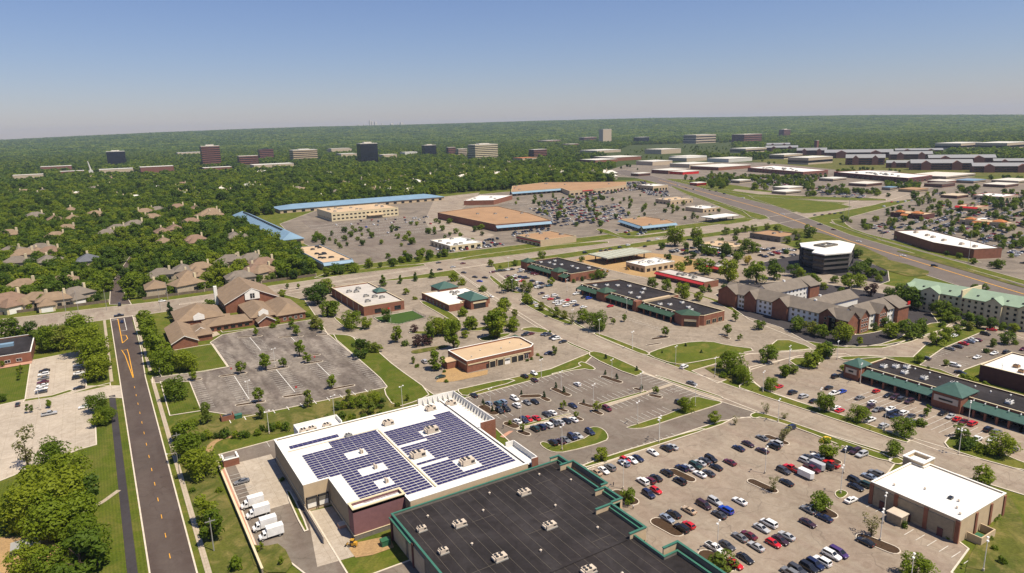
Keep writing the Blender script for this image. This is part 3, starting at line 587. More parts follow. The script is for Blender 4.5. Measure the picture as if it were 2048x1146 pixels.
# tall parapets over the entrances
def screen(poly, z0, z1, t=.35):
    poly = ccw(poly)
    o = MB()
    for a, b_ in zip(poly[:-1], poly[1:]): o.prism(ccw(band([a, b_], t)), z0, z1)
    return o
s = screen([(94.2, 225.6), (109.2, 225.6), (109.2, 193.8), (103.5, 193.8)][::1], 0.02, 11.0).build('entrance_parapet', 'white_membrane', SR)
MB().box(103.62, 109.4, 193.5, 193.62, 0, 10.9).box(109.38, 109.5, 193.6, 225.6, 0, 10.9).box(94.1, 109.4, 225.78, 225.9, 0, 10.9).build('brick_face', 'brick', s)
for y in [196 + 2.1 * i for i in range(14)]: MB().add([(107.2, y, 8.36), (109, y, 8.36), (109, y, 10.7), (107.2, y + .14, 8.36), (109, y + .14, 8.36), (109, y + .14, 10.7)], [(0, 1, 2), (5, 4, 3), (0, 2, 5, 3)]).build('parapet_brace', 'white_membrane', s)
for x in [96 + 2.1 * i for i in range(6)]: MB().add([(x, 225.4, 8.36), (x, 223.6, 8.36), (x, 225.4, 10.7), (x + .14, 225.4, 8.36), (x + .14, 223.6, 8.36), (x + .14, 225.4, 10.7)], [(0, 1, 2), (5, 4, 3), (1, 4, 5, 2)]).build('parapet_brace', 'white_membrane', s)
MB().sheet(rect(103.4, 109, 194, 225.4), 8.28).build('entrance_roof', 'white_membrane', SR)
MB().box(103.5, 105.4, 177.2, 193.4, 5.0, 5.5).box(103.5, 105.0, 178, 193, 0, 4.99).build('entrance_canopy', 'stucco_tan', SR)
for y in (180, 184, 188, 192): MB().box(105.1, 105.9, y - .4, y + .4, 0, 4.98).build('pillar', 'stucco_cream', SR)
s2 = screen([(103.6, 177), (106.7, 177), (106.7, 163.2), (104.6, 163.2)], .02, 10.2).build('corner_parapet', 'white_membrane', SR)
MB().box(106.9, 107.0, 163.2, 177, 0, 10.1).box(104.6, 106.9, 162.85, 162.98, 0, 10.1).build('brick_face', 'brick', s2)
MB().sheet(rect(103.4, 106.5, 163.5, 176.8), 8.27).build('corner_roof', 'white_membrane', SR)
s3 = screen([(64.8, 226.2), (64.8, 232.6), (49.6, 232.6), (49.6, 226.2)][::-1], 0.02, 9.6).build('rear_screen_wall', 'white_trim', SR)
MB().sheet(rect(49.8, 64.6, 225.5, 232.4), 8.25).build('rear_roof', 'white_membrane', SR)
for x, y, z in [(62.9, 200.3, 8.3), (63, 187.9, 8.3), (62.7, 177.8, 8.3)]: MB().box(x - .35, x + .05, y - .7, y + .7, z, z + 1.5).box(x + .3, x + .6, y - .5, y + .4, z, z + 1.1).build('roof_vent', 'unit_tan', SR)
for x, y in [(77.4, 187.7), (88.2, 174.5), (88.8, 201.9)]: rooftop_unit(SR, x, y, 8.3, 4.2, 2.6, 1.9)
for x, y in [(78.6, 216.3), (96.6, 219.4), (105, 219.4)]: rooftop_unit(SR, x, y, 8.3, 3.4, 2.2, 1.6)
for x, y in [(59.8, 226.8), (54.6, 227), (51.7, 227)]: rooftop_unit(SR, x, y, 8.3, 2.6, 1.9, 1.4)
rooftop_unit(SR, 63.6, 214.9, 8.3, 2.2, 1.5, 1.0, 'grey_metal')
MB().box(73.6, 74.0, 167, 213.5, 8.45, 8.62).box(43, 74, 214.6, 214.75, 8.4, 8.52).build('conduit', 'stucco_cream', SR)
holes = [(59.4, 64.4, 198.2, 202.2), (58.6, 65.0, 186.2, 189.6), (61.2, 64.4, 176.2, 179.2), (74.2, 79.8, 184.8, 190.2), (85.2, 91.6, 171.8, 177.4), (85, 91.6, 199.8, 204.2), (74, 84, 197.2, 197.8), (74, 84, 180.2, 180.8)]
L = 3.25; ZL, ZH = .12, .20
def panel_into(mb, x, y, z): return mb.add([(x, y, z + ZL), (x + L, y, z + ZL), (x + L, y + 1.1, z + ZH), (x, y + 1.1, z + ZH), (x, y, z + .06), (x + L, y, z + .06), (x + L, y + 1.1, z + .10), (x, y + 1.1, z + .10)], [(0, 1, 2, 3), (0, 4, 5, 1), (1, 5, 6, 2), (2, 6, 7, 3), (3, 7, 4, 0)])
pm_ = panel_into(MB(), 0, 0, 0).mesh('solar_panel', 'solar_cell'); spots = []; L /= 2; ph_ = panel_into(MB(), 0, 0, 0).mesh('solar_panel', 'solar_cell'); L *= 2
def free(x, l): return not any(x + l > h0 and x < h1 and y + 1 > k0 and y < k1 for h0, h1, k0, k1 in holes)
y = 167.6; nh_ = 0
while y < 213:
    for a, b_ in ((44.3, 73.0), (74.6, 101.6)):
        a2 = a
        if a < 50:
            if y < 189.5: a2 = 50.6
            if y < 179: a2 = 52.4
            if y > 209.5: a2 = 54
        elif y > 208.5: a2 = 93 if y > 211 else a
        x = b_ - L
        while x >= a2 - .2:
            if free(x, L): spots.append((x, y))
            else:
                for xh in (x, x + L / 2):
                    if free(xh, L / 2 - .05): put('solar_panel', ph_, SR, loc_of(SR, xh, y, 8.32)); nh_ += 1
            x -= L + .12
    y += 1.62
spots += [(44.3 + i * (L + .04), yy) for i in range(5) for yy in (216.4, 217.45)]
spots.sort(key=lambda p: math.hypot(*p)); np_ = len(spots)
for x, y in spots[:300 - nh_]: put('solar_panel', pm_, SR, loc_of(SR, x, y, 8.32))
mb = MB()
for x, y in spots[300 - nh_:]: panel_into(mb, x, y, 8.32)
o = mb.build('solar_panels_far_rows', 'solar_cell', SR); o['kind'] = 'stuff'
MB().sheet(rect(49.1, 63.7, 167.3, 170.6), 8.5).build('corner_roof', 'white_membrane', SR)
# ---------------- black roofed store
BS = thing('black_roof_store', 'store with black membrane roof edged by green metal copings', 'store', (85, 120, 0))
bf = [(57.8, 60), (110.8, 60), (110.8, 106), (107, 108), (104.6, 108), (104.6, 118), (109.6, 118), (109.6, 131.8), (113.2, 131.8), (113.2, 162), (57.8, 162)]
bf = [(57.8, 60), (110.8, 60), (110.8, 107), (106.4, 107), (106.4, 117.8), (109.6, 117.8), (109.6, 131.8), (113.6, 131.8), (113.6, 162), (57.8, 162)]
BLOCK.append(inset(bf, -4))
MB().prism(bf, 0, 7.6, top=False, bottom=False).ring(inset(bf, .003), inset(bf, .4), 6.7, 7.59).build('wall', 'stone_grey', BS)
MB().sheet(inset(bf, .4), 6.9).build('roof', 'black_membrane', BS)
MB().ring(inset(bf, -.12), inset(bf, .45), 7.6, 7.8).build('coping', 'green_metal', BS)
MB().box(58.3, 104, 117.6, 118.5, 6.9, 7.15).build('roof_step', 'black_membrane', BS)
mb = MB()
for i in range(18):
    x = 60.5 + i * 2.95; mb.box(x, x + .09, 60.5 if x < 106 else 133, 161.4 if x < 113 else 161, 6.902, 6.93)
for y, a, b_ in [(147, 75, 82), (140, 92, 98), (128, 64, 72), (134, 84, 90), (112, 70, 80), (154, 100, 106), (104, 84, 92), (122, 96, 102)]: mb.box(a, b_, y, y + .09, 6.902, 6.925)
mb.build('roof_seam', 'seam', BS)
for (x0, x1, y0, y1, h) in [(110.9, 114.3, 156.6, 162.3, 8.8), (113.7, 116.0, 140.2, 157.0, 8.8), (110.6, 114.4, 131.8, 139.4, 8.5), (104.8, 110.3, 117.6, 131.7, 8.4), (107, 112, 70, 108.2, 9.0)]:
    q = MB().box(x1 - .35, x1, y0, y1, 0, h).box(x0, x1 - .36, y1 - .35, y1, 5, h - .01)
    if x0 != 107: q.box(x0, x1 - .36, y0, y0 + .35, 5, h - .01)
    o = q.build('raised_parapet', 'stucco_tan', BS)
    MB().box(x1 - .40, x1 - .355, y0 + .4, y1 - .4, 6.95, h - .05).build('parapet_lining', 'stone_grey', o)
    q = MB().box(x1 - .5, x1 + .15, y0 - .15, y1 + .15, h + .002, h + .22).box(x0 - .1, x1 - .51, y1 - .5, y1 + .15, h + .002, h + .21)
    if x0 != 107: q.box(x0 - .1, x1 - .51, y0 - .15, y0 + .5, h + .002, h + .21)
    q.build('coping', 'green_metal', o)
for x, y in [(71.5, 147.5), (94.5, 151.5), (91, 133.5), (73, 129), (62, 151), (62.5, 139), (88, 113), (78, 96), (100, 96)]: rooftop_unit(BS, x, y, 6.92, 3.2 if x > 65 else 2.2, 2.1 if x > 65 else 1.5, 1.3, 'unit_tan')
vents(BS, [(70, 138), (80, 150), (101, 126), (94, 108), (66, 112), (86, 157), (60, 128), (104, 158), (66, 156), (98, 141), (83, 126), (110, 150)], 6.9, 'unit_tan')
for a, b_ in ((152, 160.5), (140, 150)): MB().box(57.55, 57.79, a, b_, .6, 6.4).build('wall_panel', 'stucco_beige', BS)
MB().box(57.0, 57.79, 147.5, 162, 6.5, 6.9).build('side_awning', 'green_metal', BS); MB().box(57.3, 57.79, 146.6, 147.4, 0, 7).box(57.3, 57.79, 161, 161.9, 0, 7).build('brick_pier', 'brick_dark', BS)
# ---------------- white roofed restaurant by the lot
r = flat_building('white_roof_restaurant', 'tan brick building with flat white roof and raised open white box above its entrance', 'restaurant', [(182, 76.2), (206.6, 76.2), (206.6, 97), (203.2, 97), (203.2, 100.6), (182, 100.6)], 6.9, 'stucco_tan', 'white_membrane', .35, 'white_trim')
s = MB().prism(rect(203, 209.2, 97, 103.1), 0, 7.9, top=False, bottom=False).ring(rect(203.003, 209.197, 97.003, 103.097), rect(203.5, 208.7, 97.5, 102.6), 6.7, 7.89).build('entrance_tower', 'stucco_tan', r)
MB().ring(rect(202.8, 209.4, 96.8, 103.3), rect(203.6, 208.6, 97.6, 102.5), 7.9, 8.2).sheet(rect(203.5, 208.7, 97.5, 102.6), 6.9).build('tower_cap', 'white_trim', s)
MB().box(181.82, 181.99, 77.5, 99.5, .9, 5.9).build('stone_cladding', 'split_block', r)
for y in (76.1, 84.2, 92.4, 99.6): MB().box(181.7, 182.2, y, y + 1.1, 0, 6.5).build('pilaster', 'brick', r)
for x in (190, 198, 205.6): MB().box(x, x + 1, 75.9, 76.2, 0, 6.4).build('pilaster', 'brick', r)
for y in (80, 88.5, 96): MB().box(181.6, 181.8, y, y + 1.4, 0, 2.5).build('door', 'brick_dark', r)
for x, y in [(192, 81.5), (188, 80), (185.5, 78), (191, 90), (186, 96)]: vents(r, [(x, y)], 6.55, 'unit_tan')
MB().box(191, 192.4, 83, 84, 6.56, 7.2).build('skylight', 'glass', r)
o = thing('waste_enclosure', 'tan block waste enclosure built against the restaurant end wall', 'enclosure', (190, 75, 0))
MB().box(186, 186.3, 72.4, 76.0, 0, 2.3).box(186.3, 193.4, 72.4, 72.7, 0, 2.3).box(193.1, 193.4, 72.7, 76, 0, 2.3).build('wall', 'stucco_tan', o); MB().box(187.2, 189.6, 73.2, 75, .2, 1.5).build('bin', 'green_bin', o)
o = thing('utility_shed', 'small tan flat roofed utility shed before the restaurant', 'shed', (180.5, 91, 0)); MB().box(177.2, 180.6, 88.6, 92.6, 0, 2.9).build('wall', 'split_block', o); MB().box(177, 180.8, 88.4, 92.8, 2.9, 3.15).build('roof', 'unit_tan', o); MB().box(178, 179.6, 88.5, 88.59, .2, 2.3).build('door', 'stone_grey', o)
# ---------------- brick auto shop
r = flat_building('brick_auto_shop', 'long low red brick garage with tan gravel roof and open service bays', 'garage', [(136.5, 266.4), (172, 266.8), (175.6, 270), (176.4, 283), (174, 286), (136.5, 286)], 5.8, 'brick', 'tan_gravel', .7)
MB().box(137, 171.8, 266.2, 266.39, 3.6, 4.1).build('brick_band', 'stucco_cream', r); MB().box(136.3, 136.49, 267, 285.6, 3.6, 4.1).build('brick_band', 'stucco_cream', r)
for i, x in enumerate((150, 154.3, 158.2, 162, 165.6)):
    d = MB().box(x - 1.5, x + 1.5, 266.2, 266.38, 0, 3.1).build('garage_door', 'white_trim' if i == 2 else 'glass', r); MB().box(x - 1.75, x - 1.51, 266.1, 266.4, 0, 3.4).box(x + 1.51, x + 1.75, 266.1, 266.4, 0, 3.4).box(x - 1.75, x + 1.75, 266.08, 266.38, 3.11, 3.4).build('door_frame', 'stucco_cream', d)
    if i == 2:
        for k in range(3): MB().box(x - 1.3 + k * .9, x - .55 + k * .9, 266.12, 266.19, 1.8, 2.6).build('pane', 'glass', d)
windows(r, (146, 266.4), (148.6, 266.4), .2, 1, 1.1, 2.2, 'door', 'dark_metal'); windows(r, (167.5, 266.6), (171, 266.8), .4, 1, 2.2, 2.4)
MB().box(131, 136.4, 276, 282, 0, 3.4).build('side_wing', 'brick', r); MB().box(130.8, 136.45, 275.8, 282.2, 3.4, 3.7).build('side_wing_roof', 'tan_gravel', r)
pyramid_cap(r, 174.5, 180, 287, 292.5, 3.2, 5.4, 'brick', 'dark_green_awning'); vents(r, [(142, 272), (150, 278), (160, 275), (168, 280), (171, 274)], 5.1)
# ---------------- brick day-care
r = flat_building('brick_day_nursery', 'red brick box with pale flat roof and small green pyramid beside a fenced lawn', 'building', rect(131.6, 158, 391.3, 456), 6.0, 'brick', 'grey_membrane', .7, 'stucco_cream')
for y in (400, 410, 422, 434, 446): MB().box(131.3, 131.59, y, y + .9, 0, 5.4).build('pilaster', 'stucco_beige', r)
windows(r, (137, 391.3), (144, 391.3), .8, 1, 4.2, 2.6, frame='dark_metal'); windows(r, (150, 391.3), (157, 391.3), .8, 1, 4.2, 2.6, frame='dark_metal')
pyramid_cap(r, 151.5, 158.3, 421, 429, 6.2, 8.6, 'brick', 'green_roof', 3)
for x, y in [(138, 437), (142, 434), (146, 442), (143, 418), (147, 413), (150, 408), (139, 404)]: rooftop_unit(r, x, y, 5.3, 3.0, 2.2, 1.5, 'grey_metal')
# ---------------- bank with green pyramids
r = flat_building('green_pyramid_bank', 'low brick bank with cream roofs and two green pyramid towers', 'bank', [(178, 368.5), (188, 368.5), (188, 372), (209, 372), (209, 405), (178, 409)], 4.5, 'brick', 'white_membrane', .4, 'stucco_cream')
a = pyramid_cap(r, 189.5, 203.5, 405.5, 419, 5.6, 9.3, 'brick', 'green_roof'); a = pyramid_cap(r, 191.5, 204, 365, 383, 5.6, 9.3, 'brick', 'green_roof')
MB().box(193, 202.5, 364.85, 364.99, 3.6, 4.6).build('sign_board', 'stucco_cream', r); windows(r, (193, 365), (202.5, 365), .3, 3, 2.8, 3.0, frame='dark_metal'); windows(r, (178, 405), (178, 372), 1.0, 6, 1.4, 1.8)
for x, y in [(194, 392), (198, 396), (201, 389), (195, 398)]: rooftop_unit(r, x, y, 4.1, 2.6, 1.8, 1.3, 'grey_metal')
# ---------------- strip malls
def awning(parent, x, xe, y0, y1, zt, ze, mat, n=0):
    o = MB().add([(x, y0, zt), (xe, y0, ze), (xe, y1, ze), (x, y1, zt), (x, y0, zt - .25), (xe, y0, ze - .3), (xe, y1, ze - .3), (x, y1, zt - .25)], [(0, 3, 2, 1), (4, 5, 6, 7), (0, 1, 5, 4), (1, 2, 6, 5), (2, 3, 7, 6)]).build('awning', mat, parent)
    for i in range(n):
        y = y0 + (y1 - y0) * (i + .5) / n
        MB().tube((x - .1, y, zt + .1), (x - .1, y, zt + .75), .05, .05, 5).tube((x - .1, y, zt + .75), (x - .8, y, zt + .6), .05, .05, 5).tube((x - .8, y, zt + .65), (x - .8, y, zt + .3), .1, .3, 8).build('awning_lamp', 'canvas_white', o)
    return o
def arcade(parent, x, xe, y0, y1, n, wall='brick', zt=3.0):
    """piers under the awning's edge, shop windows set back behind"""
    L = y1 - y0
    for i in range(n + 1):
        y = y0 + L * i / n; MB().box(xe + .1, xe + .8, y - .35, y + .35, 0, zt).build('pier', wall, parent)
    windows(parent, (x, y1), (x, y0), .25, max(2, int(L / 4)), 3.2, 2.4, 'shop_window', 'dark_metal')
r = flat_building('strip_mall', 'black roofed brick strip mall with dark green awnings beside the building site', 'strip mall', [(287, 390.5), (317.5, 390.5), (317.5, 450), (287, 450)], 5.9, 'brick', 'black_membrane', .6, 'stucco_cream')
awning(r, 286.9, 283.2, 409, 443, 5.0, 3.4, 'dark_green_awning', 6); arcade(r, 287, 283.2, 409, 443, 6); awning(r, 286.9, 282.5, 391, 400, 5.0, 3.4, 'dark_green_awning', 2); arcade(r, 287, 282.5, 391, 400, 2)
pyramid_cap(r, 284, 292, 444, 453, 6.4, 9.2, 'brick', 'dark_green_awning'); pyramid_cap(r, 282.5, 291, 400, 409, 6.0, 8.8, 'brick', 'dark_green_awning')
for x, y in [(296, 442), (300, 436), (299, 428), (303, 424), (306, 414), (312, 401), (308, 440), (304, 405)]: rooftop_unit(r, x, y, 5.3, 2.2, 1.6, 1.1, 'canvas_white')
for x in (292, 299, 308): MB().box(x, x + 2.2, 390.35, 390.49, .2, 2.8).build('wall_recess', 'brick_dark', r)
r = flat_building('strip_mall', 'black roofed brick strip mall with a canted corner tower beside the triangular lawn', 'strip mall', [(274, 262), (280, 256.4), (297, 257), (297, 300), (304, 300), (304, 356), (274, 361)], 5.9, 'brick', 'black_membrane', .6, 'stucco_cream')
for y0, y1, n_ in ((339, 361, 4), (304, 330, 6), (272, 300, 6)): awning(r, 273.9, 269.8, y0, y1, 5.0, 3.4, 'dark_green_awning', n_); arcade(r, 274, 269.8, y0, y1, max(2, n_ - 1))
pyramid_cap(r, 269.6, 279, 330.4, 338.6, 5.8, 8.4, 'brick', 'dark_green_awning'); MB().box(269.6, 274.2, 300.4, 303.6, 0, 6.4).build('tower', 'brick', r)
MB().box(274.2, 296.5, 298.6, 301, 5.3, 6.5).build('party_wall', 'stucco_tan', r)
o = MB().prism(ccw([(269.5, 263), (275.5, 256), (280, 259.5), (280, 268), (272, 271)]), 0, 6.6, bottom=False, top=False).build('corner_tower', 'brick', r)
MB().add([(269.2, 263, 6.6), (275.4, 255.6, 6.6), (280.4, 259.3, 6.6), (280.4, 268.3, 6.6), (271.8, 271.4, 6.6), (276, 264, 8.8)], [(0, 1, 5), (1, 2, 5), (2, 3, 5), (3, 4, 5), (4, 0, 5), (4, 3, 2, 1, 0)]).build('corner_roof', 'dark_green_awning', o)
windows(r, (269.6, 262.8), (275.4, 256.1), .3, 1, 6.6, 2.6, 'shop_window', 'dark_metal'); windows(r, (269.6, 262.8), (275.4, 256.1), 3.1, 1, 6.6, 1.3, 'sign_board', 'stucco_cream', 'stucco_cream')
windows(r, (280.5, 256.4), (296.5, 257), .3, 3, 3.4, 2.6, 'shop_window', 'stucco_cream')
for x, y in [(279, 352), (286, 348), (291, 343), (296, 337), (284, 322), (290, 318), (298, 325), (280, 310), (279, 290), (283, 286), (287, 275), (284, 270), (292, 285)]: rooftop_unit(r, x, y, 5.3, 2.3, 1.7, 1.2, 'canvas_white')
r = flat_building('strip_mall', 'long black roofed shopping strip with teal awnings and a broad pyramid roof', 'strip mall', rect(274, 292, 62, 160.6), 5.8, 'brick', 'black_membrane', .5, 'stucco_cream')
for y0, y1, n_ in ((128.5, 158, 6), (98, 117.5, 5), (70, 98, 6)): awning(r, 273.9, 269.4, y0, y1, 5.0, 3.4, 'green_roof', n_); arcade(r, 274, 269.4, y0, y1, n_)
pyramid_cap(r, 269.6, 277.8, 159, 166, 6.2, 9.0, 'brick', 'green_roof'); pyramid_cap(r, 268.4, 280.5, 117.8, 128.2, 6.6, 10.0, 'brick', 'green_roof')
MB().box(268.1, 268.39, 118.6, 127.4, 3.0, 5.4).build('sign_board', 'unit_tan', r); MB().box(267.95, 268.09, 120.5, 125.5, 3.8, 4.5).build('sign_lettering', 'dark_metal', r)
MB().box(269.3, 269.59, 160, 165, 2.6, 5.0).build('sign_board', 'unit_tan', r); MB().box(269.2, 269.29, 161.4, 163.6, 3.4, 4.2).build('sign_lettering', 'dark_metal', r)
for x, y in [(281, 155), (285, 152), (281, 146), (281, 138), (288, 149), (284, 128), (281, 107), (284, 97), (281, 88), (283, 78)]: rooftop_unit(r, x, y, 5.3, 2.8, 1.9, 1.4, 'canvas_white')
vents(r, [(289, 146), (289, 140), (287, 135), (288, 122), (287, 116), (289, 110)], 5.3, 'canvas_white')
r = flat_building('brick_warehouse', 'plain dark brick building with flat cream roof behind the long shopping strip', 'building', rect(312, 340, 82, 131.4), 7, 'brick_dark', 'white_membrane', .5, 'stucco_cream')
for x, y in [(322, 122), (317, 118), (321, 115), (325, 108), (330, 120)]: rooftop_unit(r, x, y, 6.5, 2.6, 2, 1.2, 'brown_gravel')
# ---------------- church
CH = thing('brick_church', 'brick church with tan shingle roofs of many wings and white gables', 'church', (62, 425, 0)); BLOCK.append(rect(20, 108, 382, 508))
def wing(x0, x1, y0, y1, ze, zr, axis, wall='brick', roof='shingle', over=.7, parent=CH, kind='gable', trim=True):
    MB().prism(rect(x0, x1, y0, y1), 0, ze, bottom=False, top=False).build('wall', wall, parent)
    if kind == 'gable':
        mb = MB()
        if axis == 'y': mb.gable_end(x0, x1, y0 - .0, ze, zr - .15, 'y').gable_end(x0, x1, y1, ze, zr - .15, 'y')
        else: mb.gable_end(y0, y1, x0, ze, zr - .15, 'x').gable_end(y0, y1, x1, ze, zr - .15, 'x')
        mb.build('gable_wall', wall, parent)
        o = MB().gable(x0 - over, x1 + over, y0 - over, y1 + over, ze - over * (zr - ze) / ((x1 - x0) / 2 if axis == 'y' else (y1 - y0) / 2), zr, axis).build('roof', roof, parent)
        if trim:
            k = (zr - ze)
            if axis == 'y':
                c = (x0 + x1) / 2; e = ze - over * k / ((x1 - x0) / 2)
                MB().add([(x0 - over, y0 - over - .06, e - .1), (c, y0 - over - .06, zr - .1), (x1 + over, y0 - over - .06, e - .1), (x1 + over, y0 - over - .06, e + .3), (c, y0 - over - .06, zr + .3), (x0 - over, y0 - over - .06, e + .3)], [(0, 1, 4, 5), (1, 2, 3, 4)]).build('barge_board', 'white_trim', o)
    else: o = MB().hip(x0 - over, x1 + over, y0 - over, y1 + over, ze, zr).build('roof', roof, parent)
    return o
wing(25.2, 37.6, 388, 424, 3.4, 6.6, 'y'); wing(31.8, 57, 426, 455, 5, 11.5, 'y', kind='hip'); wing(37.6, 46, 396, 420, 3.2, 5.4, 'y', kind='hip')
wing(45, 70, 411, 428, 3.4, 6.2, 'x', kind='hip'); wing(62, 95, 450, 492, 6.2, 14.2, 'y'); wing(84, 100.5, 408, 446, 4.2, 9.2, 'y', kind='hip'); wing(70, 84.5, 412, 450, 4.4, 8.4, 'y', kind='hip')
wing(72.5, 81.5, 404, 412, 3.4, 6.2, 'y', trim=True); wing(38, 45, 404, 412, 3.6, 5.8, 'y'); wing(55, 60, 424, 430, 3.6, 5.6, 'x')
for x0, x1, y, z0, z1 in ((74, 83, 449.7, 7.2, 11.2), (40.5, 46.5, 425.6, 4.9, 7.4), (74.2, 79.8, 411.6, 5.2, 7.6)):
    g = MB().box(x0, x1, y - .35, y, z0, z1).add([(x0, y - .36, z1), (x1, y - .36, z1), ((x0 + x1) / 2, y - .36, z1 + (x1 - x0) * .3), (x0, y, z1), (x1, y, z1), ((x0 + x1) / 2, y, z1 + (x1 - x0) * .3)], [(0, 1, 2), (5, 4, 3), (0, 2, 5, 3), (2, 1, 4, 5)]).build('white_gable', 'white_trim', CH)
for i in range(2):
    for j in range(2): MB().box(77.2 + i * 1.5, 78.4 + i * 1.5, 449.2, 449.34, 8 + j * 1.6, 9.4 + j * 1.6).build('window', 'glass', CH)
windows(CH, (45.5, 411), (69.5, 411), .8, 6, 2.4, 1.6, frame='dark_metal'); windows(CH, (86, 408), (100, 408), 1, 4, 1.6, 1.8); windows(CH, (62, 480), (62, 455), 1.5, 4, 1.3, 2.6); windows(CH, (25.2, 420), (25.2, 392), 1, 6, 1.4, 1.5)
MB().box(60, 62, 479, 481, 0, 12.5).build('chimney', 'white_trim', CH)
# ---------------- brick hotel
HO = thing('brick_hotel', 'three storey brick and white hotel with grey gabled roofs in a courtyard plan', 'hotel', (350, 235, 0)); BLOCK.append(rect(318, 392, 192, 292))
def hwing(x0, x1, y0, y1, axis, ze=8.6, zr=12.8, wall='white_trim', parent=HO, roof='shingle_grey'):
    return wing(x0, x1, y0, y1, ze, zr, axis, wall, roof, .6, parent, 'gable', False)
hwing(325.5, 340, 206, 284, 'y'); hwing(340, 377, 200.5, 214, 'x'); hwing(340, 384, 260, 273, 'x'); hwing(340, 378, 228, 240, 'x', 7.4, 11)
for x0, x1, y0, y1, ax in ((323.6, 333, 199.2, 210, 'y'), (333, 341, 198.4, 206, 'y'), (350, 358, 198.6, 206, 'y'), (368, 378.6, 198.4, 214.8, 'x'), (323.6, 332, 206, 216, 'x'), (323.7, 332, 236, 246, 'x'), (323.6, 333, 272, 285.6, 'x'), (324, 332, 258, 266, 'x'), (376, 385.5, 258.5, 274.5, 'x')):
    hwing(x0, x1, y0, y1, ax, 8.7, 12.6, 'brick')
for y0, y1, n_ in ((246.5, 257.5, 3), (217, 235.5, 5), (266.5, 271.5, 2)): windows(HO, (325.5, y1), (325.5, y0), .8, n_, 1.5, 1.5, storeys=3, sh=2.8, frame='stucco_cream')
windows(HO, (341.5, 200.5), (349.5, 200.5), .8, 2, 1.5, 1.5, storeys=3, sh=2.8); windows(HO, (358.5, 200.5), (367.5, 200.5), .8, 3, 1.5, 1.5, storeys=3, sh=2.8)
windows(HO, (333.4, 198.4), (340.6, 198.4), .8, 3, 1.3, 1.5, storeys=3, sh=2.8); windows(HO, (350.4, 198.6), (357.6, 198.6), .8, 3, 1.3, 1.5, storeys=3, sh=2.8); windows(HO, (345, 260), (375, 260), .8, 8, 1.5, 1.5, storeys=3, sh=2.8); windows(HO, (323.6, 215), (323.6, 200), .8, 3, 1.4, 1.5, storeys=3, sh=2.8, frame='stucco_cream')
MB().box(376.5, 379, 198.1, 198.39, 9.2, 11).build('sign', 'sign_red', HO)
for x, y, z in ((333, 225, 12.6), (360, 266, 12.4), (350, 234, 10.8)): MB().box(x - .6, x + .6, y - .6, y + .6, z - 1.2, z + 1.1).build('chimney', 'canvas_white', HO)
# ---------------- green roofed hotel
GH = thing('green_roof_hotel', 'four storey cream hotel with long pale green roof and gabled bays', 'hotel', (415, 170, 0)); BLOCK.append(rect(400, 440, 90, 222))
o = wing(406.5, 426, 100, 216, 11.6, 15.4, 'y', 'stucco_cream', 'sage_roof', .6, GH, 'gable', False)
for y0, y1 in ((196, 206), (164, 172), (148, 156), (118, 128), (212, 216.6)):
    wing(404.2, 412, y0, y1, 11.7, 14.6, 'x', 'stucco_cream', 'sage_roof', .4, GH, 'gable', False); windows(GH, (404.2, y1), (404.2, y0), .9, 2, 1.4, 1.5, storeys=4, sh=2.8, frame='stucco_tan')
for y0, y1, n_ in ((206, 212, 2), (172, 196, 7), (156, 164, 2), (128, 148, 6)): windows(GH, (406.5, y1), (406.5, y0), .9, n_, 1.4, 1.5, storeys=4, sh=2.8, frame='stucco_tan')
MB().box(405.6, 427, 184.4, 185.2, 0, 15.7).build('fire_wall', 'stucco_cream', GH)
for i in range(14): MB().box(409.2, 410.4, 112 + i * 7.3, 113 + i * 7.3, 12.8, 13.6).build('dormer', 'dark_metal', o)
# ---------------- dark glass office
OF = thing('glass_office', 'dark four storey office with curved glass bands and cream roof', 'office', (474, 314, 0))
op = [(446, 297), (467, 291), (500, 309), (507, 326), (496, 333), (474, 337), (462, 327), (458, 312), (447, 307)]; op = ccw(op); BLOCK.append(inset(op, -6))
for k in range(4):
    MB().prism(op, .05 + k * 3.6, 1.7 + k * 3.6, bottom=False).build('spandrel', 'stone_dark' if k else 'office_glass', OF); MB().prism(inset(op, .35), 1.71 + k * 3.6, 3.64 + k * 3.6, bottom=False, top=False).build('window_band', 'office_glass', OF)
MB().prism(inset(op, -.9), 14.5, 15.3).build('roof', 'white_membrane', OF); MB().ring(ccw(rect(470, 486, 313, 323)), inset(ccw(rect(470, 486, 313, 323)), .5), 15.3, 16.6).build('roof_screen', 'stone_grey', OF)
rooftop_unit(OF, 475, 318, 15.3, 4, 3, 1.3, 'grey_metal'); rooftop_unit(OF, 482, 317, 15.3, 4, 3, 1.3, 'grey_metal')
for i in range(5): q = op[i + 2]; MB().box(q[0] - .5, q[0] + .5, q[1] - .5, q[1] + .5, 0, 14.4).build('pier', 'dark_metal', OF)
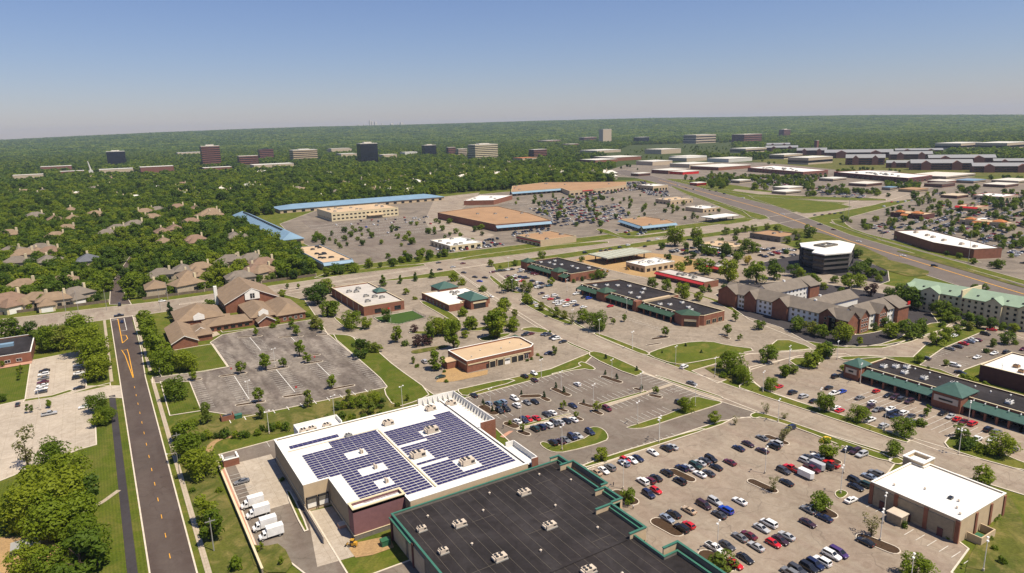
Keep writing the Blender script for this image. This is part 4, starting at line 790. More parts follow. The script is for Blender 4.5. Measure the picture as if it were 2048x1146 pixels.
# ---------------- small commercial buildings
def shop(name, label, cat, poly, h, wall, roof, cope='white_trim', par=.5, win=None, band_=None, units=4, um='grey_metal'):
    r = flat_building(name, label, cat, poly, h, wall, roof, par, cope); p = ccw(poly)
    for (i, n_, w_, hh, z) in (win or []): windows(r, p[i], p[(i + 1) % len(p)], z, n_, w_, hh, 'shop_window', 'dark_metal')
    for (i, mat, z0, z1, out) in (band_ or []):
        a, b_ = Vector(p[i]), Vector(p[(i + 1) % len(p)]); d = (b_ - a).normalized(); n_ = Vector((d.y, -d.x))
        q = [a + n_ * .02, b_ + n_ * .02, b_ + n_ * out, a + n_ * out]
        MB().add([(q[0].x, q[0].y, z1), (q[1].x, q[1].y, z1), (q[2].x, q[2].y, z0), (q[3].x, q[3].y, z0), (q[0].x, q[0].y, z1 - .3), (q[1].x, q[1].y, z1 - .3), (q[2].x, q[2].y, z0 - .3), (q[3].x, q[3].y, z0 - .3)], [(0, 3, 2, 1), (4, 5, 6, 7), (3, 7, 6, 2), (0, 4, 7, 3), (1, 2, 6, 5)]).build('awning', mat, r)
    xs = [q[0] for q in p]; ys = [q[1] for q in p]; rr = random.Random(len(label))
    k = 0
    while k < units:
        x, y = rr.uniform(min(xs) + 3, max(xs) - 3), rr.uniform(min(ys) + 3, max(ys) - 3)
        if inside((x, y), inset(p, 2)): rooftop_unit(r, x, y, h - par, 3.2, 2.2, 1.4, um)
        k += 1
    return r
F_, L_ = 0, 3          # side facing south (-y), side facing west (-x) of a rect()
shop('red_awning_shop', 'brick shop row with long red awnings behind the canted strip mall', 'shop', rect(346, 360, 318, 365), 4.6, 'brick', 'grey_membrane', 'stucco_beige', win=[(L_, 8, 3, 2.2, .3)], band_=[(L_, 'red_metal', 3.0, 4.3, 2.0)])
shop('red_awning_shop', 'small brick shop with red awning beside the avenue drive', 'shop', rect(393, 404, 340, 369), 4.6, 'brick', 'grey_membrane', 'stucco_beige', win=[(L_, 5, 3, 2.2, .3)], band_=[(L_, 'red_metal', 3.0, 4.3, 2.0)], units=2)
shop('white_roof_shop', 'new tan shop with white roof at the edge of the building site', 'shop', rect(351, 382, 382, 404), 5, 'stucco_tan', 'white_membrane', win=[(F_, 5, 3.4, 2.4, .3), (L_, 4, 3, 2.4, .3)], units=6, um='canvas_white')
shop('grey_shop', 'grey walled shop with brown gravel roof near the highway', 'shop', rect(539, 568, 405, 440), 5.2, 'stone_grey', 'brown_gravel', 'stone_grey', win=[(L_, 4, 2.4, 2, .4)], units=2)
shop('tan_diner', 'low tan roofed diner with a crowded car park beside the avenue', 'restaurant', rect(460, 486, 398, 432), 4.6, 'stucco_beige', 'tan_gravel', 'stucco_cream', win=[(L_, 5, 2.6, 2, .4), (F_, 4, 2.6, 2, .4)], band_=[(L_, 'white_trim', 3.0, 3.6, 1.5)])
shop('grocery_store', 'big supermarket with wide brown gravel roof and blue awning front', 'store', [(370, 640), (436, 630), (452, 700), (462, 790), (437, 800), (369, 784)], 8, 'brick', 'brown_gravel', 'stucco_tan', win=[(0, 10, 5, 3, .3)], band_=[(0, 'blue_metal', 4.2, 6.6, 3.2)], units=5)
shop('brown_roof_store', 'tan walled store with brown gravel roof standing on the avenue lawn', 'store', rect(354, 396, 529, 572), 6, 'stucco_tan', 'brown_gravel', 'stucco_cream', win=[(L_, 6, 3, 2, .4)], band_=[(L_, 'sign_red', 3.8, 4.4, .5)], units=5)
shop('white_roof_bank', 'cream bank with flat white roof and tall dark windows by the avenue', 'bank', rect(275, 309, 561, 604), 5.2, 'stucco_cream', 'white_membrane', win=[(F_, 5, 3.6, 3, .5), (L_, 5, 3.6, 3, .5)], units=8, um='grey_metal')
shop('blue_awning_shop', 'retail block with blue awnings round a brown roof beside the avenue', 'shop', [(490, 540), (536, 536), (546, 560), (546, 594), (508, 596)], 5.6, 'stucco_cream', 'brown_gravel', 'stucco_tan', win=[(0, 8, 4, 2.6, .3), (4, 7, 4, 2.6, .3)], band_=[(0, 'blue_metal', 3.2, 5.2, 3.0), (4, 'blue_metal', 3.2, 5.2, 3.0)], units=5)
shop('white_roof_store', 'low store with white roof between the supermarket and the blue roofed row', 'store', [(466, 898), (503, 874), (563, 919), (526, 957)], 7, 'brick', 'white_membrane', units=6)
r = shop('shopping_row', 'long tan shopping row with brown roof and blue awnings facing the crowded lot', 'shopping row', [(590, 966), (688, 962), (664, 905), (740, 905), (803, 926), (850, 980), (738, 1086), (650, 1060)], 7.4, 'stucco_tan', 'brown_gravel', 'stucco_cream', win=[(0, 10, 6, 3, .3), (2, 8, 6, 3, .3), (3, 6, 6, 3, .3)], band_=[(0, 'blue_metal', 4, 6.4, 4)], units=10)
MB().box(690, 712, 904.2, 904.9, 5.2, 6.4).build('sign_lettering', 'sign_red', r)
shop('white_roof_diner', 'tan diner with white roof at the end of the crowded shopping lot', 'restaurant', rect(812, 846, 868, 906), 8, 'stucco_tan', 'white_membrane', win=[(F_, 5, 4, 3, .5), (L_, 5, 4, 3, .5)])
shop('cream_office', 'two storey cream office with pale roof facing an empty car park', 'office', rect(254, 344, 852, 916), 11, 'stucco_cream', 'tan_gravel', 'stucco_cream', win=[(F_, 16, 3.2, 1.8, 2), (F_, 16, 3.2, 1.8, 6.6), (L_, 9, 3.2, 1.8, 2)], units=14, um='grey_metal')
MB().box(300, 322, 846, 852, 3.6, 4.6).build('entrance_canopy', 'stucco_tan', bpy.data.objects['cream_office'])
for nm, lb, x0, x1, y0, y1, zr, ax in (('blue_roof_row', 'very long low building with pale blue metal roof before the woods', 222, 480, 990, 1040, 10, 'x'), ('blue_roof_hall', 'long hall with steep blue metal roof beside the tree belt', 156, 179, 700, 972, 11, 'y')):
    r = thing(nm, lb, 'building', ((x0 + x1) / 2, (y0 + y1) / 2, 0)); BLOCK.append(rect(x0 - 4, x1 + 4, y0 - 5, y1 + 5))
    MB().prism(rect(x0 + 1, x1 - 1, y0 + 1, y1 - 1), 0, 5, bottom=False, top=False).build('wall', 'stucco_tan', r); o = MB().hip(x0, x1, y0, y1, 5, zr, t=.4).build('roof', 'blue_metal', r)
    windows(r, (x0 + 1, y0 + 1), (x1 - 1, y0 + 1), .4, 20 if ax == 'x' else 2, 5, 3, 'shop_window', 'dark_metal')
    if ax == 'y':
        for i in range(22): MB().box(165.5, 167, 740 + i * 9.5, 747 + i * 9.5, zr - 1.2, zr + .6).build('skylight', 'dark_metal', o)
shop('blue_parapet_store', 'flat tan roofed store with blue metal parapet at the end of the tree belt', 'store', rect(153, 178, 548, 640), 6.4, 'stucco_beige', 'tan_gravel', 'blue_metal', band_=[(F_, 'blue_metal', 4.2, 6.2, 2.5), (L_, 'blue_metal', 5.2, 6.2, .6)], units=14, um='dark_metal')
shop('fuel_shop', 'tan fuel station shop with white roof beside the highway verge', 'shop', rect(652, 682, 606, 636), 5, 'stucco_tan', 'white_membrane', win=[(F_, 4, 3, 2.4, .4)])
shop('tan_bank', 'tan and brick bank between the fuel station and the crowded lot', 'bank', rect(686, 730, 698, 728), 6, 'stucco_tan', 'tan_gravel', win=[(F_, 5, 3, 2.4, .4), (L_, 4, 3, 2.4, .4)])
def canopy(name, label, x0, x1, y0, y1, h, roof, n, cols='dark_metal', ribs=0):
    r = thing(name, label, 'canopy', ((x0 + x1) / 2, (y0 + y1) / 2, 0)); BLOCK.append(rect(x0, x1, y0, y1)); o = MB().box(x0, x1, y0, y1, h, h + .9).build('canopy_roof', roof, r)
    for i in range(ribs): x = x0 + (x1 - x0) * (i + .5) / ribs; MB().box(x - .15, x + .15, y0 - .1, y1 + .1, h + .91, h + 1.1).build('roof_rib', 'stucco_cream', o)
    for i in range(n):
        x = x0 + (x1 - x0) * (i + .5) / n
        for y in (y0 + (y1 - y0) * .2, y0 + (y1 - y0) * .8): MB().box(x - .35, x + .35, y - .35, y + .35, 0, h).build('column', cols, r)
canopy('fuel_canopy', 'white fuel station canopy with pumps beside the highway corner', 590, 632, 533, 552, 5, 'white_membrane', 4)
canopy('site_canopy', 'pale green ribbed canopy on dark columns above the building site', 346, 394, 421, 446, 5.2, 'pale_canopy', 6, 'brick_dark', 9)
r = flat_building('highway_store', 'long brick store with white roof lying along the highway', 'store', [(632, 352), (594, 297), (586, 262), (608, 252), (660, 337)], 8, 'brick', 'white_membrane', .6, 'stone_grey')
windows(r, (632, 352), (604, 311), .5, 8, 4.5, 3.4, 'shop_window', 'dark_metal'); [rooftop_unit(r, x, y, 7.4, 4, 2.6, 1.6, 'unit_tan') for x, y in ((637, 335), (628, 320), (622, 312), (612, 298), (604, 280), (600, 268))]
for nm, lb, x0, x1, y0, y1, wl, rf, aw in (('orange_roof_diner', 'dark walled diner with orange tiled towers beside the retail lot', 778, 803, 404, 440, 'brick_dark', 'orange_tile', 1), ('orange_awning_diner', 'brown diner with bright orange awnings and an arched front', 770, 788, 318, 362, 'stucco_beige', 'orange_tile', 1)):
    r = flat_building(nm, lb, 'restaurant', rect(x0, x1, y0, y1), 5.4, wl, 'tan_gravel', .5, 'stucco_tan'); pyramid_cap(r, x0 + 2, x0 + 10, y0 + 4, y0 + 14, 6, 8.4, wl, rf); pyramid_cap(r, x0 + 3, x0 + 9, y1 - 12, y1 - 4, 6, 8, wl, rf)
    awning(r, x0 - .1, x0 - 3, y0 + 15, y1 - 13, 5, 3.2, rf); windows(r, (x0, y1), (x0, y0), .4, 6, 3, 2.4, 'shop_window', 'dark_metal')
shop('fast_food', 'white and red fast food restaurant with white flat roof right of the junction', 'restaurant', rect(1018, 1062, 430, 466), 6, 'stucco_beige', 'white_membrane', 'sign_red', win=[(L_, 5, 3.4, 3, .4), (F_, 5, 3.4, 3, .4)])
shop('red_roof_diner', 'small diner under a red parapet among trees beyond the retail lot', 'restaurant', rect(890, 915, 400, 425), 5, 'stucco_tan', 'tan_gravel', 'sign_red', band_=[(L_, 'sign_red', 3.4, 5, 2)])
o = thing('event_tent', 'white barrel roofed tent standing in the retail car park', 'tent', G(1958, 447) + (0,)); tx, ty = o.location.x, o.location.y; prof = [(math.cos(math.pi * i / 8) * 5.5, 2.4 + math.sin(math.pi * i / 8) * 3) for i in range(9)]
MB().add([(tx - 8, ty + p[0], p[1]) for p in prof] + [(tx + 8, ty + p[0], p[1]) for p in prof], [(i, i + 1, 10 + i, 9 + i) for i in range(8)] + [tuple(range(9)), tuple(range(17, 8, -1))]).build('canopy', 'canvas_white', o)
for sx in (-7.8, 0, 7.8):
    for sy in (-5.3, 5.3): MB().tube((tx + sx, ty + sy, 0), (tx + sx, ty + sy, 2.5), .08, n=5).build('pole', 'pole_white', o)
# west edge buildings
r = flat_building('brick_school', 'brick building with black roof and blue rooftop screen at the concrete lot', 'building', rect(-75, -37.5, 411.2, 450), 5, 'brick', 'black_membrane', .5, 'white_trim')
MB().box(-53, -46, 431, 434.5, 4.52, 6.0).build('rooftop_screen', 'blue_metal', r); windows(r, (-60, 411.2), (-40, 411.2), 1, 4, 2.4, 1.6); patch('brick_walk', rect(-60, -37.6, 406, 410.8), 'pink_block', False, .3, False)
r = thing('open_shelter', 'low dark shelter with pale mono-pitch roof beside the playground', 'shelter', (-28, 212, 0)); MB().add([(-32, 210.3, 2.4), (-25.2, 210.3, 2.4), (-25.2, 213.6, 3.1), (-32, 213.6, 3.1), (-32, 210.3, 2.55), (-25.2, 210.3, 2.55), (-25.2, 213.6, 3.25), (-32, 213.6, 3.25)], [(3, 2, 1, 0), (4, 5, 6, 7), (0, 1, 5, 4), (1, 2, 6, 5), (2, 3, 7, 6), (3, 0, 4, 7)]).build('roof', 'grey_metal', r)
MB().box(-31.8, -25.4, 213.3, 213.5, 0, 2.9).build('rear_wall', 'wood', r)
for x in (-31.7, -25.5): MB().box(x, x + .15, 210.4, 210.55, 0, 2.4).build('post', 'wood', r)
# ---------------- far mall, campus and towers
def sightline(x, y, hw, front):          # an open forecourt: lots and lawns lie before these buildings
    d = Vector((x, y)).normalized(); n_ = Vector((-d.y, d.x)); c = Vector((x, y)); return [tuple(c + n_ * hw + d * hw), tuple(c - n_ * hw + d * hw), tuple(c - n_ * hw - d * (hw + front)), tuple(c + n_ * hw - d * (hw + front))]
def far_block(name, label, cat, pxl, pxr, py, hpx, wall, roof, rat=1.0, storeys=0, glass='office_glass', group=None, rz=0, sign=None):
    x, y = G((pxl + pxr) / 2, py); D = depth(x, y); W = (pxr - pxl) * D / FPX; h = hpx * D / FPX
    a = math.atan2(x, y) - rz; k = abs(math.cos(a)) + rat * abs(math.sin(a)); w_ = W / k; d_ = w_ * rat
    dirv = Vector((x, y)).normalized(); x += dirv.x * d_ * .4; y += dirv.y * d_ * .4
    r = thing(name, label, cat, (x, y, 0), rz, group); BLOCK.append(sightline(x, y, W * .62, min(260, D * .085)))
    mw = wmat(r)
    def B(mb): mb.v = [tuple(mw @ Vector(v)) for v in mb.v]; return mb
    B(MB().box(-w_ / 2, w_ / 2, -d_ / 2, d_ / 2, 0, h)).build('wall', wall, r); B(MB().box(-w_ / 2 - .3, w_ / 2 + .3, -d_ / 2 - .3, d_ / 2 + .3, h, h + max(.8, h * .03))).build('roof', roof, r)
    for s_ in range(storeys):
        z = h * (s_ + .35) / (storeys + .3); B(MB().box(-w_ / 2 - .12, w_ / 2 + .12, -d_ / 2 - .12, d_ / 2 + .12, z, z + h * .45 / (storeys + .3))).build('window_band', glass, r)
    if storeys > 4: B(MB().box(-w_ * .22, w_ * .22, -d_ * .22, d_ * .22, h + max(.8, h * .03), h + h * .08 + 1)).build('penthouse', roof, r)
    return r
X1 = lambda *a: zl(*S_X1, [a])[0]; X2 = lambda *a: zl(*S_X2, [a])[0]; X3 = lambda *a: zl(*S_X3, [a])[0]
def fb(sh, name, label, cat, l, r_, b_, t, wall, roof, **kw):
    o, s = sh; return far_block(name, label, cat, o[0] + l * s, o[0] + r_ * s, o[1] + b_ * s, (b_ - t) * s, wall, roof, **kw)
for a in [(S_X1, 'office_tower', 'dark glass office tower with white frame rising from the far woods', 'tower', 638, 735, 322, 245, 'office_glass', 'far_white', 8),
          (S_X1, 'office_tower', 'tall red brick office tower with pale sloping cap among far trees', 'tower', 1185, 1292, 322, 215, 'far_brick', 'far_roof', 9),
          (S_X1, 'office_block', 'red brick office block with pale roof below the brick tower', 'office', 1395, 1512, 318, 270, 'far_brick', 'far_roof', 4),
          (S_X1, 'office_block', 'small dark red office block behind the brick offices', 'office', 1515, 1602, 285, 232, 'far_brick', 'dark_metal', 5),
          (S_X1, 'hotel_block', 'cream hotel block standing right of the brick offices', 'hotel', 1700, 1858, 292, 235, 'stucco_tan', 'far_white', 5),
          (S_X1, 'office_pair', 'distant blue-black office block near the horizon shops', 'office', 1022, 1075, 215, 180, 'office_glass', 'far_roof', 4),
          (S_X1, 'office_pair', 'distant blue-black office block with a red wall beside it', 'office', 1078, 1128, 212, 174, 'office_glass', 'far_roof', 4),
          (S_X2, 'office_tower', 'black glass office tower rising above the wooded hill', 'tower', 222, 342, 308, 200, 'office_glass', 'far_roof', 10),
          (S_X2, 'office_tower', 'squat black glass tower in the trees beyond the wooded hill', 'tower', 597, 682, 265, 208, 'office_glass', 'far_roof', 6),
          (S_X2, 'office_block', 'wide cream office block with dark window bands among trees', 'office', 866, 1043, 282, 205, 'stucco_cream', 'far_roof', 7),
          (S_X2, 'office_block', 'dark brown office block next to a tan annexe', 'office', 740, 795, 262, 220, 'far_brick', 'far_roof', 4),
          (S_X2, 'office_annexe', 'tan annexe block between dark and cream offices', 'office', 795, 862, 268, 228, 'far_tan', 'far_roof', 4),
          (S_X2, 'office_tower', 'pale concrete slab tower with brown top near the horizon', 'tower', 1632, 1705, 192, 116, 'far_tan', 'far_roof', 0),
          (S_X2, 'office_block', 'low dark block beside the pale slab tower', 'office', 1835, 1925, 192, 160, 'office_glass', 'far_white', 3),
          (S_X2, 'office_block', 'white roofed low block left of the pale slab tower', 'office', 1515, 1618, 185, 160, 'far_brick', 'far_white', 2),
          (S_X2, 'apartment_block', 'white and red apartment block on the wooded hill', 'apartments', 1222, 1328, 272, 232, 'far_brick', 'far_white', 4),
          (S_X3, 'office_tower', 'dark red square tower standing alone in the right hand woods', 'tower', 630, 692, 160, 115, 'far_brick', 'far_roof', 6),
          (S_X3, 'office_block', 'wide brown office complex before the far woods', 'office', 80, 262, 192, 145, 'far_tan', 'far_roof', 3),
          (S_X3, 'office_block', 'red brown office complex beside a parking deck', 'office', 360, 525, 188, 142, 'far_brick', 'far_roof', 4)]:
    fb(a[0], a[1], a[2], a[3], *a[4:8], a[8], a[9], storeys=a[10], rat=.6 if a[4] + 200 > a[5] else .4)
for i, (l, r_, b_, t, wl, rf, lb) in enumerate([(255, 410, 352, 330, 'far_brick', 'far_white', 'low red shop with white roof left of the glass tower'), (95, 245, 405, 380, 'far_tan', 'far_roof', 'low orange brown shop at the far left woods'), (360, 485, 372, 358, 'far_brick', 'far_white', 'long white roofed shed left of the glass tower'), (595, 770, 368, 346, 'far_tan', 'far_white', 'white roofed shops below the glass tower'),
        (830, 1010, 366, 332, 'far_brick', 'far_white', 'orange brown shops between glass and brick towers'), (1190, 1352, 350, 336, 'far_brick', 'far_white', 'flat white roofed garage under the brick tower'), (1470, 1715, 335, 318, 'far_tan', 'far_white', 'long white parking deck before the hotel block'), (1040, 1175, 265, 248, 'far_tan', 'far_white', 'low pale block left of the brick tower'), (1925, 2048, 250, 225, 'far_tan', 'far_white', 'cluster of cream shops right of the hotel block'),
        (1180, 1340, 196, 175, 'far_tan', 'far_white', 'pale horizon shops in front of distant woods'), (1340, 1570, 200, 172, 'far_tan', 'far_white', 'wide pale horizon shopping centre in distant woods')]):
    fb(S_X1, 'low_block', lb, 'building', l, r_, b_, t, wl, rf, rat=.5)
for i, (l, r_, b_, t, wl, rf, lb) in enumerate([(100, 215, 275, 245, 'far_tan', 'far_white', 'white roofed shops left of the black tower'), (345, 450, 280, 250, 'far_tan', 'far_roof', 'pinkish shops right of the black tower'), (470, 570, 262, 238, 'far_white', 'far_white', 'white shop with blue band between two black towers'), (45, 185, 242, 222, 'far_tan', 'far_white', 'cream row on the slope behind the black tower'),
        (1130, 1270, 296, 272, 'far_tan', 'orange_tile', 'tan block with orange roofs on the wooded hill'), (1520, 1760, 250, 228, 'far_tan', 'far_white', 'long cream building under the pale slab tower'), (1275, 1410, 192, 170, 'far_brick', 'far_roof', 'orange brick houses near the horizon'), (1420, 1515, 212, 192, 'far_brick', 'far_roof', 'brown school building near the horizon'),
        (1520, 1740, 308, 282, 'brick', 'far_white', 'red brick mall wing with white roof'), (1600, 1880, 296, 264, 'brick', 'far_white', 'mall hall with white roof and grey sawtooth'), (1900, 2110, 256, 215, 'far_tan', 'far_roof', 'tan department store block at the mall'), (1850, 2060, 322, 288, 'far_tan', 'far_white', 'white roofed mall concourse'), (2040, 2260, 300, 268, 'far_tan', 'far_white', 'white roofed mall hall beside the tan store'), (1940, 2150, 372, 340, 'far_brick', 'far_white', 'small red fronted shops with white roofs at the mall lot')]):
    fb(S_X2, 'low_block', lb, 'building', l, r_, b_, b_ - (b_ - t) * .62, wl, rf, rat=.9, storeys=0)
for i, (l, r_, b_, t, wl, rf, lb) in enumerate([(0, 250, 330, 296, 'far_tan', 'far_white', 'long white roofed mall hall before the ring road'), (120, 460, 345, 312, 'brick', 'far_white', 'white roofed mall wing with brick front'), (0, 210, 292, 250, 'far_white', 'far_white', 'white stepped mall roof'), (220, 470, 300, 265, 'far_white', 'far_white', 'white mall hall with dark clerestory'),
        (0, 165, 372, 345, 'sign_red', 'far_white', 'white roofed shop with red front by the mall lot'), (450, 915, 372, 330, 'sign_red', 'white_membrane', 'big box store with red walls and white roof'), (900, 1500, 405, 358, 'brick_dark', 'white_membrane', 'wide dark red big box store with white roof'), (600, 760, 470, 432, 'stucco_beige', 'far_white', 'tan restaurant with white roof beside the ring road'), (790, 1250, 488, 470, 'far_tan', 'far_roof', 'low tan fuel canopy beside the ring road') ,
        (1500, 1650, 425, 400, 'far_brick', 'far_roof', 'brown restaurant at the far right lot'), (1810, 2020, 512, 478, 'far_tan', 'far_white', 'cream fast food building by the right hand road')]):
    if i not in (5, 6, 8, 10): fb(S_X3, 'low_block', lb, 'building', l, r_, b_, b_ - (b_ - t) * .55, wl, rf, rat=.8)
for nm, lb, pl, wl, cp in (('big_box_store', 'big box store with red walls and wide white roof', [(1279, 1060), (1230, 881), (1301, 874), (1373, 1064)], 'far_brick', 'red_metal'), ('big_box_store', 'wide dark red big box store with white roof', [(1264, 836), (1204, 656), (1283, 657), (1346, 814)], 'brick_dark', 'sign_red')):
    r = flat_building(nm, lb, 'store', pl, 9, wl, 'white_membrane', .6, cp, .6); p = ccw(pl); BLOCK[-1] = sightline(sum(q[0] for q in pl) / 4, sum(q[1] for q in pl) / 4, 100, 30)
    for i in range(4):
        a, b_ = Vector(p[i]), Vector(p[(i + 1) % 4]); windows(r, a, b_, .5, max(3, int((b_ - a).length / 14)), 7, 4, 'shop_window', 'stucco_tan')
    for i in range(14): q = Vector(p[0]).lerp(Vector(p[1]), random.uniform(.1, .9)).lerp(Vector(p[3]).lerp(Vector(p[2]), .5), random.uniform(.15, .6)); rooftop_unit(r, q.x, q.y, 8.4, 5, 3.4, 2, 'grey_metal')
for i, (l, r_, b_, hp, wl, rf, lb) in enumerate([(1380, 1412, 371, 5, 'sign_red', 'far_white', 'small red fronted shop in the mall trees'), (1462, 1500, 366, 5, 'far_tan', 'far_white', 'small white roofed kiosk in the mall lot'), (1545, 1600, 388, 5, 'stucco_beige', 'far_white', 'tan restaurant with white roof beside the ring road lawn'), (1700, 1760, 372, 5, 'far_brick', 'far_roof', 'brown roofed diner before the dark red store'), (1765, 1792, 380, 5, 'far_tan', 'blue_metal', 'small shop with blue roof by the ring road'), (1800, 1852, 384, 5, 'stucco_tan', 'brown_gravel', 'tan walled diner beside the junction road'), (1852, 1905, 374, 6, 'far_brick', 'shingle_grey', 'dark gabled restaurant in the far right trees'), (1915, 1966, 366, 5, 'far_tan', 'blue_metal', 'low shop with pale blue roof in the far right trees'), (1972, 2030, 374, 5, 'far_brick', 'far_roof', 'brick shop with grey roof in the far right trees'), (1885, 1932, 396, 5, 'far_brick', 'far_tan', 'brown diner above the retail car park'),
        (1640, 1690, 362, 5, 'far_tan', 'far_white', 'small bank before the red walled store'), (1262, 1300, 352, 5, 'far_brick', 'far_white', 'white roofed shop beside the highway bend'), (1312, 1352, 346, 5, 'far_tan', 'far_white', 'pale shop beside the mall wing'), (1700, 1790, 352, 6, 'far_tan', 'far_white', 'pale parking deck behind the dark red store'), (1820, 1940, 356, 5, 'far_tan', 'far_roof', 'long low deck before the campus front row'), (1990, 2060, 366, 5, 'far_tan', 'far_roof', 'low tan deck at the end of the campus')]):
    far_block('small_shop', lb, 'shop', l, r_, b_, hp, wl, rf, .7, 1)
def campus(l, r_, b_, t, lb, n_=2):
    o, s = S_X3; x, y = G(o[0] + (l + r_) / 2 * s, o[1] + b_ * s); D = depth(x, y); W = (r_ - l) * s * D / FPX; h = (b_ - t) * s * D / FPX * .62; rz = RAD(-54) if r_ > 700 else RAD(-50)
    W *= .96; d_ = W * .2; dv = Vector((x, y)).normalized() * d_ * .6; x += dv.x; y += dv.y; r = thing('campus_block', lb, 'office', (x, y, 0), rz); mw = wmat(r); BLOCK.append(sightline(x, y, W * .6, 110))
    def B(mb): mb.v = [tuple(mw @ Vector(v)) for v in mb.v]; return mb
    B(MB().box(-W / 2, W / 2, -d_ / 2, d_ / 2, 0, h)).build('wall', 'far_brick', r); B(MB().gable(-W / 2 - 1, W / 2 + 1, -d_ / 2 - 1.5, d_ / 2 + 1.5, h, h * 1.5, 'x', t=.6)).build('roof', 'campus_roof', r)
    for s_ in range(3): B(MB().box(-W / 2 + 3, W / 2 - 3, -d_ / 2 - .15, d_ / 2 + .15, h * (.12 + .3 * s_), h * (.27 + .3 * s_))).build('window_band', 'office_glass', r)
    for i in range(n_):
        cx = -W / 2 + W * (i + .5) / n_; g = B(MB().box(cx - d_ * .4, cx + d_ * .4, -d_ * .75, -d_ / 2, 0, h).add([(cx - d_ * .4, -d_ * .75, h), (cx + d_ * .4, -d_ * .75, h), (cx, -d_ * .75, h * 1.4), (cx - d_ * .4, 0, h), (cx + d_ * .4, 0, h), (cx, 0, h * 1.4)], [(0, 1, 2), (0, 2, 5, 3), (2, 1, 4, 5)])).build('gabled_bay', 'far_brick', r)
for l, r_, b_, t, lb in [(555, 735, 240, 205, 'campus block left of the clock tower'), (735, 900, 262, 218, 'campus block beneath the clock tower'), (900, 1270, 278, 228, 'long campus block behind a tree court'), (1020, 1230, 318, 255, 'campus block beside the tree court'), (1275, 1500, 288, 238, 'campus block behind the front row right of the court'), (1255, 1410, 335, 290, 'short campus block at the front entrance'), (1400, 1720, 348, 285, 'long campus block in the front row'), (1505, 1850, 312, 258, 'campus block in the second row'), (1760, 2100, 362, 305, 'campus block at the end of the front row'), (1880, 2100, 322, 280, 'campus block in the second row end'), (560, 690, 218, 190, 'small campus block in the back row'), (1310, 1560, 252, 222, 'campus hall with blue roofed attic')]:
    campus(l, r_, b_, t, 'brick and grey roofed ' + lb)
r = fb(S_X3, 'clock_tower', 'slim brick clock tower with white top rising from the office campus', 'tower', 833, 858, 225, 178, 'far_brick', 'far_white', rat=1)
for l, r_, b_, t, lb in [(580, 760, 282, 258, 'pale parking deck left of the tree court'), (690, 930, 312, 275, 'pale concrete parking deck before the tree court'), (350, 560, 245, 222, 'pale parking deck before the brown offices'), (1550, 1780, 226, 192, 'white roofed hall beyond the campus'), (1790, 2050, 225, 190, 'tan low hall at the far right woods'), (1360, 1490, 122, 104, 'white distant building in the far right woods')]:
    fb(S_X3, 'low_block', lb, 'building', l, r_, b_, t, 'far_tan', 'far_white', rat=.6, storeys=1)
# water tower pylon, skyline
x, y = G(*X1(540, 390)); D = depth(x, y); r = thing('chapel_spire', 'pale slanted concrete spire rising over the left hand woods', 'tower', (x, y, 0)); k = D / FPX * .3418 * .72
MB().add([(x - 20 * k, y, 0), (x + 20 * k, y, 0), (x + 20 * k, y + 12, 0), (x - 20 * k, y + 12, 0), (x - 18 * k, y, 52 * k), (x + 10 * k, y, 52 * k), (x + 10 * k, y + 12, 52 * k), (x - 18 * k, y + 12, 52 * k)], [(0, 1, 5, 4), (1, 2, 6, 5), (2, 3, 7, 6), (3, 0, 4, 7), (4, 5, 6, 7)]).build('base', 'far_white', r)
MB().tube((x - 4 * k, y + 6, 52 * k), (x - 16 * k, y + 6, 125 * k), 7 * k, 3 * k, 6).build('spire', 'far_white', r)
for l, r_, t in [(222, 232, 88), (254, 260, 84), (290, 300, 64), (303, 312, 70), (320, 334, 74), (360, 366, 80), (412, 428, 82), (455, 462, 82), (470, 486, 76)]:
    o, s = S_X2; pxx = o[0] + (l + r_) / 2 * s; pyy = o[1] + 96 * s; c = RM @ Vector((pxx - 1024, 573 - pyy, -FPX)); c = c / math.hypot(c.x, c.y) * 12600; z0 = relief(c.x, c.y) - 30; zt = CAM_H + (RM @ Vector((pxx - 1024, 573 - (o[1] + t * s), -FPX))).z / math.hypot((RM @ Vector((pxx - 1024, 0, -FPX))).x, (RM @ Vector((pxx - 1024, 0, -FPX))).y) * 12600
    W = (r_ - l) * s * 12600 / FPX; q = thing('skyline_tower', 'tiny hazy downtown tower on the horizon', 'tower', (c.x, c.y, z0), 0, 'downtown towers on the horizon'); zt = max(zt, z0 + 60)
    MB().box(c.x - W / 2, c.x + W / 2, c.y - W / 2, c.y + W / 2, z0, zt).build('shaft', 'far_roof', q); MB().box(c.x - W / 4, c.x + W / 4, c.y - W / 4, c.y + W / 4, zt, zt + 8).build('crown', 'far_roof', q)
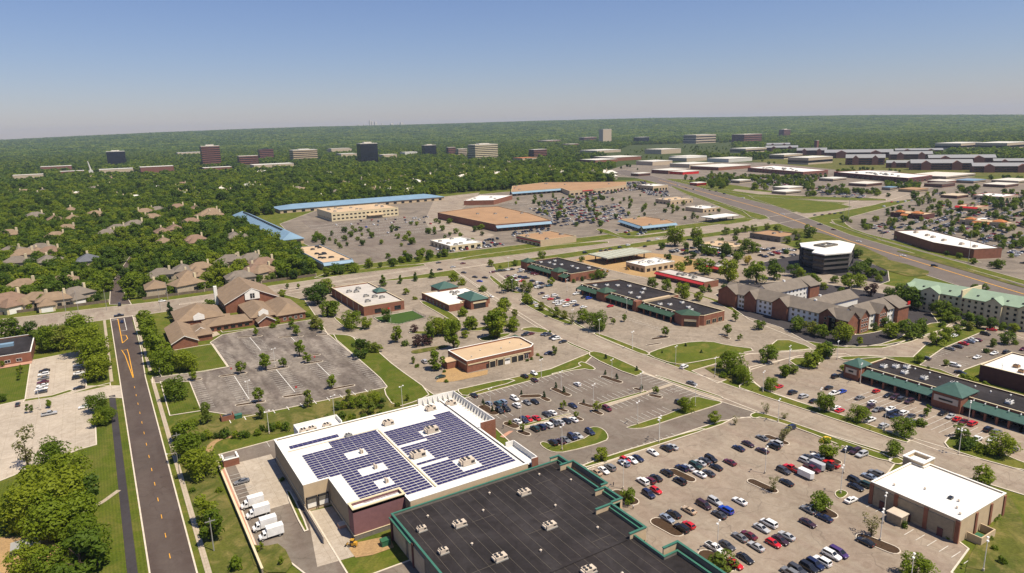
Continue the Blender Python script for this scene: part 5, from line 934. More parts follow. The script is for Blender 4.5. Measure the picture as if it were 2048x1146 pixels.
# ================================================================== TREES
def copy_tree(o, parent=None):
    c = o.copy(); C.objects.link(c); c.parent = parent
    for ch in o.children: copy_tree(ch, c)
    return c
def crown_mesh(name, mat, seed, shape, n, leaf, h0, both=None, lobes=16):
    """leaf clumps spread over many uneven lobes; unit crown: radius 1, tree height 'shape' dependent"""
    rr = random.Random(seed); mb = MB(); L = []
    for i in range(lobes):
        t = (i + rr.random()) / lobes; a = rr.uniform(0, 6.283)
        if shape == 'round': z = t; prof = .30 + .52 * math.sin(math.pi * (.12 + .80 * t)); r = rr.uniform(.26, .46)
        elif shape == 'oval': z = t; prof = .22 + .50 * math.sin(math.pi * (.10 + .82 * t)) ** .8; r = rr.uniform(.24, .40)
        elif shape == 'cone': z = t; prof = .66 * (1 - t) ** .8 + .02; r = .16 + .30 * (1 - t) * rr.uniform(.7, 1.1)
        elif shape == 'sparse': z = t; prof = .15 + .65 * t; r = rr.uniform(.20, .34)
        else: z = t; prof = .62 * math.sin(math.pi * (.35 + .5 * t)); r = rr.uniform(.28, .42)
        q = prof * math.sqrt(rr.uniform(.15, 1)); L.append((math.cos(a) * q, math.sin(a) * q, z, r))
    zs = {'round': 1.55, 'oval': 2.3, 'cone': 2.9, 'sparse': 1.9, 'bush': .8}[shape]
    for k in range(n):
        x, y, z, r = L[rr.randrange(lobes)]
        d = Vector((rr.gauss(0, 1), rr.gauss(0, 1), rr.gauss(0, .9) + .25)).normalized(); rad_ = r * rr.uniform(.72, 1.08)
        p = Vector((x, y, h0 + z * zs)) + Vector((d.x * rad_, d.y * rad_, d.z * rad_ * .95))
        if p.z < .06: continue
        nn = (d + Vector((rr.gauss(0, .36), rr.gauss(0, .36), rr.gauss(0, .36) + .35))).normalized(); u = nn.orthogonal().normalized(); v = nn.cross(u); t = rr.uniform(0, 6.28)
        u, v = u * math.cos(t) + v * math.sin(t), v * math.cos(t) - u * math.sin(t); s = leaf * rr.uniform(.6, 1.35)
        mb.add([p - u * s, p - v * s * .62, p + u * s, p + v * s * .62 + nn * s * .25], [(0, 1, 2, 3)])
    return mb.mesh(name, mat)
def trunk_mesh(seed, h0, zs, r=.075):
    rr = random.Random(seed); mb = MB(); top = h0 + zs * .55
    mb.tube((0, 0, 0), (0.02, 0, h0 + .1), r * 1.25, r * .85, 7).tube((.02, 0, h0 + .1), (.0, .03, top), r * .85, r * .3, 6)
    for i in range(6):
        a = i * 1.05 + rr.random(); b0 = h0 + zs * (.05 + .07 * i); mb.tube((0, 0, b0), (math.cos(a) * .55, math.sin(a) * .55, b0 + zs * rr.uniform(.18, .3)), r * .42, r * .12, 5)
    return mb.mesh('trunk', 'bark')
KINDS = {}
def kind(k, words, cat, specs):
    KINDS[k] = (words, cat, specs)
def variants(shape, mat, n, leaf, h0, seeds, lobes=16):
    return [(crown_mesh('crown', mat, s, shape, n, leaf, h0, lobes=lobes), trunk_mesh(s, h0, {'round': 1.55, 'oval': 2.3, 'cone': 2.9, 'sparse': 1.9, 'bush': .5}[shape])) for s in seeds]
kind('r', 'round green tree', 'tree', variants('round', LEAF_R, 1150, .105, .42, (1, 2, 3, 4, 5)))
kind('d', 'dark leafy tree', 'tree', variants('round', LEAF_D, 1150, .105, .40, (6, 7, 8)))
kind('R', 'broad spreading green tree', 'tree', variants('round', LEAF_R, 2600, .072, .40, (31, 32, 33), 26))
kind('o', 'tall oval green tree', 'tree', variants('oval', LEAF_R, 1200, .115, .40, (9, 10, 11)))
kind('c', 'pointed pyramidal dark tree', 'tree', variants('cone', LEAF_D, 1200, .12, .28, (12, 13), 22))
kind('l', 'light yellow-green tree', 'tree', variants('oval', LEAF_L, 900, .12, .40, (14, 15)))
kind('L', 'light green round tree', 'tree', variants('round', LEAF_L, 950, .11, .42, (16, 17)))
kind('s', 'small young round tree', 'tree', variants('round', LEAF_R, 520, .15, .75, (18, 19, 20), 11))
kind('w', 'thin half bare tree with pale buds', 'tree', variants('sparse', LEAF_W, 420, .085, .45, (21, 22)))
kind('k', 'slim dark conifer', 'tree', variants('cone', LEAF_K, 700, .14, .2, (23, 24), 20))
kind('b', 'clipped green shrub', 'shrub', variants('bush', LEAF_R, 420, .14, .05, (25, 26), 10))
kind('h', 'dark green shrub', 'shrub', variants('bush', LEAF_D, 420, .14, .05, (27,), 10))
kind('p', 'purple leaved plum tree', 'tree', variants('round', LEAF_P, 800, .115, .4, (28,)))
kind('y', 'yellow flowering tree', 'tree', variants('round', LEAF_Y, 700, .12, .45, (29,)))
TREEPOS = []; NT = [0]
def plant(k, x, y, rad_, place, hs=1.0):
    if k in 'rRdLpy': hs *= .8
    words, cat, specs = KINDS[k]; rr = random.Random(int(x * 31 + y * 17)); cm, tm = specs[rr.randrange(len(specs))]
    nm = 'shrub' if cat == 'shrub' else ('conifer' if k == 'k' else 'broadleaf_tree')
    r = thing(nm, '%s %s' % (words, place), cat, (x, y, .0), rr.uniform(0, 6.28), '%ss %s' % (words, place)); s = (rad_ * rr.uniform(.95, 1.08), rad_ * rr.uniform(.95, 1.08), rad_ * hs * rr.uniform(.92, 1.1))
    r.scale = s; put('crown', cm, r)
    if k not in 'bh': put('trunk', tm, r)
    TREEPOS.append((x, y, rad_)); NT[0] += 1
def trees(sheet, place, rows):
    """rows: trunk foot in the sheet, crown width in the sheet, kind"""
    o, s = sheet
    for a in rows:
        px, py = o[0] + a[0] * s, o[1] + a[1] * s; x, y = G(px, py); rad_ = a[2] * s * depth(x, y) / FPX / 2 * (1.16 if a[3] in 'rRodL' else 1.06)
        plant(a[3], x, y, rad_, place, a[4] if len(a) > 4 else 1.0)
trees(S_2, 'in the playground grove', [(220, 330, 190, 'w', 1.2), (420, 350, 240, 'R'), (560, 480, 270, 'R'), (330, 640, 330, 'R'), (480, 720, 390, 'R'), (670, 640, 250, 'd'), (250, 800, 330, 'R'), (400, 900, 360, 'R'), (620, 860, 300, 'R'), (690, 1000, 310, 'R'), (640, 1160, 320, 'd'), (420, 1180, 260, 'R'), (230, 1180, 240, 'R'), (120, 720, 200, 'r'), (760, 1080, 160, 'r')])
trees(S_1, 'at the corner of the concrete lot', [(770, 1040, 140, 'R'), (830, 1140, 140, 'R'), (860, 1090, 90, 'r'), (775, 1150, 120, 'r')])
trees(S_2, 'on the bank beside the road sidewalk', [(1420, 130, 170, 'r'), (1480, 260, 220, 'R'), (1570, 410, 240, 'R'), (1600, 770, 170, 'o', .8), (1640, 900, 190, 'o', .8), (1700, 520, 70, 'b'), (1820, 1120, 130, 'b', 1.4), (1520, 330, 120, 'b'), (1390, 60, 120, 'h'), (1490, 520, 60, 'h')])
trees(S_1, 'behind the concrete lot', [(85, 470, 170, 'r'), (240, 430, 100, 'd'), (330, 500, 130, 'L'), (410, 560, 190, 'R'), (500, 550, 170, 'L'), (620, 480, 220, 'R'), (680, 590, 230, 'R'), (760, 680, 240, 'R'), (780, 790, 210, 'R'), (730, 500, 150, 'r'), (560, 460, 120, 'r'), (820, 720, 120, 'r')])
trees(S_1, 'on the lawn of the concrete lot', [(165, 740, 50, 's'), (155, 790, 40, 's'), (235, 1050, 55, 's'), (395, 1010, 50, 's'), (20, 690, 40, 's'), (20, 960, 70, 'd')])
trees(S_1, 'in the row between the road and the church', [(1160, 420, 140, 'o', .85), (1185, 500, 150, 'o', .85), (1230, 590, 160, 'o', .85), (1280, 670, 180, 'o', .8), (1310, 735, 190, 'R')])
trees(S_1, 'on the church lawn', [(1350, 300, 80, 'k'), (1655, 240, 90, 'r'), (1480, 720, 170, 'R'), (1395, 945, 180, 'R'), (1545, 1020, 40, 'b'), (2000, 330, 60, 'r')])
trees(S_G, 'on a kerbed island of the church lot', [(330, 668, 95, 's'), (775, 610, 100, 's'), (1015, 565, 130, 's'), (1180, 550, 75, 's'), (945, 885, 105, 's'), (925, 245, 60, 's'), (1310, 245, 85, 's'), (1265, 180, 80, 's'), (1335, 445, 115, 's'), (1410, 505, 85, 's')])
trees(S_G, 'along the lower edge of the church lot', [(455, 1080, 140, 'l'), (960, 1045, 100, 'l'), (1415, 930, 110, 'l'), (320, 1110, 80, 'r'), (220, 1130, 80, 'b')])
trees(S_H, 'beside the church lot exit', [(350, 185, 120, 'L'), (335, 170, 90, 'r'), (400, 215, 65, 's'), (655, 872, 85, 'l'), (495, 750, 95, 's')])
trees(S_H, 'on the lawn east of the church lot', [(770, 455, 150, 'd', 1.2), (880, 405, 110, 'L'), (935, 405, 80, 'r')])
trees(S_H, 'in the hedge behind the solar store', [(900, 920, 150, 'R'), (850, 985, 120, 'L'), (960, 930, 90, 'd'), (780, 920, 110, 'r'), (700, 935, 100, 'r'), (560, 950, 90, 'L'), (620, 945, 80, 'r')])
trees(S_H, 'on the slope behind the solar store', [(700, 1020, 45, 'b'), (580, 1020, 40, 'b'), (1070, 870, 40, 'b'), (1220, 870, 50, 's'), (1120, 920, 70, 'b')])
for i in range(26):
    t = i / 25; px, py = 372 + (760 - 372) * t, 888 + (832 - 888) * t; x, y = G(px, py); plant('h' if i % 3 else 'b', x + random.uniform(-1, 1), y + random.uniform(-2.5, 2.5), random.uniform(1.5, 2.5), 'of the hedge behind the solar store', 1.35)
trees(S_H, 'at the brick nursery corner', [(690, 185, 175, 'R'), (830, 180, 105, 'r'), (450, 60, 130, 'r')])
trees(S_3, 'on the nursery drive', [(490, 190, 160, 'd'), (520, 130, 120, 'd'), (600, 285, 130, 'r'), (560, 110, 110, 'r'), (430, 150, 90, 'd'), (410, 290, 60, 'b'), (1030, 330, 80, 'd', 1.4), (215, 135, 60, 'r'), (150, 345, 90, 'b'), (135, 375, 70, 'b')])
trees(S_L, 'between the nursery and the garage drive', [(60, 160, 110, 'p'), (250, 300, 150, 'o'), (330, 200, 230, 'R'), (560, 370, 220, 'o'), (540, 200, 220, 'R'), (470, 150, 180, 'r'), (700, 230, 100, 'r'), (780, 125, 150, 'r'), (1090, 240, 220, 'o'), (1320, 150, 140, 'r'), (100, 340, 160, 'p'), (220, 320, 150, 'p'), (-180, 290, 150, 'o', .8), (-60, 330, 120, 'h'), (1010, 120, 120, 'r')])
trees(S_L, 'in the landscape beds of the brick garage', [(345, 640, 200, 'o', .8), (40, 560, 70, 'l'), (1850, 455, 90, 'l'), (440, 670, 60, 'h'), (470, 800, 70, 'b'), (95, 605, 80, 'b'), (1790, 165, 55, 'h'), (1500, 530, 60, 'h'), (1560, 510, 60, 'h'), (1640, 460, 60, 'b'), (1680, 490, 50, 'b')])
trees(S_N2, 'in the pointed row along the avenue', [(1385, 850, 80, 'c', .62), (1525, 830, 55, 'c', .8), (1645, 808, 60, 'c', .75), (1775, 785, 55, 'c', .8)])
trees(S_N2, 'at the avenue side of the green pyramid bank', [(1945, 810, 90, 'b', 1.3), (2010, 840, 80, 'b', 1.3), (710, 870, 30, 's'), (620, 870, 30, 's')])
trees(S_3, 'round the green pyramid bank', [(1700, 395, 100, 'r'), (1640, 285, 90, 'b', 1.4), (1960, 250, 100, 'r'), (1960, 330, 50, 's'), (1905, 460, 165, 'o', .8), (1185, 115, 50, 'r'), (1255, 155, 50, 'b'), (1830, 350, 70, 'r'), (2010, 400, 90, 'r'), (1790, 90, 80, 'b')])
trees(S_J, 'on the verge of the curved street', [(260, 600, 230, 'L', .9), (530, 605, 180, 'L', .9), (545, 775, 150, 'r'), (740, 865, 130, 'l', .6), (920, 955, 150, 'L'), (1060, 985, 140, 'L'), (1180, 1070, 150, 'w'), (1320, 1040, 190, 'r'), (1530, 1150, 270, 'R'), (870, 520, 100, 's'), (500, 720, 110, 'r')])
trees(S_J, 'beside the bank corner of the curved street', [(210, 850, 170, 'r'), (360, 970, 130, 'l', .6), (330, 1090, 130, 'r'), (200, 1025, 90, 's'), (20, 240, 100, 'r'), (30, 1150, 180, 'r')])
trees(S_J, 'at the back of the building site strip mall', [(370, 225, 90, 'r'), (750, 130, 110, 'r'), (1310, 170, 80, 'r'), (140, 250, 60, 'b'), (1200, 470, 70, 'h', 1.5), (1320, 445, 80, 'h', 1.5), (1460, 430, 90, 'd'), (1560, 420, 130, 'd'), (1620, 400, 110, 'd')])
trees(S_5, 'on the paving before the canted strip mall', [(800, 350, 40, 's'), (885, 330, 45, 's'), (1210, 450, 60, 's'), (1700, 440, 70, 's'), (1800, 480, 40, 's'), (1765, 325, 60, 's'), (1950, 390, 80, 'r')])
trees(S_5, 'behind the canted strip mall', [(1345, 155, 130, 'r'), (1110, 60, 85, 'r'), (1220, 85, 85, 'r'), (1470, 165, 70, 'r'), (1505, 100, 60, 'd'), (1555, 95, 50, 'c', .7), (1690, 130, 100, 'd')])
trees(S_C, 'on a mulch island of the solar store lot', [(150, 515, 55, 'k', .8), (258, 595, 50, 'k', .85), (590, 402, 40, 'k', .9), (850, 428, 60, 'k', .75), (985, 322, 55, 'k', .75), (1075, 375, 55, 'k', .75), (1305, 492, 40, 'k', .7), (1550, 168, 45, 'k', .8), (1680, 218, 55, 'k', .7), (1070, 565, 75, 's'), (1215, 660, 60, 's'), (1460, 595, 95, 's'), (460, 745, 60, 'l', .6), (600, 825, 70, 's')])
trees(S_D, 'on the grass edge of the solar store lot', [(180, 215, 55, 'k', .6), (535, 355, 60, 'k', .6), (755, 620, 75, 's'), (590, 565, 55, 'k', .6), (1110, 830, 170, 'R'), (1430, 955, 130, 'r'), (1660, 975, 100, 'w', .8)])
trees(S_D, 'on the triangular lawn', [(1095, 75, 45, 'k', .6), (825, 152, 35, 'k', .6), (1275, 152, 45, 'k', .6)])
trees(S_D, 'at the mouth of the connecting drive', [(1640, 385, 250, 'R'), (1760, 500, 180, 'R'), (1500, 310, 120, 'h'), (1520, 425, 110, 'b'), (1700, 430, 150, 'r')])
trees(S_E, 'round the teal awning strip mall', [(305, 150, 175, 'r'), (520, 315, 115, 's'), (615, 275, 110, 'l', .55), (790, 205, 165, 'r'), (960, 95, 180, 'r'), (1200, 250, 90, 'r'), (350, 465, 155, 'R'), (970, 705, 210, 'R'), (1345, 820, 200, 'R')])
trees(S_E, 'on the verge opposite the teal awnings', [(300, 735, 120, 'w', .85), (510, 790, 110, 'w', .5), (500, 1040, 150, 'w')])
trees(S_F, 'on the street island of the teal awning mall', [(235, 895, 210, 'R'), (490, 695, 90, 's'), (430, 790, 140, 'b'), (830, 920, 150, 'L'), (1250, 1110, 240, 'R'), (880, 1030, 200, 'h'), (1050, 1060, 170, 'b'), (960, 1000, 150, 'h')])
trees(S_F, 'by the street end of the white roofed restaurant', [(150, 1100, 160, 'r')])
trees(S_8, 'on an island of the big store lot', [(110, 140, 105, 'w'), (465, 255, 150, 'r'), (40, 520, 105, 'w'), (410, 660, 150, 'r'), (800, 860, 160, 'w', .85)])
trees(S_8, 'round the white roofed restaurant', [(1650, 460, 150, 'r'), (1060, 800, 55, 'h', 1.8), (1750, 965, 65, 'b'), (1810, 1070, 80, 'b', 1.4), (1720, 890, 60, 'b'), (1760, 720, 120, 'b', .6), (820, 595, 55, 'b'), (885, 628, 55, 'b'), (945, 655, 55, 'b'), (1290, 825, 38, 'b'), (1340, 852, 45, 'b'), (1400, 880, 55, 'b')])
trees(S_8, 'at the drive below the white roofed restaurant', [(1140, 1190, 200, 'R')])
trees(S_A, 'on a front island of the black roofed store', [(385, 590, 120, 'r'), (170, 250, 110, 'r'), (1150, 1110, 190, 'L', .8)])
trees(S_M, 'on the grass beside the truck yard', [(395, 960, 60, 's'), (570, 1075, 55, 's'), (580, 355, 60, 'h')])
trees(S_7, 'round the brick hotel', [(240, 405, 115, 'r'), (340, 425, 105, 'L'), (420, 455, 105, 'r'), (590, 490, 150, 'R'), (840, 400, 60, 'd'), (930, 375, 85, 'd'), (960, 455, 120, 'r'), (1100, 465, 140, 'd'), (1190, 425, 120, 'r'), (1060, 405, 80, 'r'), (1080, 215, 180, 'd'), (1150, 230, 150, 'd'), (960, 150, 90, 'd'), (1200, 460, 60, 'h'), (720, 520, 60, 's'), (810, 125, 110, 'p'), (1010, 420, 80, 'h')])
trees(S_7, 'along the green roofed hotel', [(1370, 285, 120, 'r'), (1450, 330, 115, 'd'), (1560, 365, 105, 'd'), (1650, 375, 105, 'd'), (1750, 390, 95, 'd'), (1930, 415, 80, 'r'), (1300, 250, 90, 'd'), (1850, 400, 80, 'h', 1.4)])
trees(S_7, 'beside the upper car park', [(1420, 330, 90, 'r'), (1380, 375, 80, 'h'), (1600, 400, 90, 'l', .5), (1500, 435, 80, 'r'), (1330, 515, 110, 'r'), (1400, 475, 110, 'r'), (1190, 655, 70, 'r'), (1780, 530, 70, 'l', .7), (1725, 575, 60, 'h'), (1890, 510, 100, 'd'), (1405, 680, 45, 's'), (1265, 700, 30, 'h'), (1950, 510, 60, 'b'), (1560, 780, 100, 'b', .7), (1620, 800, 100, 'b', .7), (1720, 830, 70, 'b', .8)])
trees(S_7, 'between the office and the brick hotel', [(640, 65, 110, 'r'), (720, 55, 100, 'r'), (440, 75, 60, 'r'), (580, 105, 50, 'r'), (650, 125, 40, 'r'), (330, 45, 100, 'r'), (530, 25, 60, 'r'), (260, 60, 90, 'r')])
trees(S_7, 'on the drive lawn above the teal awning strip mall', [(450, 610, 130, 'd'), (340, 690, 130, 'r'), (200, 730, 85, 'l', .5), (130, 765, 90, 'r'), (20, 600, 90, 'r')])
trees(S_N4, 'near the dark glass office', [(360, 610, 150, 'R'), (530, 560, 100, 'r'), (770, 520, 60, 'L'), (850, 520, 60, 'L'), (920, 500, 55, 'L'), (990, 490, 50, 'L'), (1095, 480, 55, 'L'), (1180, 490, 55, 'L'), (950, 665, 110, 'r'), (1000, 660, 70, 'r'), (940, 760, 75, 'y'), (770, 690, 100, 'd'), (570, 660, 120, 'd'), (860, 735, 80, 'r'), (1310, 850, 100, 'd'), (1370, 870, 80, 'r'), (1460, 930, 100, 'r'), (1820, 850, 120, 'd'), (1820, 705, 80, 'd'), (600, 835, 140, 'r'), (785, 895, 165, 'r'), (1010, 905, 170, 'r'), (1150, 875, 120, 'r'), (710, 775, 50, 'd'), (390, 825, 90, 'r'), (1250, 670, 60, 'h'), (1150, 765, 90, 'h'), (1340, 560, 80, 'L'), (1430, 540, 100, 'L')])

# ================================================================== HOUSES
def house(x, y, rz, roof, label, sx=1.0, L=16, W=11, ell=True, group=None):
    r = thing('house', label, 'house', (x, y, 0), rz, group); BLOCK.append([(x + q[0], y + q[1]) for q in ((-11, -11), (11, -11), (11, 11), (-11, 11))])
    mw = wmat(r)
    def B(mb, nm, mt, p=r): mb.v = [tuple(mw @ Vector((v[0] * sx, v[1] * sx, v[2] * sx))) for v in mb.v]; return mb.build(nm, mt, p)
    B(MB().prism(rect(-L / 2, L / 2, -W / 2, W / 2), 0, 4.6, top=False, bottom=False), 'wall', 'stucco_beige'); ro = B(MB().hip(-L / 2 - .6, L / 2 + .6, -W / 2 - .6, W / 2 + .6, 4.6, 8.4), 'roof', roof)
    if ell:
        B(MB().prism(rect(-L / 2 + .8, -L / 2 + 8, -W / 2 - 6, -W / 2), 0, 3.4, top=False, bottom=False), 'wing_wall', 'stucco_cream'); B(MB().hip(-L / 2 + .2, -L / 2 + 8.6, -W / 2 - 6.6, -W / 2 + 3, 3.4, 6.8), 'wing_roof', roof)
        B(MB().box(-L / 2 + 1.8, -L / 2 + 7, -W / 2 - 6.1, -W / 2 - 6.01, 0, 2.4), 'garage_door', 'white_trim')
    B(MB().box(L / 2 - 3.4, L / 2 - 2.2, -.6, .6, 4, 9.6), 'chimney', 'stucco_cream', ro)
    for x0 in (1.2, 5): B(MB().box(x0, x0 + 2, -W / 2 - .08, -W / 2 - .002, 1.2, 3), 'window', 'glass')
    return r
HN = 0
RW = {'shingle_red': 'reddish brown hip roof', 'shingle': 'tan brown hip roof', 'shingle_grey': 'grey brown hip roof', 'shingle_slate': 'slate grey hip roof'}
for sh, place, pts in [(S_N1, 'in the wooded subdivision left of its street', [(285, 215), (75, 360), (450, 370), (540, 310), (575, 230), (440, 240), (840, 350), (940, 305), (300, 490), (100, 475), (400, 490), (140, 575), (380, 565), (700, 560, 'shingle_slate'), (190, 760), (510, 715), (600, 825), (60, 885), (430, 865), (300, 860), (570, 170), (760, 200), (190, 515), (620, 50), (330, 470), (860, 350)]),
                       (S_N1, 'in the cul-de-sac below the tree belt', [(1160, 180), (1260, 160), (1220, 225), (1420, 145), (1570, 155), (1640, 205), (1690, 180), (1530, 265), (1400, 310), (1300, 335), (1080, 285), (1560, 395), (1890, 380), (1310, 410)]),
                       (S_N1, 'beside the avenue wall right of the subdivision street', [(1290, 660), (1460, 630), (1600, 615), (1500, 680), (1840, 565), (2000, 545), (1490, 745), (1920, 690), (2030, 645), (1240, 765)]),
                       (S_N2, 'under the tree belt near the blue parapet store', [(195, 455), (150, 640), (330, 625), (430, 665), (420, 725), (30, 285)]),
                       (S_X2, 'on the wooded hill behind the shopping row', [(1070, 368), (1250, 368), (1360, 362), (480, 402), (360, 432), (150, 442), (300, 472), (660, 378), (750, 412), (250, 415), (640, 390), (830, 330), (1110, 312), (1440, 350), (520, 460), (100, 480)]),
                       (S_X1, 'scattered in the far left woods', [(450, 500), (500, 430), (1065, 435), (1180, 495), (1510, 455), (1660, 430), (1780, 440), (2010, 440), (1480, 470), (1330, 480), (860, 420), (1900, 470)])]:
    o, s = sh
    for a in pts:
        x, y = G(o[0] + a[0] * s, o[1] + a[1] * s, 6); rr = random.Random(HN); HN += 1
        rf = a[2] if len(a) > 2 else rr.choice(['shingle', 'shingle', 'shingle_grey', 'shingle_grey', 'shingle_red'])
        house(x, y, rr.choice([0, 0, 1.57, .5, -.4, 3.14]) + rr.uniform(-.15, .15), rf, 'beige house with %s %s' % (RW[rf], place), rr.uniform(1.15, 1.4) * (1.12 if y > 900 else 1), ell=rr.random() < .75, group='houses %s' % place)

rr = random.Random(5)
for i in range(90):
    px = rr.uniform(20, 1230); py = rr.uniform(338 if px > 500 else 352, 398) if px < 850 else rr.uniform(332, 362)
    x, y = G(px, py, 6)
    if any(inside((x, y), p) for p in BLOCK): continue
    rf = rr.choice(['shingle', 'shingle_grey', 'far_roof', 'far_roof', 'far_white']); RW.update({'far_roof': 'pale roof', 'far_white': 'white roof'})
    house(x, y, rr.uniform(0, 3.14), rf, 'small beige house with %s deep in the distant woods' % RW[rf], rr.uniform(1.2, 1.7), ell=False, group='small houses deep in the distant woods')
# ================================================================== VEHICLES
def loft(mb, st, m=0):
    n = 8; vs, fs = [], []
    for (x, zl_, zh, hw, tw) in st: vs += [(x, -hw * .86, zl_), (x, -hw, zl_ + .2), (x, -hw, zh - .14), (x, -hw * tw, zh), (x, hw * tw, zh), (x, hw, zh - .14), (x, hw, zl_ + .2), (x, hw * .86, zl_)]
    for i in range(len(st) - 1): fs += [(i * n + k, i * n + (k + 1) % n, (i + 1) * n + (k + 1) % n, (i + 1) * n + k) for k in range(n)]
    fs += [tuple(range(n - 1, -1, -1)), tuple(range((len(st) - 1) * n, len(st) * n))]
    return mb.add(vs, fs, m)
# x forward.  stations of the hull; cabin: (rear foot, rear top, front top, front foot, belt z, roof z, half width foot, half width roof)
CARS = {'sedan': (4.8, 1.83, [(-2.4, .38, .86, .78, .85), (-2.25, .25, .96, .88, .88), (-1.3, .22, .98, .915, .9), (0, .2, .95, .915, .9), (1.1, .22, .93, .9, .9), (2.0, .25, .82, .86, .86), (2.38, .38, .66, .72, .8)], (-1.85, -1.05, .15, 1.05, .92, 1.45, .83, .62)),
        'hatchback': (4.2, 1.76, [(-2.1, .36, .95, .76, .85), (-1.95, .25, 1.0, .86, .88), (0, .2, .96, .88, .9), (1.0, .22, .95, .87, .9), (1.75, .25, .84, .83, .86), (2.08, .38, .66, .7, .8)], (-2.0, -1.6, .1, .95, .94, 1.5, .80, .62)),
        'suv': (4.8, 1.94, [(-2.4, .42, 1.05, .84, .9), (-2.28, .3, 1.1, .94, .92), (0, .28, 1.06, .96, .92), (1.1, .3, 1.06, .95, .92), (2.1, .32, .98, .92, .9), (2.4, .45, .78, .8, .85)], (-2.3, -2.05, .35, 1.1, 1.04, 1.75, .88, .72)),
        'minivan': (5.1, 1.98, [(-2.55, .38, 1.0, .86, .9), (-2.42, .25, 1.06, .95, .92), (0, .22, 1.02, .98, .92), (1.3, .25, 1.0, .96, .92), (2.2, .28, .86, .92, .88), (2.53, .4, .7, .78, .82)], (-2.45, -2.2, .6, 1.7, 1.0, 1.74, .90, .74)),
        'pickup': (5.6, 2.0, [(-2.8, .5, 1.1, .92, .95), (-2.7, .38, 1.14, .97, .95), (-.7, .36, 1.12, .98, .95), (1.3, .36, 1.12, .97, .93), (2.5, .38, 1.04, .94, .9), (2.8, .5, .8, .82, .85)], (-.75, -.65, .65, 1.35, 1.1, 1.82, .9, .74))}
CW = {}
wb = MB().tube((0, -.11, 0), (0, .11, 0), .34, .34, 12); wb.tube((0, -.115, 0), (0, .115, 0), .19, .19, 8, 1); WHEEL = wb.mesh('wheel', ['rubber', 'grey_metal'])
def car_parts(kind_):
    if kind_ in CW: return CW[kind_]
    Lc, Wc, st, (rf, rt, ft, ff, zb, zr, wf, wr) = CARS[kind_]
    bm_ = lambda: None
    def body(color):
        mb = loft(MB(), st)
        V = [(rf, -wf, zb), (rt, -wr, zr - .06), (ft, -wr, zr - .06), (ff, -wf, zb), (rf, wf, zb), (rt, wr, zr - .06), (ft, wr, zr - .06), (ff, wf, zb), (rt + .12, -wr * .85, zr), (ft - .12, -wr * .85, zr), (rt + .12, wr * .85, zr), (ft - .12, wr * .85, zr)]
        mb.add(V, [(0, 3, 2, 1), (4, 5, 6, 7), (0, 1, 5, 4), (3, 7, 6, 2), (1, 2, 9, 8), (5, 10, 11, 6), (1, 8, 10, 5), (2, 6, 11, 9), (8, 9, 11, 10)])
        return mb.mesh('body', 'paint_' + color.replace(' ', '_'))
    def pane(P4, out):
        c = sum((Vector(p) for p in P4), Vector()) / 4; q = [c + (Vector(p) - c) * .86 + Vector(out) * .025 for p in P4]; return MB().add(q, [(0, 1, 2, 3)]).mesh('pane', 'glass')
    zt = zr - .06
    g = [('windscreen', pane([(ff, -wf, zb), (ff, wf, zb), (ft, wr, zt), (ft, -wr, zt)], (.8, 0, .6))), ('rear_window', pane([(rf, wf, zb), (rf, -wf, zb), (rt, -wr, zt), (rt, wr, zt)], (-.8, 0, .6))),
         ('side_window', pane([(rf, -wf, zb), (ff, -wf, zb), (ft, -wr, zt), (rt, -wr, zt)], (0, -1, .3))), ('side_window', pane([(ff, wf, zb), (rf, wf, zb), (rt, wr, zt), (ft, wr, zt)], (0, 1, .3)))]
    zf, zk = st[-1][2], st[0][2]
    g += [('headlight', MB().box(st[-2][0] + .02, st[-1][0] - .06, s * .62 - .17, s * .62 + .17, zf - .1, zf + .06).mesh('headlight', 'lamp_lens')) for s in (-1, 1)]
    g += [('taillight', MB().box(st[0][0] - .03, st[1][0], s * .66 - .14, s * .66 + .14, zk - .26, zk - .04).mesh('taillight', 'tail_lens')) for s in (-1, 1)]
    if kind_ == 'pickup': g.append(('cargo_bed', MB().box(-2.6, -.85, -.76, .76, 1.13, 1.16).mesh('cargo_bed', 'rubber')))
    CW[kind_] = (body, g, Lc * .31, Wc / 2 - .1, {})
    return CW[kind_]
CARPOS = []; NC = [0]
def car(x, y, rz, kind_, color, label, group, parts=True, z=.14):
    body, g, wx, wy, cache = car_parts(kind_)
    if color not in cache: cache[color] = body(color)
    r = tag(put('parked_car' if 'parked' in label else 'car', cache[color], None, (x, y, z), rz), label, 'truck' if kind_ == 'pickup' else 'car', group) if False else thing({'sedan': 'sedan_car', 'hatchback': 'hatchback_car', 'suv': 'sport_utility_car', 'minivan': 'minivan', 'pickup': 'pickup_truck'}[kind_], label, 'pickup' if kind_ == 'pickup' else ('van' if kind_ == 'minivan' else 'car'), (x, y, z), rz, group)
    put('body', cache[color], r)
    if parts:
        for nm, me in g: put(nm, me, r)
        for sx in (-1, 1):
            for sy in (-1, 1): put('wheel', WHEEL, r, (sx * wx, sy * wy, .34))
    else:
        for nm, me in g[:4]: put(nm, me, r)
    CARPOS.append((x, y)); NC[0] += 1
TYPES = {'s': 'sedan', 'h': 'hatchback', 'u': 'suv', 'm': 'minivan', 'p': 'pickup'}
COLS = {'w': 'white', 'k': 'black', 'v': 'silver', 'g': 'grey', 'c': 'charcoal', 'n': 'navy', 'b': 'blue', 'r': 'red', 'm': 'maroon', 't': 'tan', 'e': 'teal', 'y': 'yellow', 'p': 'purple', 'u': 'burgundy', 'l': 'silver blue', 'd': 'dark green'}
TW = {'sedan': 'sedan', 'hatchback': 'hatchback', 'suv': 'sport utility car', 'minivan': 'minivan', 'pickup': 'pickup truck'}
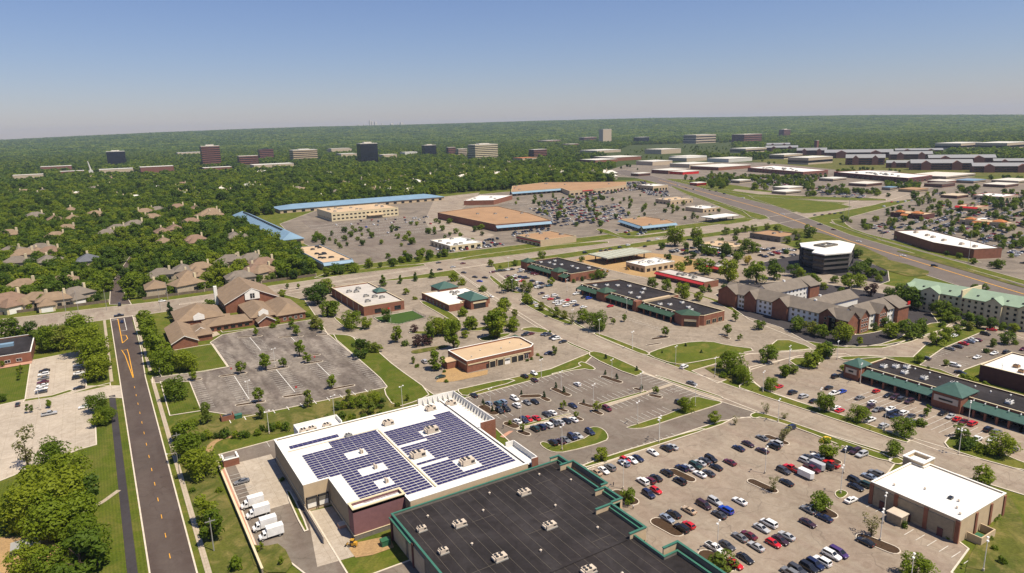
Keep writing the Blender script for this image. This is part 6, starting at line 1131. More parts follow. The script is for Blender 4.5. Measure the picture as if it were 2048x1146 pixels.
def cars(sheet, place, ang, text, state='parked', jit=.05):
    """text: 'x,y,typecolour[,angle]' items read off a survey sheet"""
    o, s = sheet; rr = random.Random(len(text))
    for it in text.split():
        a = it.split(','); x, y = G(o[0] + float(a[0]) * s, o[1] + float(a[1]) * s, .75); k, c = TYPES[a[2][0]], COLS[a[2][1]]
        an = float(a[3]) if len(a) > 3 else ang; an = RAD(an) + rr.uniform(-jit, jit) + (math.pi if rr.random() < .5 and state == 'parked' else 0)
        car(x, y, an, k, c, '%s %s %s %s' % (c, TW[k], state, place), 'cars %s %s' % (state, place), math.hypot(x, y) < 460)
P1 = 'in the lot before the black roofed store'
cars(S_A, P1, -90, '130,335,st 190,322,sw 240,298,ug 352,265,ul 362,238,hr 418,240,sw 465,225,sn 585,178,sw 692,145,uk 742,132,sv 695,342,uk 800,408,uk 815,305,un 868,298,sv 925,285,ud 960,262,sv 1000,242,sc 1050,230,uk 1090,295,sk 1030,342,sc 960,352,sw 1200,255,sm 1270,143,sn 1348,110,su 503,410,uw 562,402,hm 610,380,sk 610,482,hr 550,512,un')
cars(S_A, P1, -90, '1280,568,sw 1082,572,uv 992,598,mu 1170,640,ub 1115,675,sc 872,640,st 752,670,sk 698,705,sl 870,758,hr 815,785,uk 1080,945,pw 1180,922,sc 1240,1070,sr 1325,1025,sk 1280,855,sg')
P2 = 'in the lot before the white roofed restaurant'
cars(S_B, P2, -90, '337,60,sg 338,162,su 430,130,uk 452,105,uv 780,210,sw 715,222,sc 690,250,uv 570,305,pr 510,325,uc 735,310,pm 855,290,uk 890,272,pr 1020,152,sk,0 1085,170,uu,0 1137,195,uv,0 842,75,sy,0 1085,405,uk 1090,455,sk 1150,430,ud 1195,370,sl 1250,345,ug 1052,558,sw,0 532,417,sk 705,635,sg 835,700,sn 705,742,su 1165,893,sk 392,745,mw 335,785,sv 535,845,sv 485,880,su 428,905,hr 232,840,sm 290,930,sv 895,1000,uw 950,980,mp 818,1050,uw 762,1075,un 712,1100,uk 620,1120,uc 560,1140,ug')
P3 = 'in the solar store lot'
cars(S_C, P3, -90, '45,400,sk 215,495,hl 320,498,ue 380,480,ul 340,580,uk 420,560,uk 510,440,uw 535,520,uw 655,485,sg 745,475,sk 625,180,sk 735,150,hw 735,225,su 1230,275,hw 1180,520,sn 1570,555,um 545,700,sw 620,690,un 675,675,hr 760,660,sr 880,620,sc 945,600,sw 745,785,ud 820,765,un 900,745,uw 965,722,uc 1035,710,sv 1105,695,sk 1185,680,sw 950,945,uk 1030,930,su 1095,910,sg 1175,880,un 1240,865,sv 1375,825,un')
cars(S_D, P3, -90, '1030,722,uc')
cars(S_D, 'on the curved street', -90, '1080,305,uw,10 1165,492,sg,-80', 'driving')
P4 = 'before the teal awning strip mall'
cars(S_E, P4, 0, '440,420,sr 605,485,uk 730,530,uv 850,580,sk 1020,428,sk 1165,475,sb 1080,498,pw 1375,545,sg 1100,660,sw 1145,690,sr 1515,595,sw 1490,650,uu 1575,680,sg 1565,468,hr 1095,300,uk 1490,800,pw')
cars(S_E, P2, 0, '575,895,un')
cars(S_F, P4, 0, '85,470,sk 155,490,uu 225,510,uc 305,535,uu 108,612,sw 95,672,uk 170,645,uk 250,655,uw 150,690,sn 320,690,sc 345,750,sg 40,790,uv 655,655,sk 735,690,sv 805,715,sr 870,745,sm 965,765,ur 1130,825,uk 1215,855,ug 1005,930,pw 1170,930,sw 1390,1035,sn 10,615,sc')
cars(S_K, 'in the upper car park behind the teal awning strip mall', -90, '1475,145,sr,-60 1380,210,uk 1250,300,sm 1140,325,sl 1045,355,sr 960,400,sc 840,435,sg 1195,300,sw 465,580,sk 915,690,uw,-80 1000,800,sk 1255,565,sw,0 1515,505,sw,0 1705,490,uc,0 1800,525,sv,0 1960,440,sm,0 1960,575,sc,0 900,240,sw,0')
cars(S_L, 'beside the brick garage', 0, '185,530,uv,-90 390,725,sd,0 1475,185,uk 1540,175,sm 1720,180,sn 1765,185,sc 1830,225,uk 1870,238,uw 1955,275,sk 1775,420,sn')
P5 = 'before the building site strip mall'
cars(S_J, P5, 0, '30,315,sm 90,305,sc 150,295,uk 205,290,sc 265,280,sw 320,275,sk 455,285,uw 430,310,sg 530,305,sk 575,320,sc 620,335,um 660,345,sm 250,375,sm 300,385,sw 350,375,uw 345,405,sm 440,385,un 490,395,un 530,400,sk 400,430,sw 455,440,sr 610,445,uk 690,470,uw 740,480,un 640,510,sk 680,530,uw 720,540,sk 790,510,sg 850,510,ue 380,550,sn 430,570,sw')
P6 = 'before the canted strip mall'
cars(S_J, P6, 0, '735,620,su 800,675,mw 870,700,sr 930,650,mw 960,690,sc 945,745,mw 1040,740,mw 1100,720,hr 1190,750,mw 985,775,sw 1090,795,uw 1230,790,sn 1340,815,sw 630,755,sv 690,800,sw 1240,625,pw 1350,675,sk 1415,690,ub 1725,800,sr')
cars(S_J, 'on the curved street', -70, '205,695,sc 10,665,sw', 'driving')
cars(S_N3, 'on the avenue', 0, '150,740,sc 345,745,sm 265,775,sv 160,795,sk 350,820,sc,-60 440,855,sc,-60 478,888,sb,-60 520,860,sk,-60 1320,660,uk 1450,645,sc 1490,640,sk 1600,618,uc 1525,632,sc 1665,600,uw 1800,610,sk 1830,565,sg 1900,550,sw', 'driving')
cars(S_1, 'on the west road junction', -90, '945,195,uk 940,280,pk,0 963,328,sn 1283,165,sw,0', 'waiting')
P7 = 'in the concrete lot'
cars(S_1, P7, 0, '140,980,sc,-90 350,715,sk 345,745,uw 342,775,sg 338,805,sm 335,833,sw 330,858,sw 325,883,sc 615,640,sc 620,672,sw 622,702,uc 625,735,sw 615,770,uk 625,850,sk 390,1055,pv 670,1000,sw')
cars(S_M, 'in the dock yard', 0, '230,355,sg')
cars(S_N4, 'on the highway', -63, '385,120,sw 905,222,sw 450,148,sc 510,155,sk 590,150,sv 640,165,sc 690,170,sk 755,190,uc 1220,352,sw 1520,435,pk 1630,475,sm 1830,570,sw 1480,360,sc,-10 1540,358,sk,-10 1600,350,sm,-10 1640,348,sc,-10 1690,343,sk,-10', 'driving')
cars(S_N5, 'on the highway', -60, '1080,685,sw 1330,765,uk 990,255,sr,0 1040,255,sb,0 1075,285,uc,0 1100,250,uw,0 1150,245,sv,0 1195,240,sc,0 930,290,mw,0', 'driving')
cars(S_N2, 'before the cream office', -90, '1185,350,sm 1250,375,sb 1310,355,sw 1450,340,sw 1470,335,sm 1560,320,un 1600,335,uw 1620,330,sl 1010,358,sw 1130,352,sw')
# box trucks, trailers, machines
def box_truck(sheet, px, py, label, group, L=4.6):
    o, s = sheet; x, y = G(o[0] + px * s, o[1] + py * s, 1.6); r = thing('box_truck', label, 'truck', (x, y, .14), math.pi, group)
    put('cargo_box', MB().box(-L / 2, L / 2 - .05, -1.15, 1.15, .85, 3.35).mesh('cargo_box', 'canvas_white'), r)
    put('cab', loft(MB(), [(L / 2 + .05, .5, 2.35, 1.0, .8), (L / 2 + .9, .5, 2.3, 1.0, .78), (L / 2 + 1.3, .5, 1.5, .98, .85), (L / 2 + 2.0, .5, 1.25, .9, .85)]).mesh('cab', 'paint_white'), r)
    put('windscreen', MB().add([(L / 2 + .95, -.8, 2.2), (L / 2 + .95, .8, 2.2), (L / 2 + 1.33, .86, 1.52), (L / 2 + 1.33, -.86, 1.52)], [(0, 3, 2, 1)]).mesh('windscreen', 'glass'), r)
    for sy in (-1, 1): put('side_window', MB().box(L / 2 + .25, L / 2 + .9, sy * 1.0 - .02, sy * 1.0 + .02, 1.5, 2.1).mesh('side_window', 'glass'), r)
    put('chassis', MB().box(-L / 2, L / 2 + 1.8, -.5, .5, .45, .84).mesh('chassis', 'dark_metal'), r)
    for wx in (-L / 2 + 1.2, L / 2 + 1.3):
        for sy in (-1, 1): put('wheel', WHEEL, r, (wx, sy * .95, .42), 0, 1.25)
for px, py, lb in ((350, 525, 'white box truck at the upper end of the dock yard row'), (400, 605, 'white box truck second in the dock yard row'), (458, 712, 'white box truck with cream top third in the dock yard row'), (515, 785, 'white box truck with cream top beside the yard lawn')): box_truck(S_M, px, py, lb, 'box trucks parked in the dock yard')
for (px, py, c, lb) in ((780, 288, 'silver', 'silver enclosed trailer parked behind a maroon pickup'), (690, 355, 'white', 'white enclosed trailer parked below the maroon pickup')):
    x, y = G(*zl(*S_B, [(px, py)])[0], 1.2); r = thing('cargo_trailer', lb, 'trailer', (x, y, .14), RAD(-90)); put('trailer_box', MB().box(-2.4, 2.2, -1.05, 1.05, .6, 2.5).add([(2.2, -1.05, .6), (2.2, 1.05, .6), (2.2, 1.05, 2.5), (2.2, -1.05, 2.5), (2.7, 0, .6), (2.7, 0, 2.4)], [(0, 4, 5, 3), (4, 1, 2, 5), (3, 5, 2)]).mesh('trailer_box', 'paint_' + c), r); put('drawbar', MB().box(2.3, 3.6, -.06, .06, .5, .6).mesh('drawbar', 'dark_metal'), r)
    for sy in (-1, 1): put('wheel', WHEEL, r, (-.3, sy * 1.0, .34))
def loader(px, py, rz, label):
    x, y = G(px, py); r = thing('wheel_loader', label, 'loader', (x, y, .12), rz); r.scale = (.72,) * 3
    put('body', MB().box(-1.9, .2, -.75, .75, .6, 1.5).box(-1.8, -.7, -.7, .7, 1.5, 1.9).mesh('body', 'machine_yellow'), r); put('cab', MB().box(-.65, .6, -.62, .62, 1.5, 2.7).mesh('cab', 'glass'), r); put('cab_roof', MB().box(-.75, .7, -.7, .7, 2.7, 2.85).mesh('cab_roof', 'machine_yellow'), r)
    put('boom', MB().tube((.2, -.5, 1.4), (2.2, -.5, .8), .11, .1, 6).tube((.2, .5, 1.4), (2.2, .5, .8), .11, .1, 6).box(2.0, 2.2, -.6, .6, .7, .9).mesh('boom', 'machine_yellow'), r)
    put('bucket', MB().add([(2.2, -.95, .2), (3.0, -.95, .15), (2.3, -.95, 1.0), (2.2, .95, .2), (3.0, .95, .15), (2.3, .95, 1.0)], [(0, 1, 2), (5, 4, 3), (0, 3, 4, 1), (0, 2, 5, 3)]).mesh('bucket', 'dark_metal'), r)
    for sx in (-1.2, 1.0):
        for sy in (-.8, .8): put('wheel', WHEEL, r, (sx, sy, .5), 0, 1.45)
loader(705, 1093, 2.4, 'yellow wheel loader parked beside the dock ramp'); loader(1215, 545, .4, 'yellow wheel loader working on the building site'); loader(1255, 540, 2.0, 'yellow wheel loader beside the site canopy')
def crate(name, label, cat, px, py, sx, sy, h, mat, lid):
    x, y = G(px, py); r = thing(name, label, cat, (x, y, .1)); MB().prism([(x - sx, y - sy), (x + sx, y - sy), (x + sx * 1.05, y + sy), (x - sx * 1.05, y + sy)], .1, h).build('body', mat, r); MB().box(x - sx * 1.1, x + sx * 1.1, y - sy * 1.08, y + sy * 1.08, h, h + .15).build('lid', lid, r)
crate('generator', 'green electric generator box in the bed behind the black roofed store', 'generator', 771, 1090, 1.2, .9, 1.7, 'green_bin', 'green_bin'); crate('waste_container', 'bright green waste container at the church lot edge', 'container', 477, 836, 1.3, .9, 1.5, 'green_bin', 'green_metal'); crate('pallet_stack', 'pinkish stack of pallets beside the dock ramp wall', 'pallets', 686, 1053, 1.2, 1.0, 1.0, 'pink_block', 'unit_tan')
r = thing('brick_enclosure', 'small brick waste enclosure beside the green container', 'enclosure', G(455, 838) + (0,)); x, y = r.location.x, r.location.y; MB().box(x - 2.4, x - 2.1, y - 2, y + 2, 0, 2).box(x - 2.1, x + 2.1, y - 2, y - 1.7, 0, 2).box(x + 2.1, x + 2.4, y - 2, y + 2, 0, 2).build('wall', 'brick', r); MB().box(x - 1.6, x + 1.6, y - 1.4, y + 1.4, .1, 1.5).build('bin', 'dark_metal', r)
r = thing('brick_gatehouse', 'brick compactor enclosure with white coping at the dock yard corner', 'enclosure', (27.4, 236.5, 0)); MB().box(25.4, 30.4, 232.6, 233, 0, 2.6).box(25.4, 25.8, 233, 237.6, 0, 2.6).box(30, 30.4, 233, 237.6, 0, 2.6).build('wall', 'brick', r); MB().box(25.3, 30.5, 232.5, 233.1, 2.6, 2.8).box(25.3, 25.9, 233.12, 237.6, 2.6, 2.8).box(29.9, 30.5, 233.12, 237.6, 2.6, 2.8).build('coping', 'white_trim', r); MB().box(26.3, 29.5, 233.4, 236.6, .1, 2.0).build('compactor', 'grey_metal', r)
# retaining wall along the dock yard, nursery fence
r = thing('retaining_wall', 'long tan block retaining wall along the west side of the dock yard', 'wall', (24.5, 200, 0)); MB().box(23.7, 24.1, 166, 236, 0, 1.6).build('wall', 'split_block', r); MB().box(23.6, 24.2, 165.9, 236.1, 1.6, 1.75).build('cap', 'stucco_cream', r); patch('wall_walk', rect(24.15, 25.3, 172, 232), 'pink_block', False, .21, False)
r = thing('nursery_fence', 'dark metal fence round the nursery play lawn', 'fence', (147, 373, 0)); ln = gpoly(zl(*S_3, [(930, 303), (990, 340), (1130, 355), (1340, 298), (1235, 242)]))
for a, b_ in zip(ln[:-1], ln[1:]):
    v = Vector(b_) - Vector(a); n_ = max(2, int(v.length / 2.4))
    for i in range(n_): q = Vector(a) + v * i / n_; MB().tube((q.x, q.y, 0), (q.x, q.y, 1.6), .06, n=5).build('post', 'dark_metal', r)
    for z in (.4, 1.0, 1.5): MB().tube((a[0], a[1], z), (b_[0], b_[1], z), .035, n=5).build('rail', 'dark_metal', r)
x, y = G(*zl(*S_3, [(1066, 335)])[0]); r = thing('flagpole', 'slim white flagpole with a small flag on the nursery lawn', 'flagpole', (x, y, 0)); MB().tube((x, y, 0), (x, y, 9.5), .09, .05, 6).build('pole', 'pole_white', r); MB().box(x - 1.4, x - .06, y - .02, y + .02, 8.3, 9.2).build('flag', 'sign_red', r)
r = thing('avenue_wall', 'low dark fence wall along the wooded side of the avenue', 'wall', (60, 533, 0))
for x0, x1, yy in ((-140, -32, 537), (-30, 0, 533), (20, 60, 526), (60, 100, 527), (100, 142, 530)):
    MB().box(x0, x1 - .6, yy, yy + .3, 0, 1.9).build('panel', 'wood', r); MB().box(x1 - .6, x1, yy - .15, yy + .45, 0, 2.2).build('pier', 'stucco_beige', r)
# lamps
LM = {}
def lamp_meshes(h, n):
    if (h, n) not in LM:
        base = MB().tube((0, 0, 0), (0, 0, .8), .3, .3, 8).mesh('base', 'concrete'); pole = MB().tube((0, 0, .8), (0, 0, h), .12, .075, 6).mesh('pole', 'pole_white')
        heads = []
        for i in range(n):
            a = 6.2832 * i / n + .4; c, s = math.cos(a), math.sin(a); heads.append((MB().tube((0, 0, h - .1), (c * .7, s * .7, h), .05, .05, 5).mesh('arm', 'pole_white'), MB().tube((c * .95, s * .95, h - .12), (c * .95, s * .95, h + .12), .34, .28, 8).mesh('lamp_head', 'canvas_white')))
        LM[(h, n)] = (base, pole, heads)
    return LM[(h, n)]
def lamps(sheet, place, pts, h=9.0, n=2):
    o, s = sheet
    for a in pts:
        x, y = G(o[0] + a[0] * s, o[1] + a[1] * s); b_, p_, hd = lamp_meshes(h, n); r = thing('parking_lamp', '%s lamp post %s' % ('white' if n == 2 else 'four headed white', place), 'lamp post', (x, y, .1), 0, 'lamp posts %s' % place); put('base', b_, r); put('pole', p_, r)
        for am, hm in hd: put('arm', am, r); put('lamp_head', hm, r)
lamps(S_3, 'behind the solar store', [(1158, 1005), (620, 1085), (105, 1215)]); lamps(S_C, 'in the solar store lot', [(818, 215), (1045, 365), (1415, 525), (235, 570), (585, 740), (1055, 1035), (1625, 218)]); lamps(S_D, 'on the edge of the solar store lot', [(545, 970), (795, 1150), (585, 610), (1205, 770)]); lamps(S_D, 'along the curved street', [(980, 285), (1430, 428), (485, 105)])
lamps(S_A, 'in the lot before the black roofed store', [(345, 475), (1098, 985), (632, 103)]); lamps(S_B, 'in the lot before the white roofed restaurant', [(360, 350), (990, 350), (965, 512), (1282, 890)]); lamps(S_8, 'beside the white roofed restaurant', [(890, 765), (1665, 1135), (1098, 1270)]); lamps(S_E, 'before the teal awning strip mall', [(262, 485), (912, 695), (435, 830), (1650, 935), (565, 215), (1375, 390)]); lamps(S_F, 'on the street side island of the teal awning strip mall', [(818, 1090)], 9, 4); lamps(S_F, 'before the teal awning strip mall', [(915, 780)])
lamps(S_J, 'before the building site strip mall', [(320, 605), (265, 265)]); lamps(S_J, 'before the canted strip mall', [(1958, 895), (1575, 1146), (1185, 1075), (1105, 605)]); lamps(S_5, 'beside the triangular lawn', [(952, 545), (690, 440)]); lamps(S_7, 'on the connecting drive', [(545, 630), (165, 670), (1830, 830)]); lamps(S_G, 'in the church lot', [(855, 870), (1100, 540)]); lamps(S_1, 'in the concrete lot', [(325, 1030)])
def utility_pole(px, py, h, label, group=None, arms=1, mat='wood'):
    x, y = G(px, py); r = thing('utility_pole', label, 'pole', (x, y, 0), 0, group); MB().tube((x, y, 0), (x, y, h), .17, .11, 7).build('pole', mat, r)
    for i in range(arms):
        c = MB().box(x - 1.3, x + 1.3, y - .08, y + .08, h - 1.1 - i * 1.2, h - .92 - i * 1.2).build('crossarm', mat, r)
        for q in (-1.1, -.4, .4, 1.1): MB().tube((x + q, y, h - .92 - i * 1.2), (x + q, y, h - .7 - i * 1.2), .06, .05, 5).build('insulator', 'grey_metal', c)
utility_pole(360, 918, 10, 'grey utility pole with crossarm beside the sidewalk bank', 'utility poles on the road bank', mat='grey_metal'); utility_pole(428, 1102, 10, 'grey utility pole with crossarm beside the sidewalk bank', 'utility poles on the road bank', mat='grey_metal')
for i, a in enumerate([(520, 250), (620, 250), (845, 240), (1330, 175), (1270, 240)]): px, py = zl(*S_1, [a])[0]; utility_pole(px, py, 14, 'tall grey pole beside the avenue junction', 'poles at the avenue junction', 0, 'grey_metal')
for i, a in enumerate([(1745, 395), (640, 395), (910, 560), (1600, 745), (600, 440)]):
    o, s = (S_N4 if i == 0 else S_N5); px, py = o[0] + a[0] * s, o[1] + a[1] * s; utility_pole(px, py, 32 if i < 4 else 18, 'tall steel transmission pole beside the highway', 'steel poles along the highway', 2, 'grey_metal')
for a, lb in (((1395, 410), 'road'),):
    x, y = G(*zl(*S_2, [a])[0]); r = thing('street_lamp', 'street lamp with a long arm over the west road', 'street lamp', (x, y, 0)); MB().tube((x, y, 0), (x, y, 9), .12, .08, 6).build('pole', 'grey_metal', r); MB().tube((x, y, 9), (x - 2.6, y, 9.4), .05, .04, 5).build('arm', 'grey_metal', r); MB().box(x - 3.3, x - 2.6, y - .15, y + .15, 9.3, 9.48).build('lamp_head', 'canvas_white', r)
# stop signs
def text_mesh(t, size):
    cu = bpy.data.curves.new('lettering', 'FONT'); cu.body = t; cu.size = size; cu.align_x = 'CENTER'; cu.align_y = 'CENTER'; cu.extrude = .004
    o = bpy.data.objects.new('tmp', cu); C.objects.link(o); me = bpy.data.meshes.new_from_object(o.evaluated_get(bpy.context.evaluated_depsgraph_get())); bpy.data.objects.remove(o); me.materials.append(M['white_paint']); me.name = 'lettering'; return me
STOP = text_mesh('STOP', .34)
def stop_sign(px, py, rz, where):
    x, y = G(px, py); r = thing('stop_sign', 'red stop sign %s' % where, 'sign', (x, y, 0), rz); put('post', MB().tube((0, 0, 0), (0, 0, 3.2), .05, n=6).mesh('post', 'grey_metal'), r)
    q = [(math.cos(RAD(22.5 + 45 * i)) * .52, math.sin(RAD(22.5 + 45 * i)) * .52 + 2.7) for i in range(8)]
    pl = put('plate', MB().add([(a, -.07, b_) for a, b_ in q] + [(a, -.05, b_) for a, b_ in q], [tuple(range(8)), tuple(range(15, 7, -1))] + [(i, i + 8, (i + 1) % 8 + 8, (i + 1) % 8) for i in range(8)]).mesh('plate', 'sign_red'), r)
    l = put('lettering', STOP, pl, (0, -.08, 2.7)); l.rotation_euler = (math.pi / 2, 0, 0)
for a, w_ in (((1305, 790), 'at the lowest island of the church lot'), ((685, 610), 'on the island beside the church lot drive'), ((1480, 495), 'on the upper island of the church lot')): stop_sign(*zl(*S_G, [a])[0], RAD(-20), w_)
# people
def person(px, py, rz, shirt, label):
    x, y = G(px, py); bm = bmesh.new(); J = {}
    pts = {'pelvis': (0, 0, .95, .15), 'chest': (0, 0, 1.3, .17), 'neck': (0, 0, 1.5, .07), 'head': (.02, 0, 1.64, .11), 'lk': (.12, .1, .52, .075), 'lf': (-.08, .1, .06, .06), 'rk': (.02, -.1, .52, .075), 'rf': (.2, -.1, .06, .06), 'le': (-.06, .26, 1.12, .05), 'lh': (.06, .28, .85, .04), 're': (.05, -.26, 1.12, .05), 'rh': (.18, -.28, .88, .04), 'lt': (.28, -.1, .04, .05)}
    for k, p in pts.items(): J[k] = bm.verts.new(p[:3])
    for a, b_ in (('pelvis', 'chest'), ('chest', 'neck'), ('neck', 'head'), ('pelvis', 'lk'), ('lk', 'lf'), ('pelvis', 'rk'), ('rk', 'rf'), ('chest', 'le'), ('le', 'lh'), ('chest', 're'), ('re', 'rh'), ('rf', 'lt')): bm.edges.new((J[a], J[b_]))
    me = bpy.data.meshes.new('person'); bm.to_mesh(me); bm.free(); o = bpy.data.objects.new('tmp', me); C.objects.link(o); mo = o.modifiers.new('skin', 'SKIN'); sv = me.skin_vertices[0].data
    for i, p in enumerate(pts.values()): sv[i].radius = (p[3], p[3]); sv[i].use_root = i == 0
    o.modifiers.new('sub', 'SUBSURF').levels = 1
    m2 = bpy.data.meshes.new_from_object(o.evaluated_get(bpy.context.evaluated_depsgraph_get())); bpy.data.objects.remove(o)
    for k in ('skin', shirt, 'cloth_dark'): m2.materials.append(M[k])
    for p in m2.polygons: z = p.center.z; p.material_index = 0 if z > 1.5 or (z < .95 and abs(p.center.y) > .22) else (1 if z > .93 else 2)
    tag(put('person', m2, None, (x, y, .13), rz), label, 'person')
px, py = zl(*S_A, [(425, 638)])[0]; person(px, py, .6, 'cloth_white', 'person in white shirt walking before the black roofed store')
px, py = zl(*S_A, [(268, 455)])[0]; person(px, py, 2.0, 'cloth_dark', 'person in dark clothes walking by the store entrance'); px, py = zl(*S_C, [(380, 790)])[0]; person(px, py, 1.0, 'cloth_dark', 'person in dark clothes near the solar store crossing'); px, py = zl(*S_C, [(395, 625)])[0]; person(px, py, 3.0, 'cloth_red', 'person in red shirt beside the parked cars of the solar store')
# ================================================================== STUFF: woodland, street trees, cars too many to count
def scatter(name, pts, protos, label, cat):
    col = bpy.data.collections.new(name + '_kinds')
    for i, me in enumerate(protos): col.objects.link(bpy.data.objects.new('%s_%02d' % (name, i), me))
    me = bpy.data.meshes.new(name); me.from_pydata([p[:3] for p in pts], [], [])
    for nm, ty, k in (('scl', 'FLOAT', 3), ('rot', 'FLOAT', 4), ('idx', 'INT', 5)):
        at = me.attributes.new(nm, ty, 'POINT'); at.data.foreach_set('value', [p[k] for p in pts])
    o = bpy.data.objects.new(name, me); C.objects.link(o); o['kind'] = 'stuff'; tag(o, label, cat)
    g = bpy.data.node_groups.new(name, 'GeometryNodeTree'); g.interface.new_socket('Geometry', in_out='INPUT', socket_type='NodeSocketGeometry'); g.interface.new_socket('Geometry', in_out='OUTPUT', socket_type='NodeSocketGeometry')
    gi, go = g.nodes.new('NodeGroupInput'), g.nodes.new('NodeGroupOutput'); ip = g.nodes.new('GeometryNodeInstanceOnPoints'); ci = g.nodes.new('GeometryNodeCollectionInfo'); ci.inputs[0].default_value = col; ci.inputs[1].default_value = True; ci.inputs[2].default_value = True
    def attr(nm, ty): a = g.nodes.new('GeometryNodeInputNamedAttribute'); a.data_type = ty; a.inputs[0].default_value = nm; return a.outputs[0]
    cx = g.nodes.new('ShaderNodeCombineXYZ'); g.links.new(attr('rot', 'FLOAT'), cx.inputs[2]); g.links.new(gi.outputs[0], ip.inputs['Points']); g.links.new(ci.outputs[0], ip.inputs['Instance']); ip.inputs['Pick Instance'].default_value = True
    g.links.new(attr('idx', 'INT'), ip.inputs['Instance Index']); g.links.new(cx.outputs[0], ip.inputs['Rotation']); g.links.new(attr('scl', 'FLOAT'), ip.inputs['Scale']); g.links.new(ip.outputs[0], go.inputs[0])
    o.modifiers.new('scatter', 'NODES').node_group = g
    return o
def squat(me, k=.82):
    for v in me.vertices: v.co.z *= k
    return me
def whole(crown, trunk):
    me = crown.copy(); bm = bmesh.new(); bm.from_mesh(crown); bm.from_mesh(trunk); k = len(crown.polygons); bm.faces.ensure_lookup_table()
    for i in range(k, len(bm.faces)): bm.faces[i].material_index = 1
    bm.to_mesh(me); bm.free(); me.materials.append(M['bark']); return squat(me)
mid_kinds = [whole(*variants('round', m_, 850, .125, .38, (s_,), 15)[0]) for m_, s_ in ((LEAF_R, 41), (LEAF_R, 42), (LEAF_D, 43), (LEAF_F, 44), (LEAF_F, 45), (LEAF_R, 46))] + [whole(*variants('oval', LEAF_F, 800, .125, .35, (47,))[0])]
far_kinds = [squat(crown_mesh('far_crown', LEAF_F, 60 + i, 'round', 95, .34, .2, lobes=9), .85) for i in range(5)]
def grove(seed):
    rr = random.Random(seed); mb = MB()
    for k in range(26):
        x, y, r = rr.uniform(-1, 1), rr.uniform(-1, 1), rr.uniform(.14, .24); h = rr.uniform(.22, .34)
        for q in range(7):
            a = rr.uniform(0, 6.28); s = r * rr.uniform(.6, 1.0); p = Vector((x + math.cos(a) * r * .5, y + math.sin(a) * r * .5, h * rr.uniform(.5, 1.05))); n_ = Vector((rr.gauss(0, .6), rr.gauss(0, .6), 1)).normalized(); u = n_.orthogonal().normalized(); v = n_.cross(u)
            mb.add([p - u * s, p - v * s, p + u * s, p + v * s], [(0, 1, 2, 3)])
    return mb.mesh('grove', LEAF_F)
groves = [grove(80 + i) for i in range(4)]
rr = random.Random(11)
GRID = {}
def blocked(x, y, polys):
    for p, (a, b_, c, d) in polys:
        if a < x < b_ and c < y < d and inside((x, y), p): return True
    return False
def bbs(ps): return [(p, (min(q[0] for q in p), max(q[0] for q in p), min(q[1] for q in p), max(q[1] for q in p))) for p in ps]
BB = bbs(BLOCK); PB = bbs(PAVED)
HOUSES = [(o.location.x, o.location.y) for o in bpy.data.objects if o.name.startswith('house')]
def near_house(x, y):
    for hx, hy in HOUSES:
        dx, dy = x - hx, y - hy
        if abs(dx) > 46 or abs(dy) > 46: continue
        D = math.hypot(hx, hy); t = -(dx * hx + dy * hy) / D; l = abs(dx * hy - dy * hx) / D      # t: how far towards the viewer's side (the open front yard)
        if dx * dx + dy * dy < 90 or (0 < t < 24 and l < 8.5): return True
    return False
wood = []
def fill(poly, step, r0, r1, near=True, keep=1.0):
    b_ = bbs([poly])[0][1]; x = b_[0]
    while x < b_[1]:
        y = b_[2]
        while y < b_[3]:
            X, Y = x + rr.uniform(-.5, .5) * step, y + rr.uniform(-.5, .5) * step
            if rr.random() < keep and inside((X, Y), poly) and not blocked(X, Y, BB) and not blocked(X, Y, PB) and not (near and near_house(X, Y)): wood.append((X, Y, 0, rr.uniform(r0, r1), rr.uniform(0, 6.28), rr.randrange(7)))
            y += step
        x += step
fill([(-150, 541), (-30, 541), (-5, 537), (15, 530), (60, 531), (142, 535), (148, 640), (152, 700), (150, 985), (215, 985), (225, 1050), (490, 1062), (-250, 1320), (-320, 900)], 9.2, 3.4, 7.4)
for x0, x1, yy in ((-140, -32, 540.5), (-30, -4, 536.5), (20, 60, 529.5), (60, 100, 530.5), (100, 142, 533.5)):
    x = x0
    while x < x1:
        if rr.random() < .82: wood.append((x, yy + rr.uniform(0, 3.5), 0, rr.uniform(2.2, 3.9), rr.uniform(0, 6.28), rr.randrange(7)))
        x += rr.uniform(4.5, 8)
fill(gpoly([(430, 450), (480, 425), (600, 500), (640, 540), (590, 560), (500, 520)]), 7.5, 3.6, 5.6, False)
fill([(-250, 1310), (480, 1062), (560, 1092), (640, 1068), (740, 1095), (855, 985), (900, 1100), (1150, 1500), (900, 1900), (200, 1900), (-300, 1800)], 12.5, 4.6, 10.0)
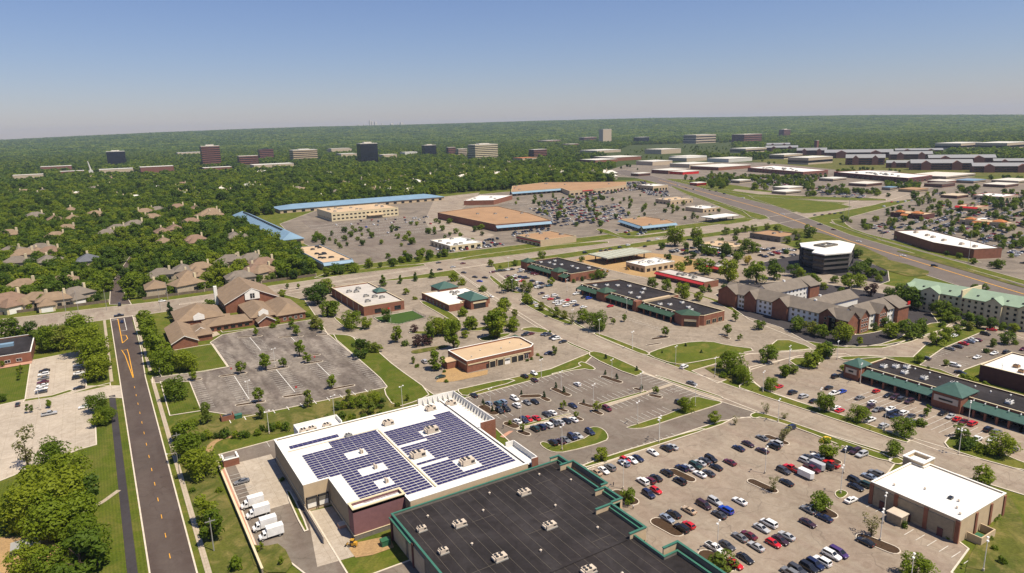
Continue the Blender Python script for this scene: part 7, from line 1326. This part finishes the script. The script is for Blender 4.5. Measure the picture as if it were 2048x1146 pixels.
# belts and street trees in the shopping quarter
for poly, step, keep, a, b_ in [(gpoly([(640, 545), (900, 505), (905, 512), (650, 560)]), 9, .8, 2.6, 4.4), (gpoly([(1330, 372), (1500, 358), (1640, 372), (1640, 384), (1460, 380)]), 14, .75, 4, 7), (gpoly([(1620, 395), (1900, 392), (2060, 375), (2060, 392), (1860, 402)]), 18, .55, 4, 7),
                              (gpoly([(1560, 310), (1800, 335), (2060, 352), (2060, 340), (1700, 318)]), 24, .7, 5, 8), (gpoly([(1500, 300), (1700, 306), (1700, 296), (1500, 290)]), 28, .7, 6, 9), (gpoly([(1380, 318), (1560, 330), (1560, 322), (1400, 308)]), 20, .7, 5, 8)]: fill(poly, step, a, b_, False, keep)
for poly, n_ in [(gpoly([(600, 470), (905, 440), (1000, 470), (900, 505), (700, 530)]), 60), (gpoly([(1000, 400), (1280, 370), (1480, 430), (1200, 470)]), 95), (gpoly([(1300, 500), (1480, 480), (1500, 520), (1330, 545)]), 20), (gpoly([(1680, 445), (1900, 395), (2060, 385), (2060, 560), (1800, 490)]), 190), (gpoly([(1290, 350), (1660, 340), (2060, 370), (1860, 400), (1500, 375)]), 330), (gpoly([(1560, 480), (1780, 545), (1760, 565), (1640, 520)]), 26), (gpoly([(1180, 345), (1260, 300), (1480, 290), (1560, 330), (1400, 345)]), 170), (gpoly([(1540, 318), (1650, 300), (2100, 325), (2100, 356), (1800, 352)]), 260), (gpoly([(1900, 560), (2060, 605), (2060, 618), (1880, 565)]), 14), (gpoly([(1600, 395), (1860, 350), (2060, 345), (2060, 370)]), 60)]:
    b2 = bbs([poly])[0][1]; k = 0; tr = 0
    while k < n_ and tr < n_ * 30:
        tr += 1; X, Y = rr.uniform(b2[0], b2[1]), rr.uniform(b2[2], b2[3])
        if inside((X, Y), poly) and not blocked(X, Y, BB): wood.append((X, Y, 0, rr.uniform(2.0, 4.0) * (1.25 if X > 900 else 1), rr.uniform(0, 6.28), rr.randrange(7))); k += 1
HB = bbs([HWY + HWS]); wood = [p for p in wood if not blocked(p[0], p[1], HB)]
scatter('woodland', wood, mid_kinds, 'dense green deciduous woodland round the subdivision and lots', 'woodland')
far = []; FB = [b_ for b_ in BB if math.hypot(b_[1][0], b_[1][2]) > 900]
CLEAR = bbs([gpoly(p) for p in ([(1180, 350), (1250, 328), (1640, 322), (2060, 350), (2200, 372), (2200, 560), (1460, 420), (1330, 375)], [(1500, 322), (1640, 300), (2100, 328), (2200, 355), (1800, 352)], [(1170, 330), (1260, 290), (1460, 285), (1500, 330)])])
fwd = math.atan2((RM @ Vector((0, 0, -1))).x, (RM @ Vector((0, 0, -1))).y)
def sector(r0, r1, step, out, smin, smax, nk, tall=1.0, half=.80):
    r = r0
    while r < r1:
        n_ = int(2 * half * r / step)
        for i in range(n_):
            a = fwd - half + 2 * half * (i + rr.random()) / n_; R2 = r + rr.uniform(-.5, .5) * step; x, y = R2 * math.sin(a), R2 * math.cos(a)
            if r < 5000 and (blocked(x, y, FB) or blocked(x, y, CLEAR)): continue
            if math.sin(x / 310 + 2) * math.cos(y / 270) > .93 and r < 5000: continue
            out.append((x, y, relief(x, y) - .5, rr.uniform(smin, smax), rr.uniform(0, 6.28), rr.randrange(nk)))
        r += step
sector(1850, 3200, 14, far, 4.0, 11, 5); sector(3200, 5200, 19, far, 6, 12, 5)
far = [p for p in far if not (p[0] < 1150 and p[1] < 1800 and inside(p, [(-300, 1200), (480, 1062), (855, 985), (1150, 1500), (900, 1900), (200, 1900), (-300, 1800)]))]
extra = []
sector(1000, 1900, 15, extra, 5.5, 9, 5)
reg = [(-600, 1100), (-250, 1310), (-300, 1800), (200, 1900), (900, 1900), (1150, 1500), (1000, 1200), (1250, 1150), (1700, 1500), (2300, 1400), (1500, 2200), (0, 2100)]
far += [p for p in extra if inside(p, reg) and not blocked(p[0], p[1], BB)]
far = [p for p in far if p[1] > 3000 or not near_house(p[0], p[1])]
scatter('far_woodland', far, far_kinds, 'far off woodland stretching to the horizon', 'woodland')
hz = []; sector(5200, 12300, 75, hz, 45, 62, 4); scatter('horizon_woodland', hz, groves, 'hazy wooded hills along the horizon', 'woodland')
def simple_car(kind_):
    Lc, Wc, st, (rf, rt, ft, ff, zb, zr, wf, wr) = CARS[kind_]; mb = loft(MB(), st); mb.add([(rf, -wf, zb), (rt, -wr, zr), (ft, -wr, zr), (ff, -wf, zb), (rf, wf, zb), (rt, wr, zr), (ft, wr, zr), (ff, wf, zb)], [(0, 3, 2, 1), (4, 5, 6, 7), (0, 1, 5, 4), (3, 7, 6, 2)], 1); mb.add([(rt, -wr, zr + .01), (ft, -wr, zr + .01), (ft, wr, zr + .01), (rt, wr, zr + .01)], [(0, 1, 2, 3)]); return mb.mesh('far_car', ['car_any', 'glass'])
fc = []
def lot(px_poly, rows, pitch, ang, keep, gap=17):
    poly = gpoly(px_poly); b_ = bbs([poly])[0][1]; c, s = math.cos(ang), math.sin(ang); cx, cy = (b_[0] + b_[1]) / 2, (b_[2] + b_[3]) / 2; R2 = max(b_[1] - b_[0], b_[3] - b_[2])
    v = -R2
    while v < R2:
        for off in (0, 5.6):
            u = -R2
            while u < R2:
                x, y = cx + c * u - s * (v + off), cy + s * u + c * (v + off)
                if rr.random() < keep and inside((x, y), poly) and not blocked(x, y, BBT): fc.append((x, y, .15, 1.0, ang + math.pi / 2 + rr.uniform(-.05, .05) + (3.14 if rr.random() < .5 else 0), rr.randrange(3)))
                u += pitch
        v += gap
BBT = bbs([inset(p, 3) for p in BLOCK])
lot([(1070, 405), (1200, 385), (1220, 398), (1090, 418)], 0, 2.8, 0, .30); lot([(1150, 378), (1290, 362), (1300, 378), (1180, 392)], 0, 2.8, 0, .42); lot([(1060, 418), (1240, 408), (1260, 440), (1110, 455)], 0, 2.8, .3, .34); lot([(1270, 370), (1330, 372), (1340, 395), (1290, 390)], 0, 2.8, 0, .3)
lot([(1340, 500), (1470, 492), (1480, 515), (1340, 512)], 0, 2.8, .1, .6); lot([(1500, 500), (1590, 495), (1590, 515), (1510, 520)], 0, 2.8, .1, .3); lot([(1730, 450), (1850, 425), (2048, 470), (2048, 530), (1900, 470), (1760, 470)], 0, 2.8, .2, .32); lot([(1290, 350), (1660, 345), (1900, 360), (1880, 390), (1500, 372)], 0, 2.9, .3, .42); lot([(1540, 378), (1720, 385), (1740, 398), (1560, 388)], 0, 2.9, .2, .35); lot([(1860, 385), (2060, 380), (2060, 460), (1900, 440)], 0, 2.8, .2, .22); lot([(860, 492), (1000, 478), (1010, 492), (880, 508)], 0, 2.8, 0, .5); lot([(1010, 470), (1080, 450), (1110, 462), (1050, 480)], 0, 2.8, 0, .5); lot([(1230, 462), (1330, 448), (1340, 460), (1260, 472)], 0, 2.8, 0, .3); lot([(700, 430), (850, 425), (870, 450), (760, 470)], 0, 2.8, 0, .05)
scatter('far_parked_cars', fc, [simple_car(k) for k in ('sedan', 'suv', 'sedan')], 'crowds of small parked cars in the distant shopping lots', 'cars')
# ================================================================== HAZE
hm = bpy.data.materials.new('haze_air'); hm.use_nodes = True; hn = hm.node_tree; hn.nodes.clear(); ho = hn.nodes.new('ShaderNodeOutputMaterial'); pv = hn.nodes.new('ShaderNodeVolumePrincipled'); pv.inputs['Color'].default_value = (.66, .80, 1.0, 1); pv.inputs['Density'].default_value = 4.0e-5; pv.inputs['Anisotropy'].default_value = .2; hn.links.new(pv.outputs[0], ho.inputs['Volume'])
hb = MB().box(-15500, 15500, -15500, 15500, -6, 300).mesh('haze', hm); hz_ = put('haze', hb); hz_['kind'] = 'stuff'; tag(hz_, 'thin pale blue haze filling the distant air', 'haze')
print('trees', NT[0], 'cars', NC[0], 'wood', len(wood), len(far), len(hz), 'farcars', len(fc), 'panels', np_)
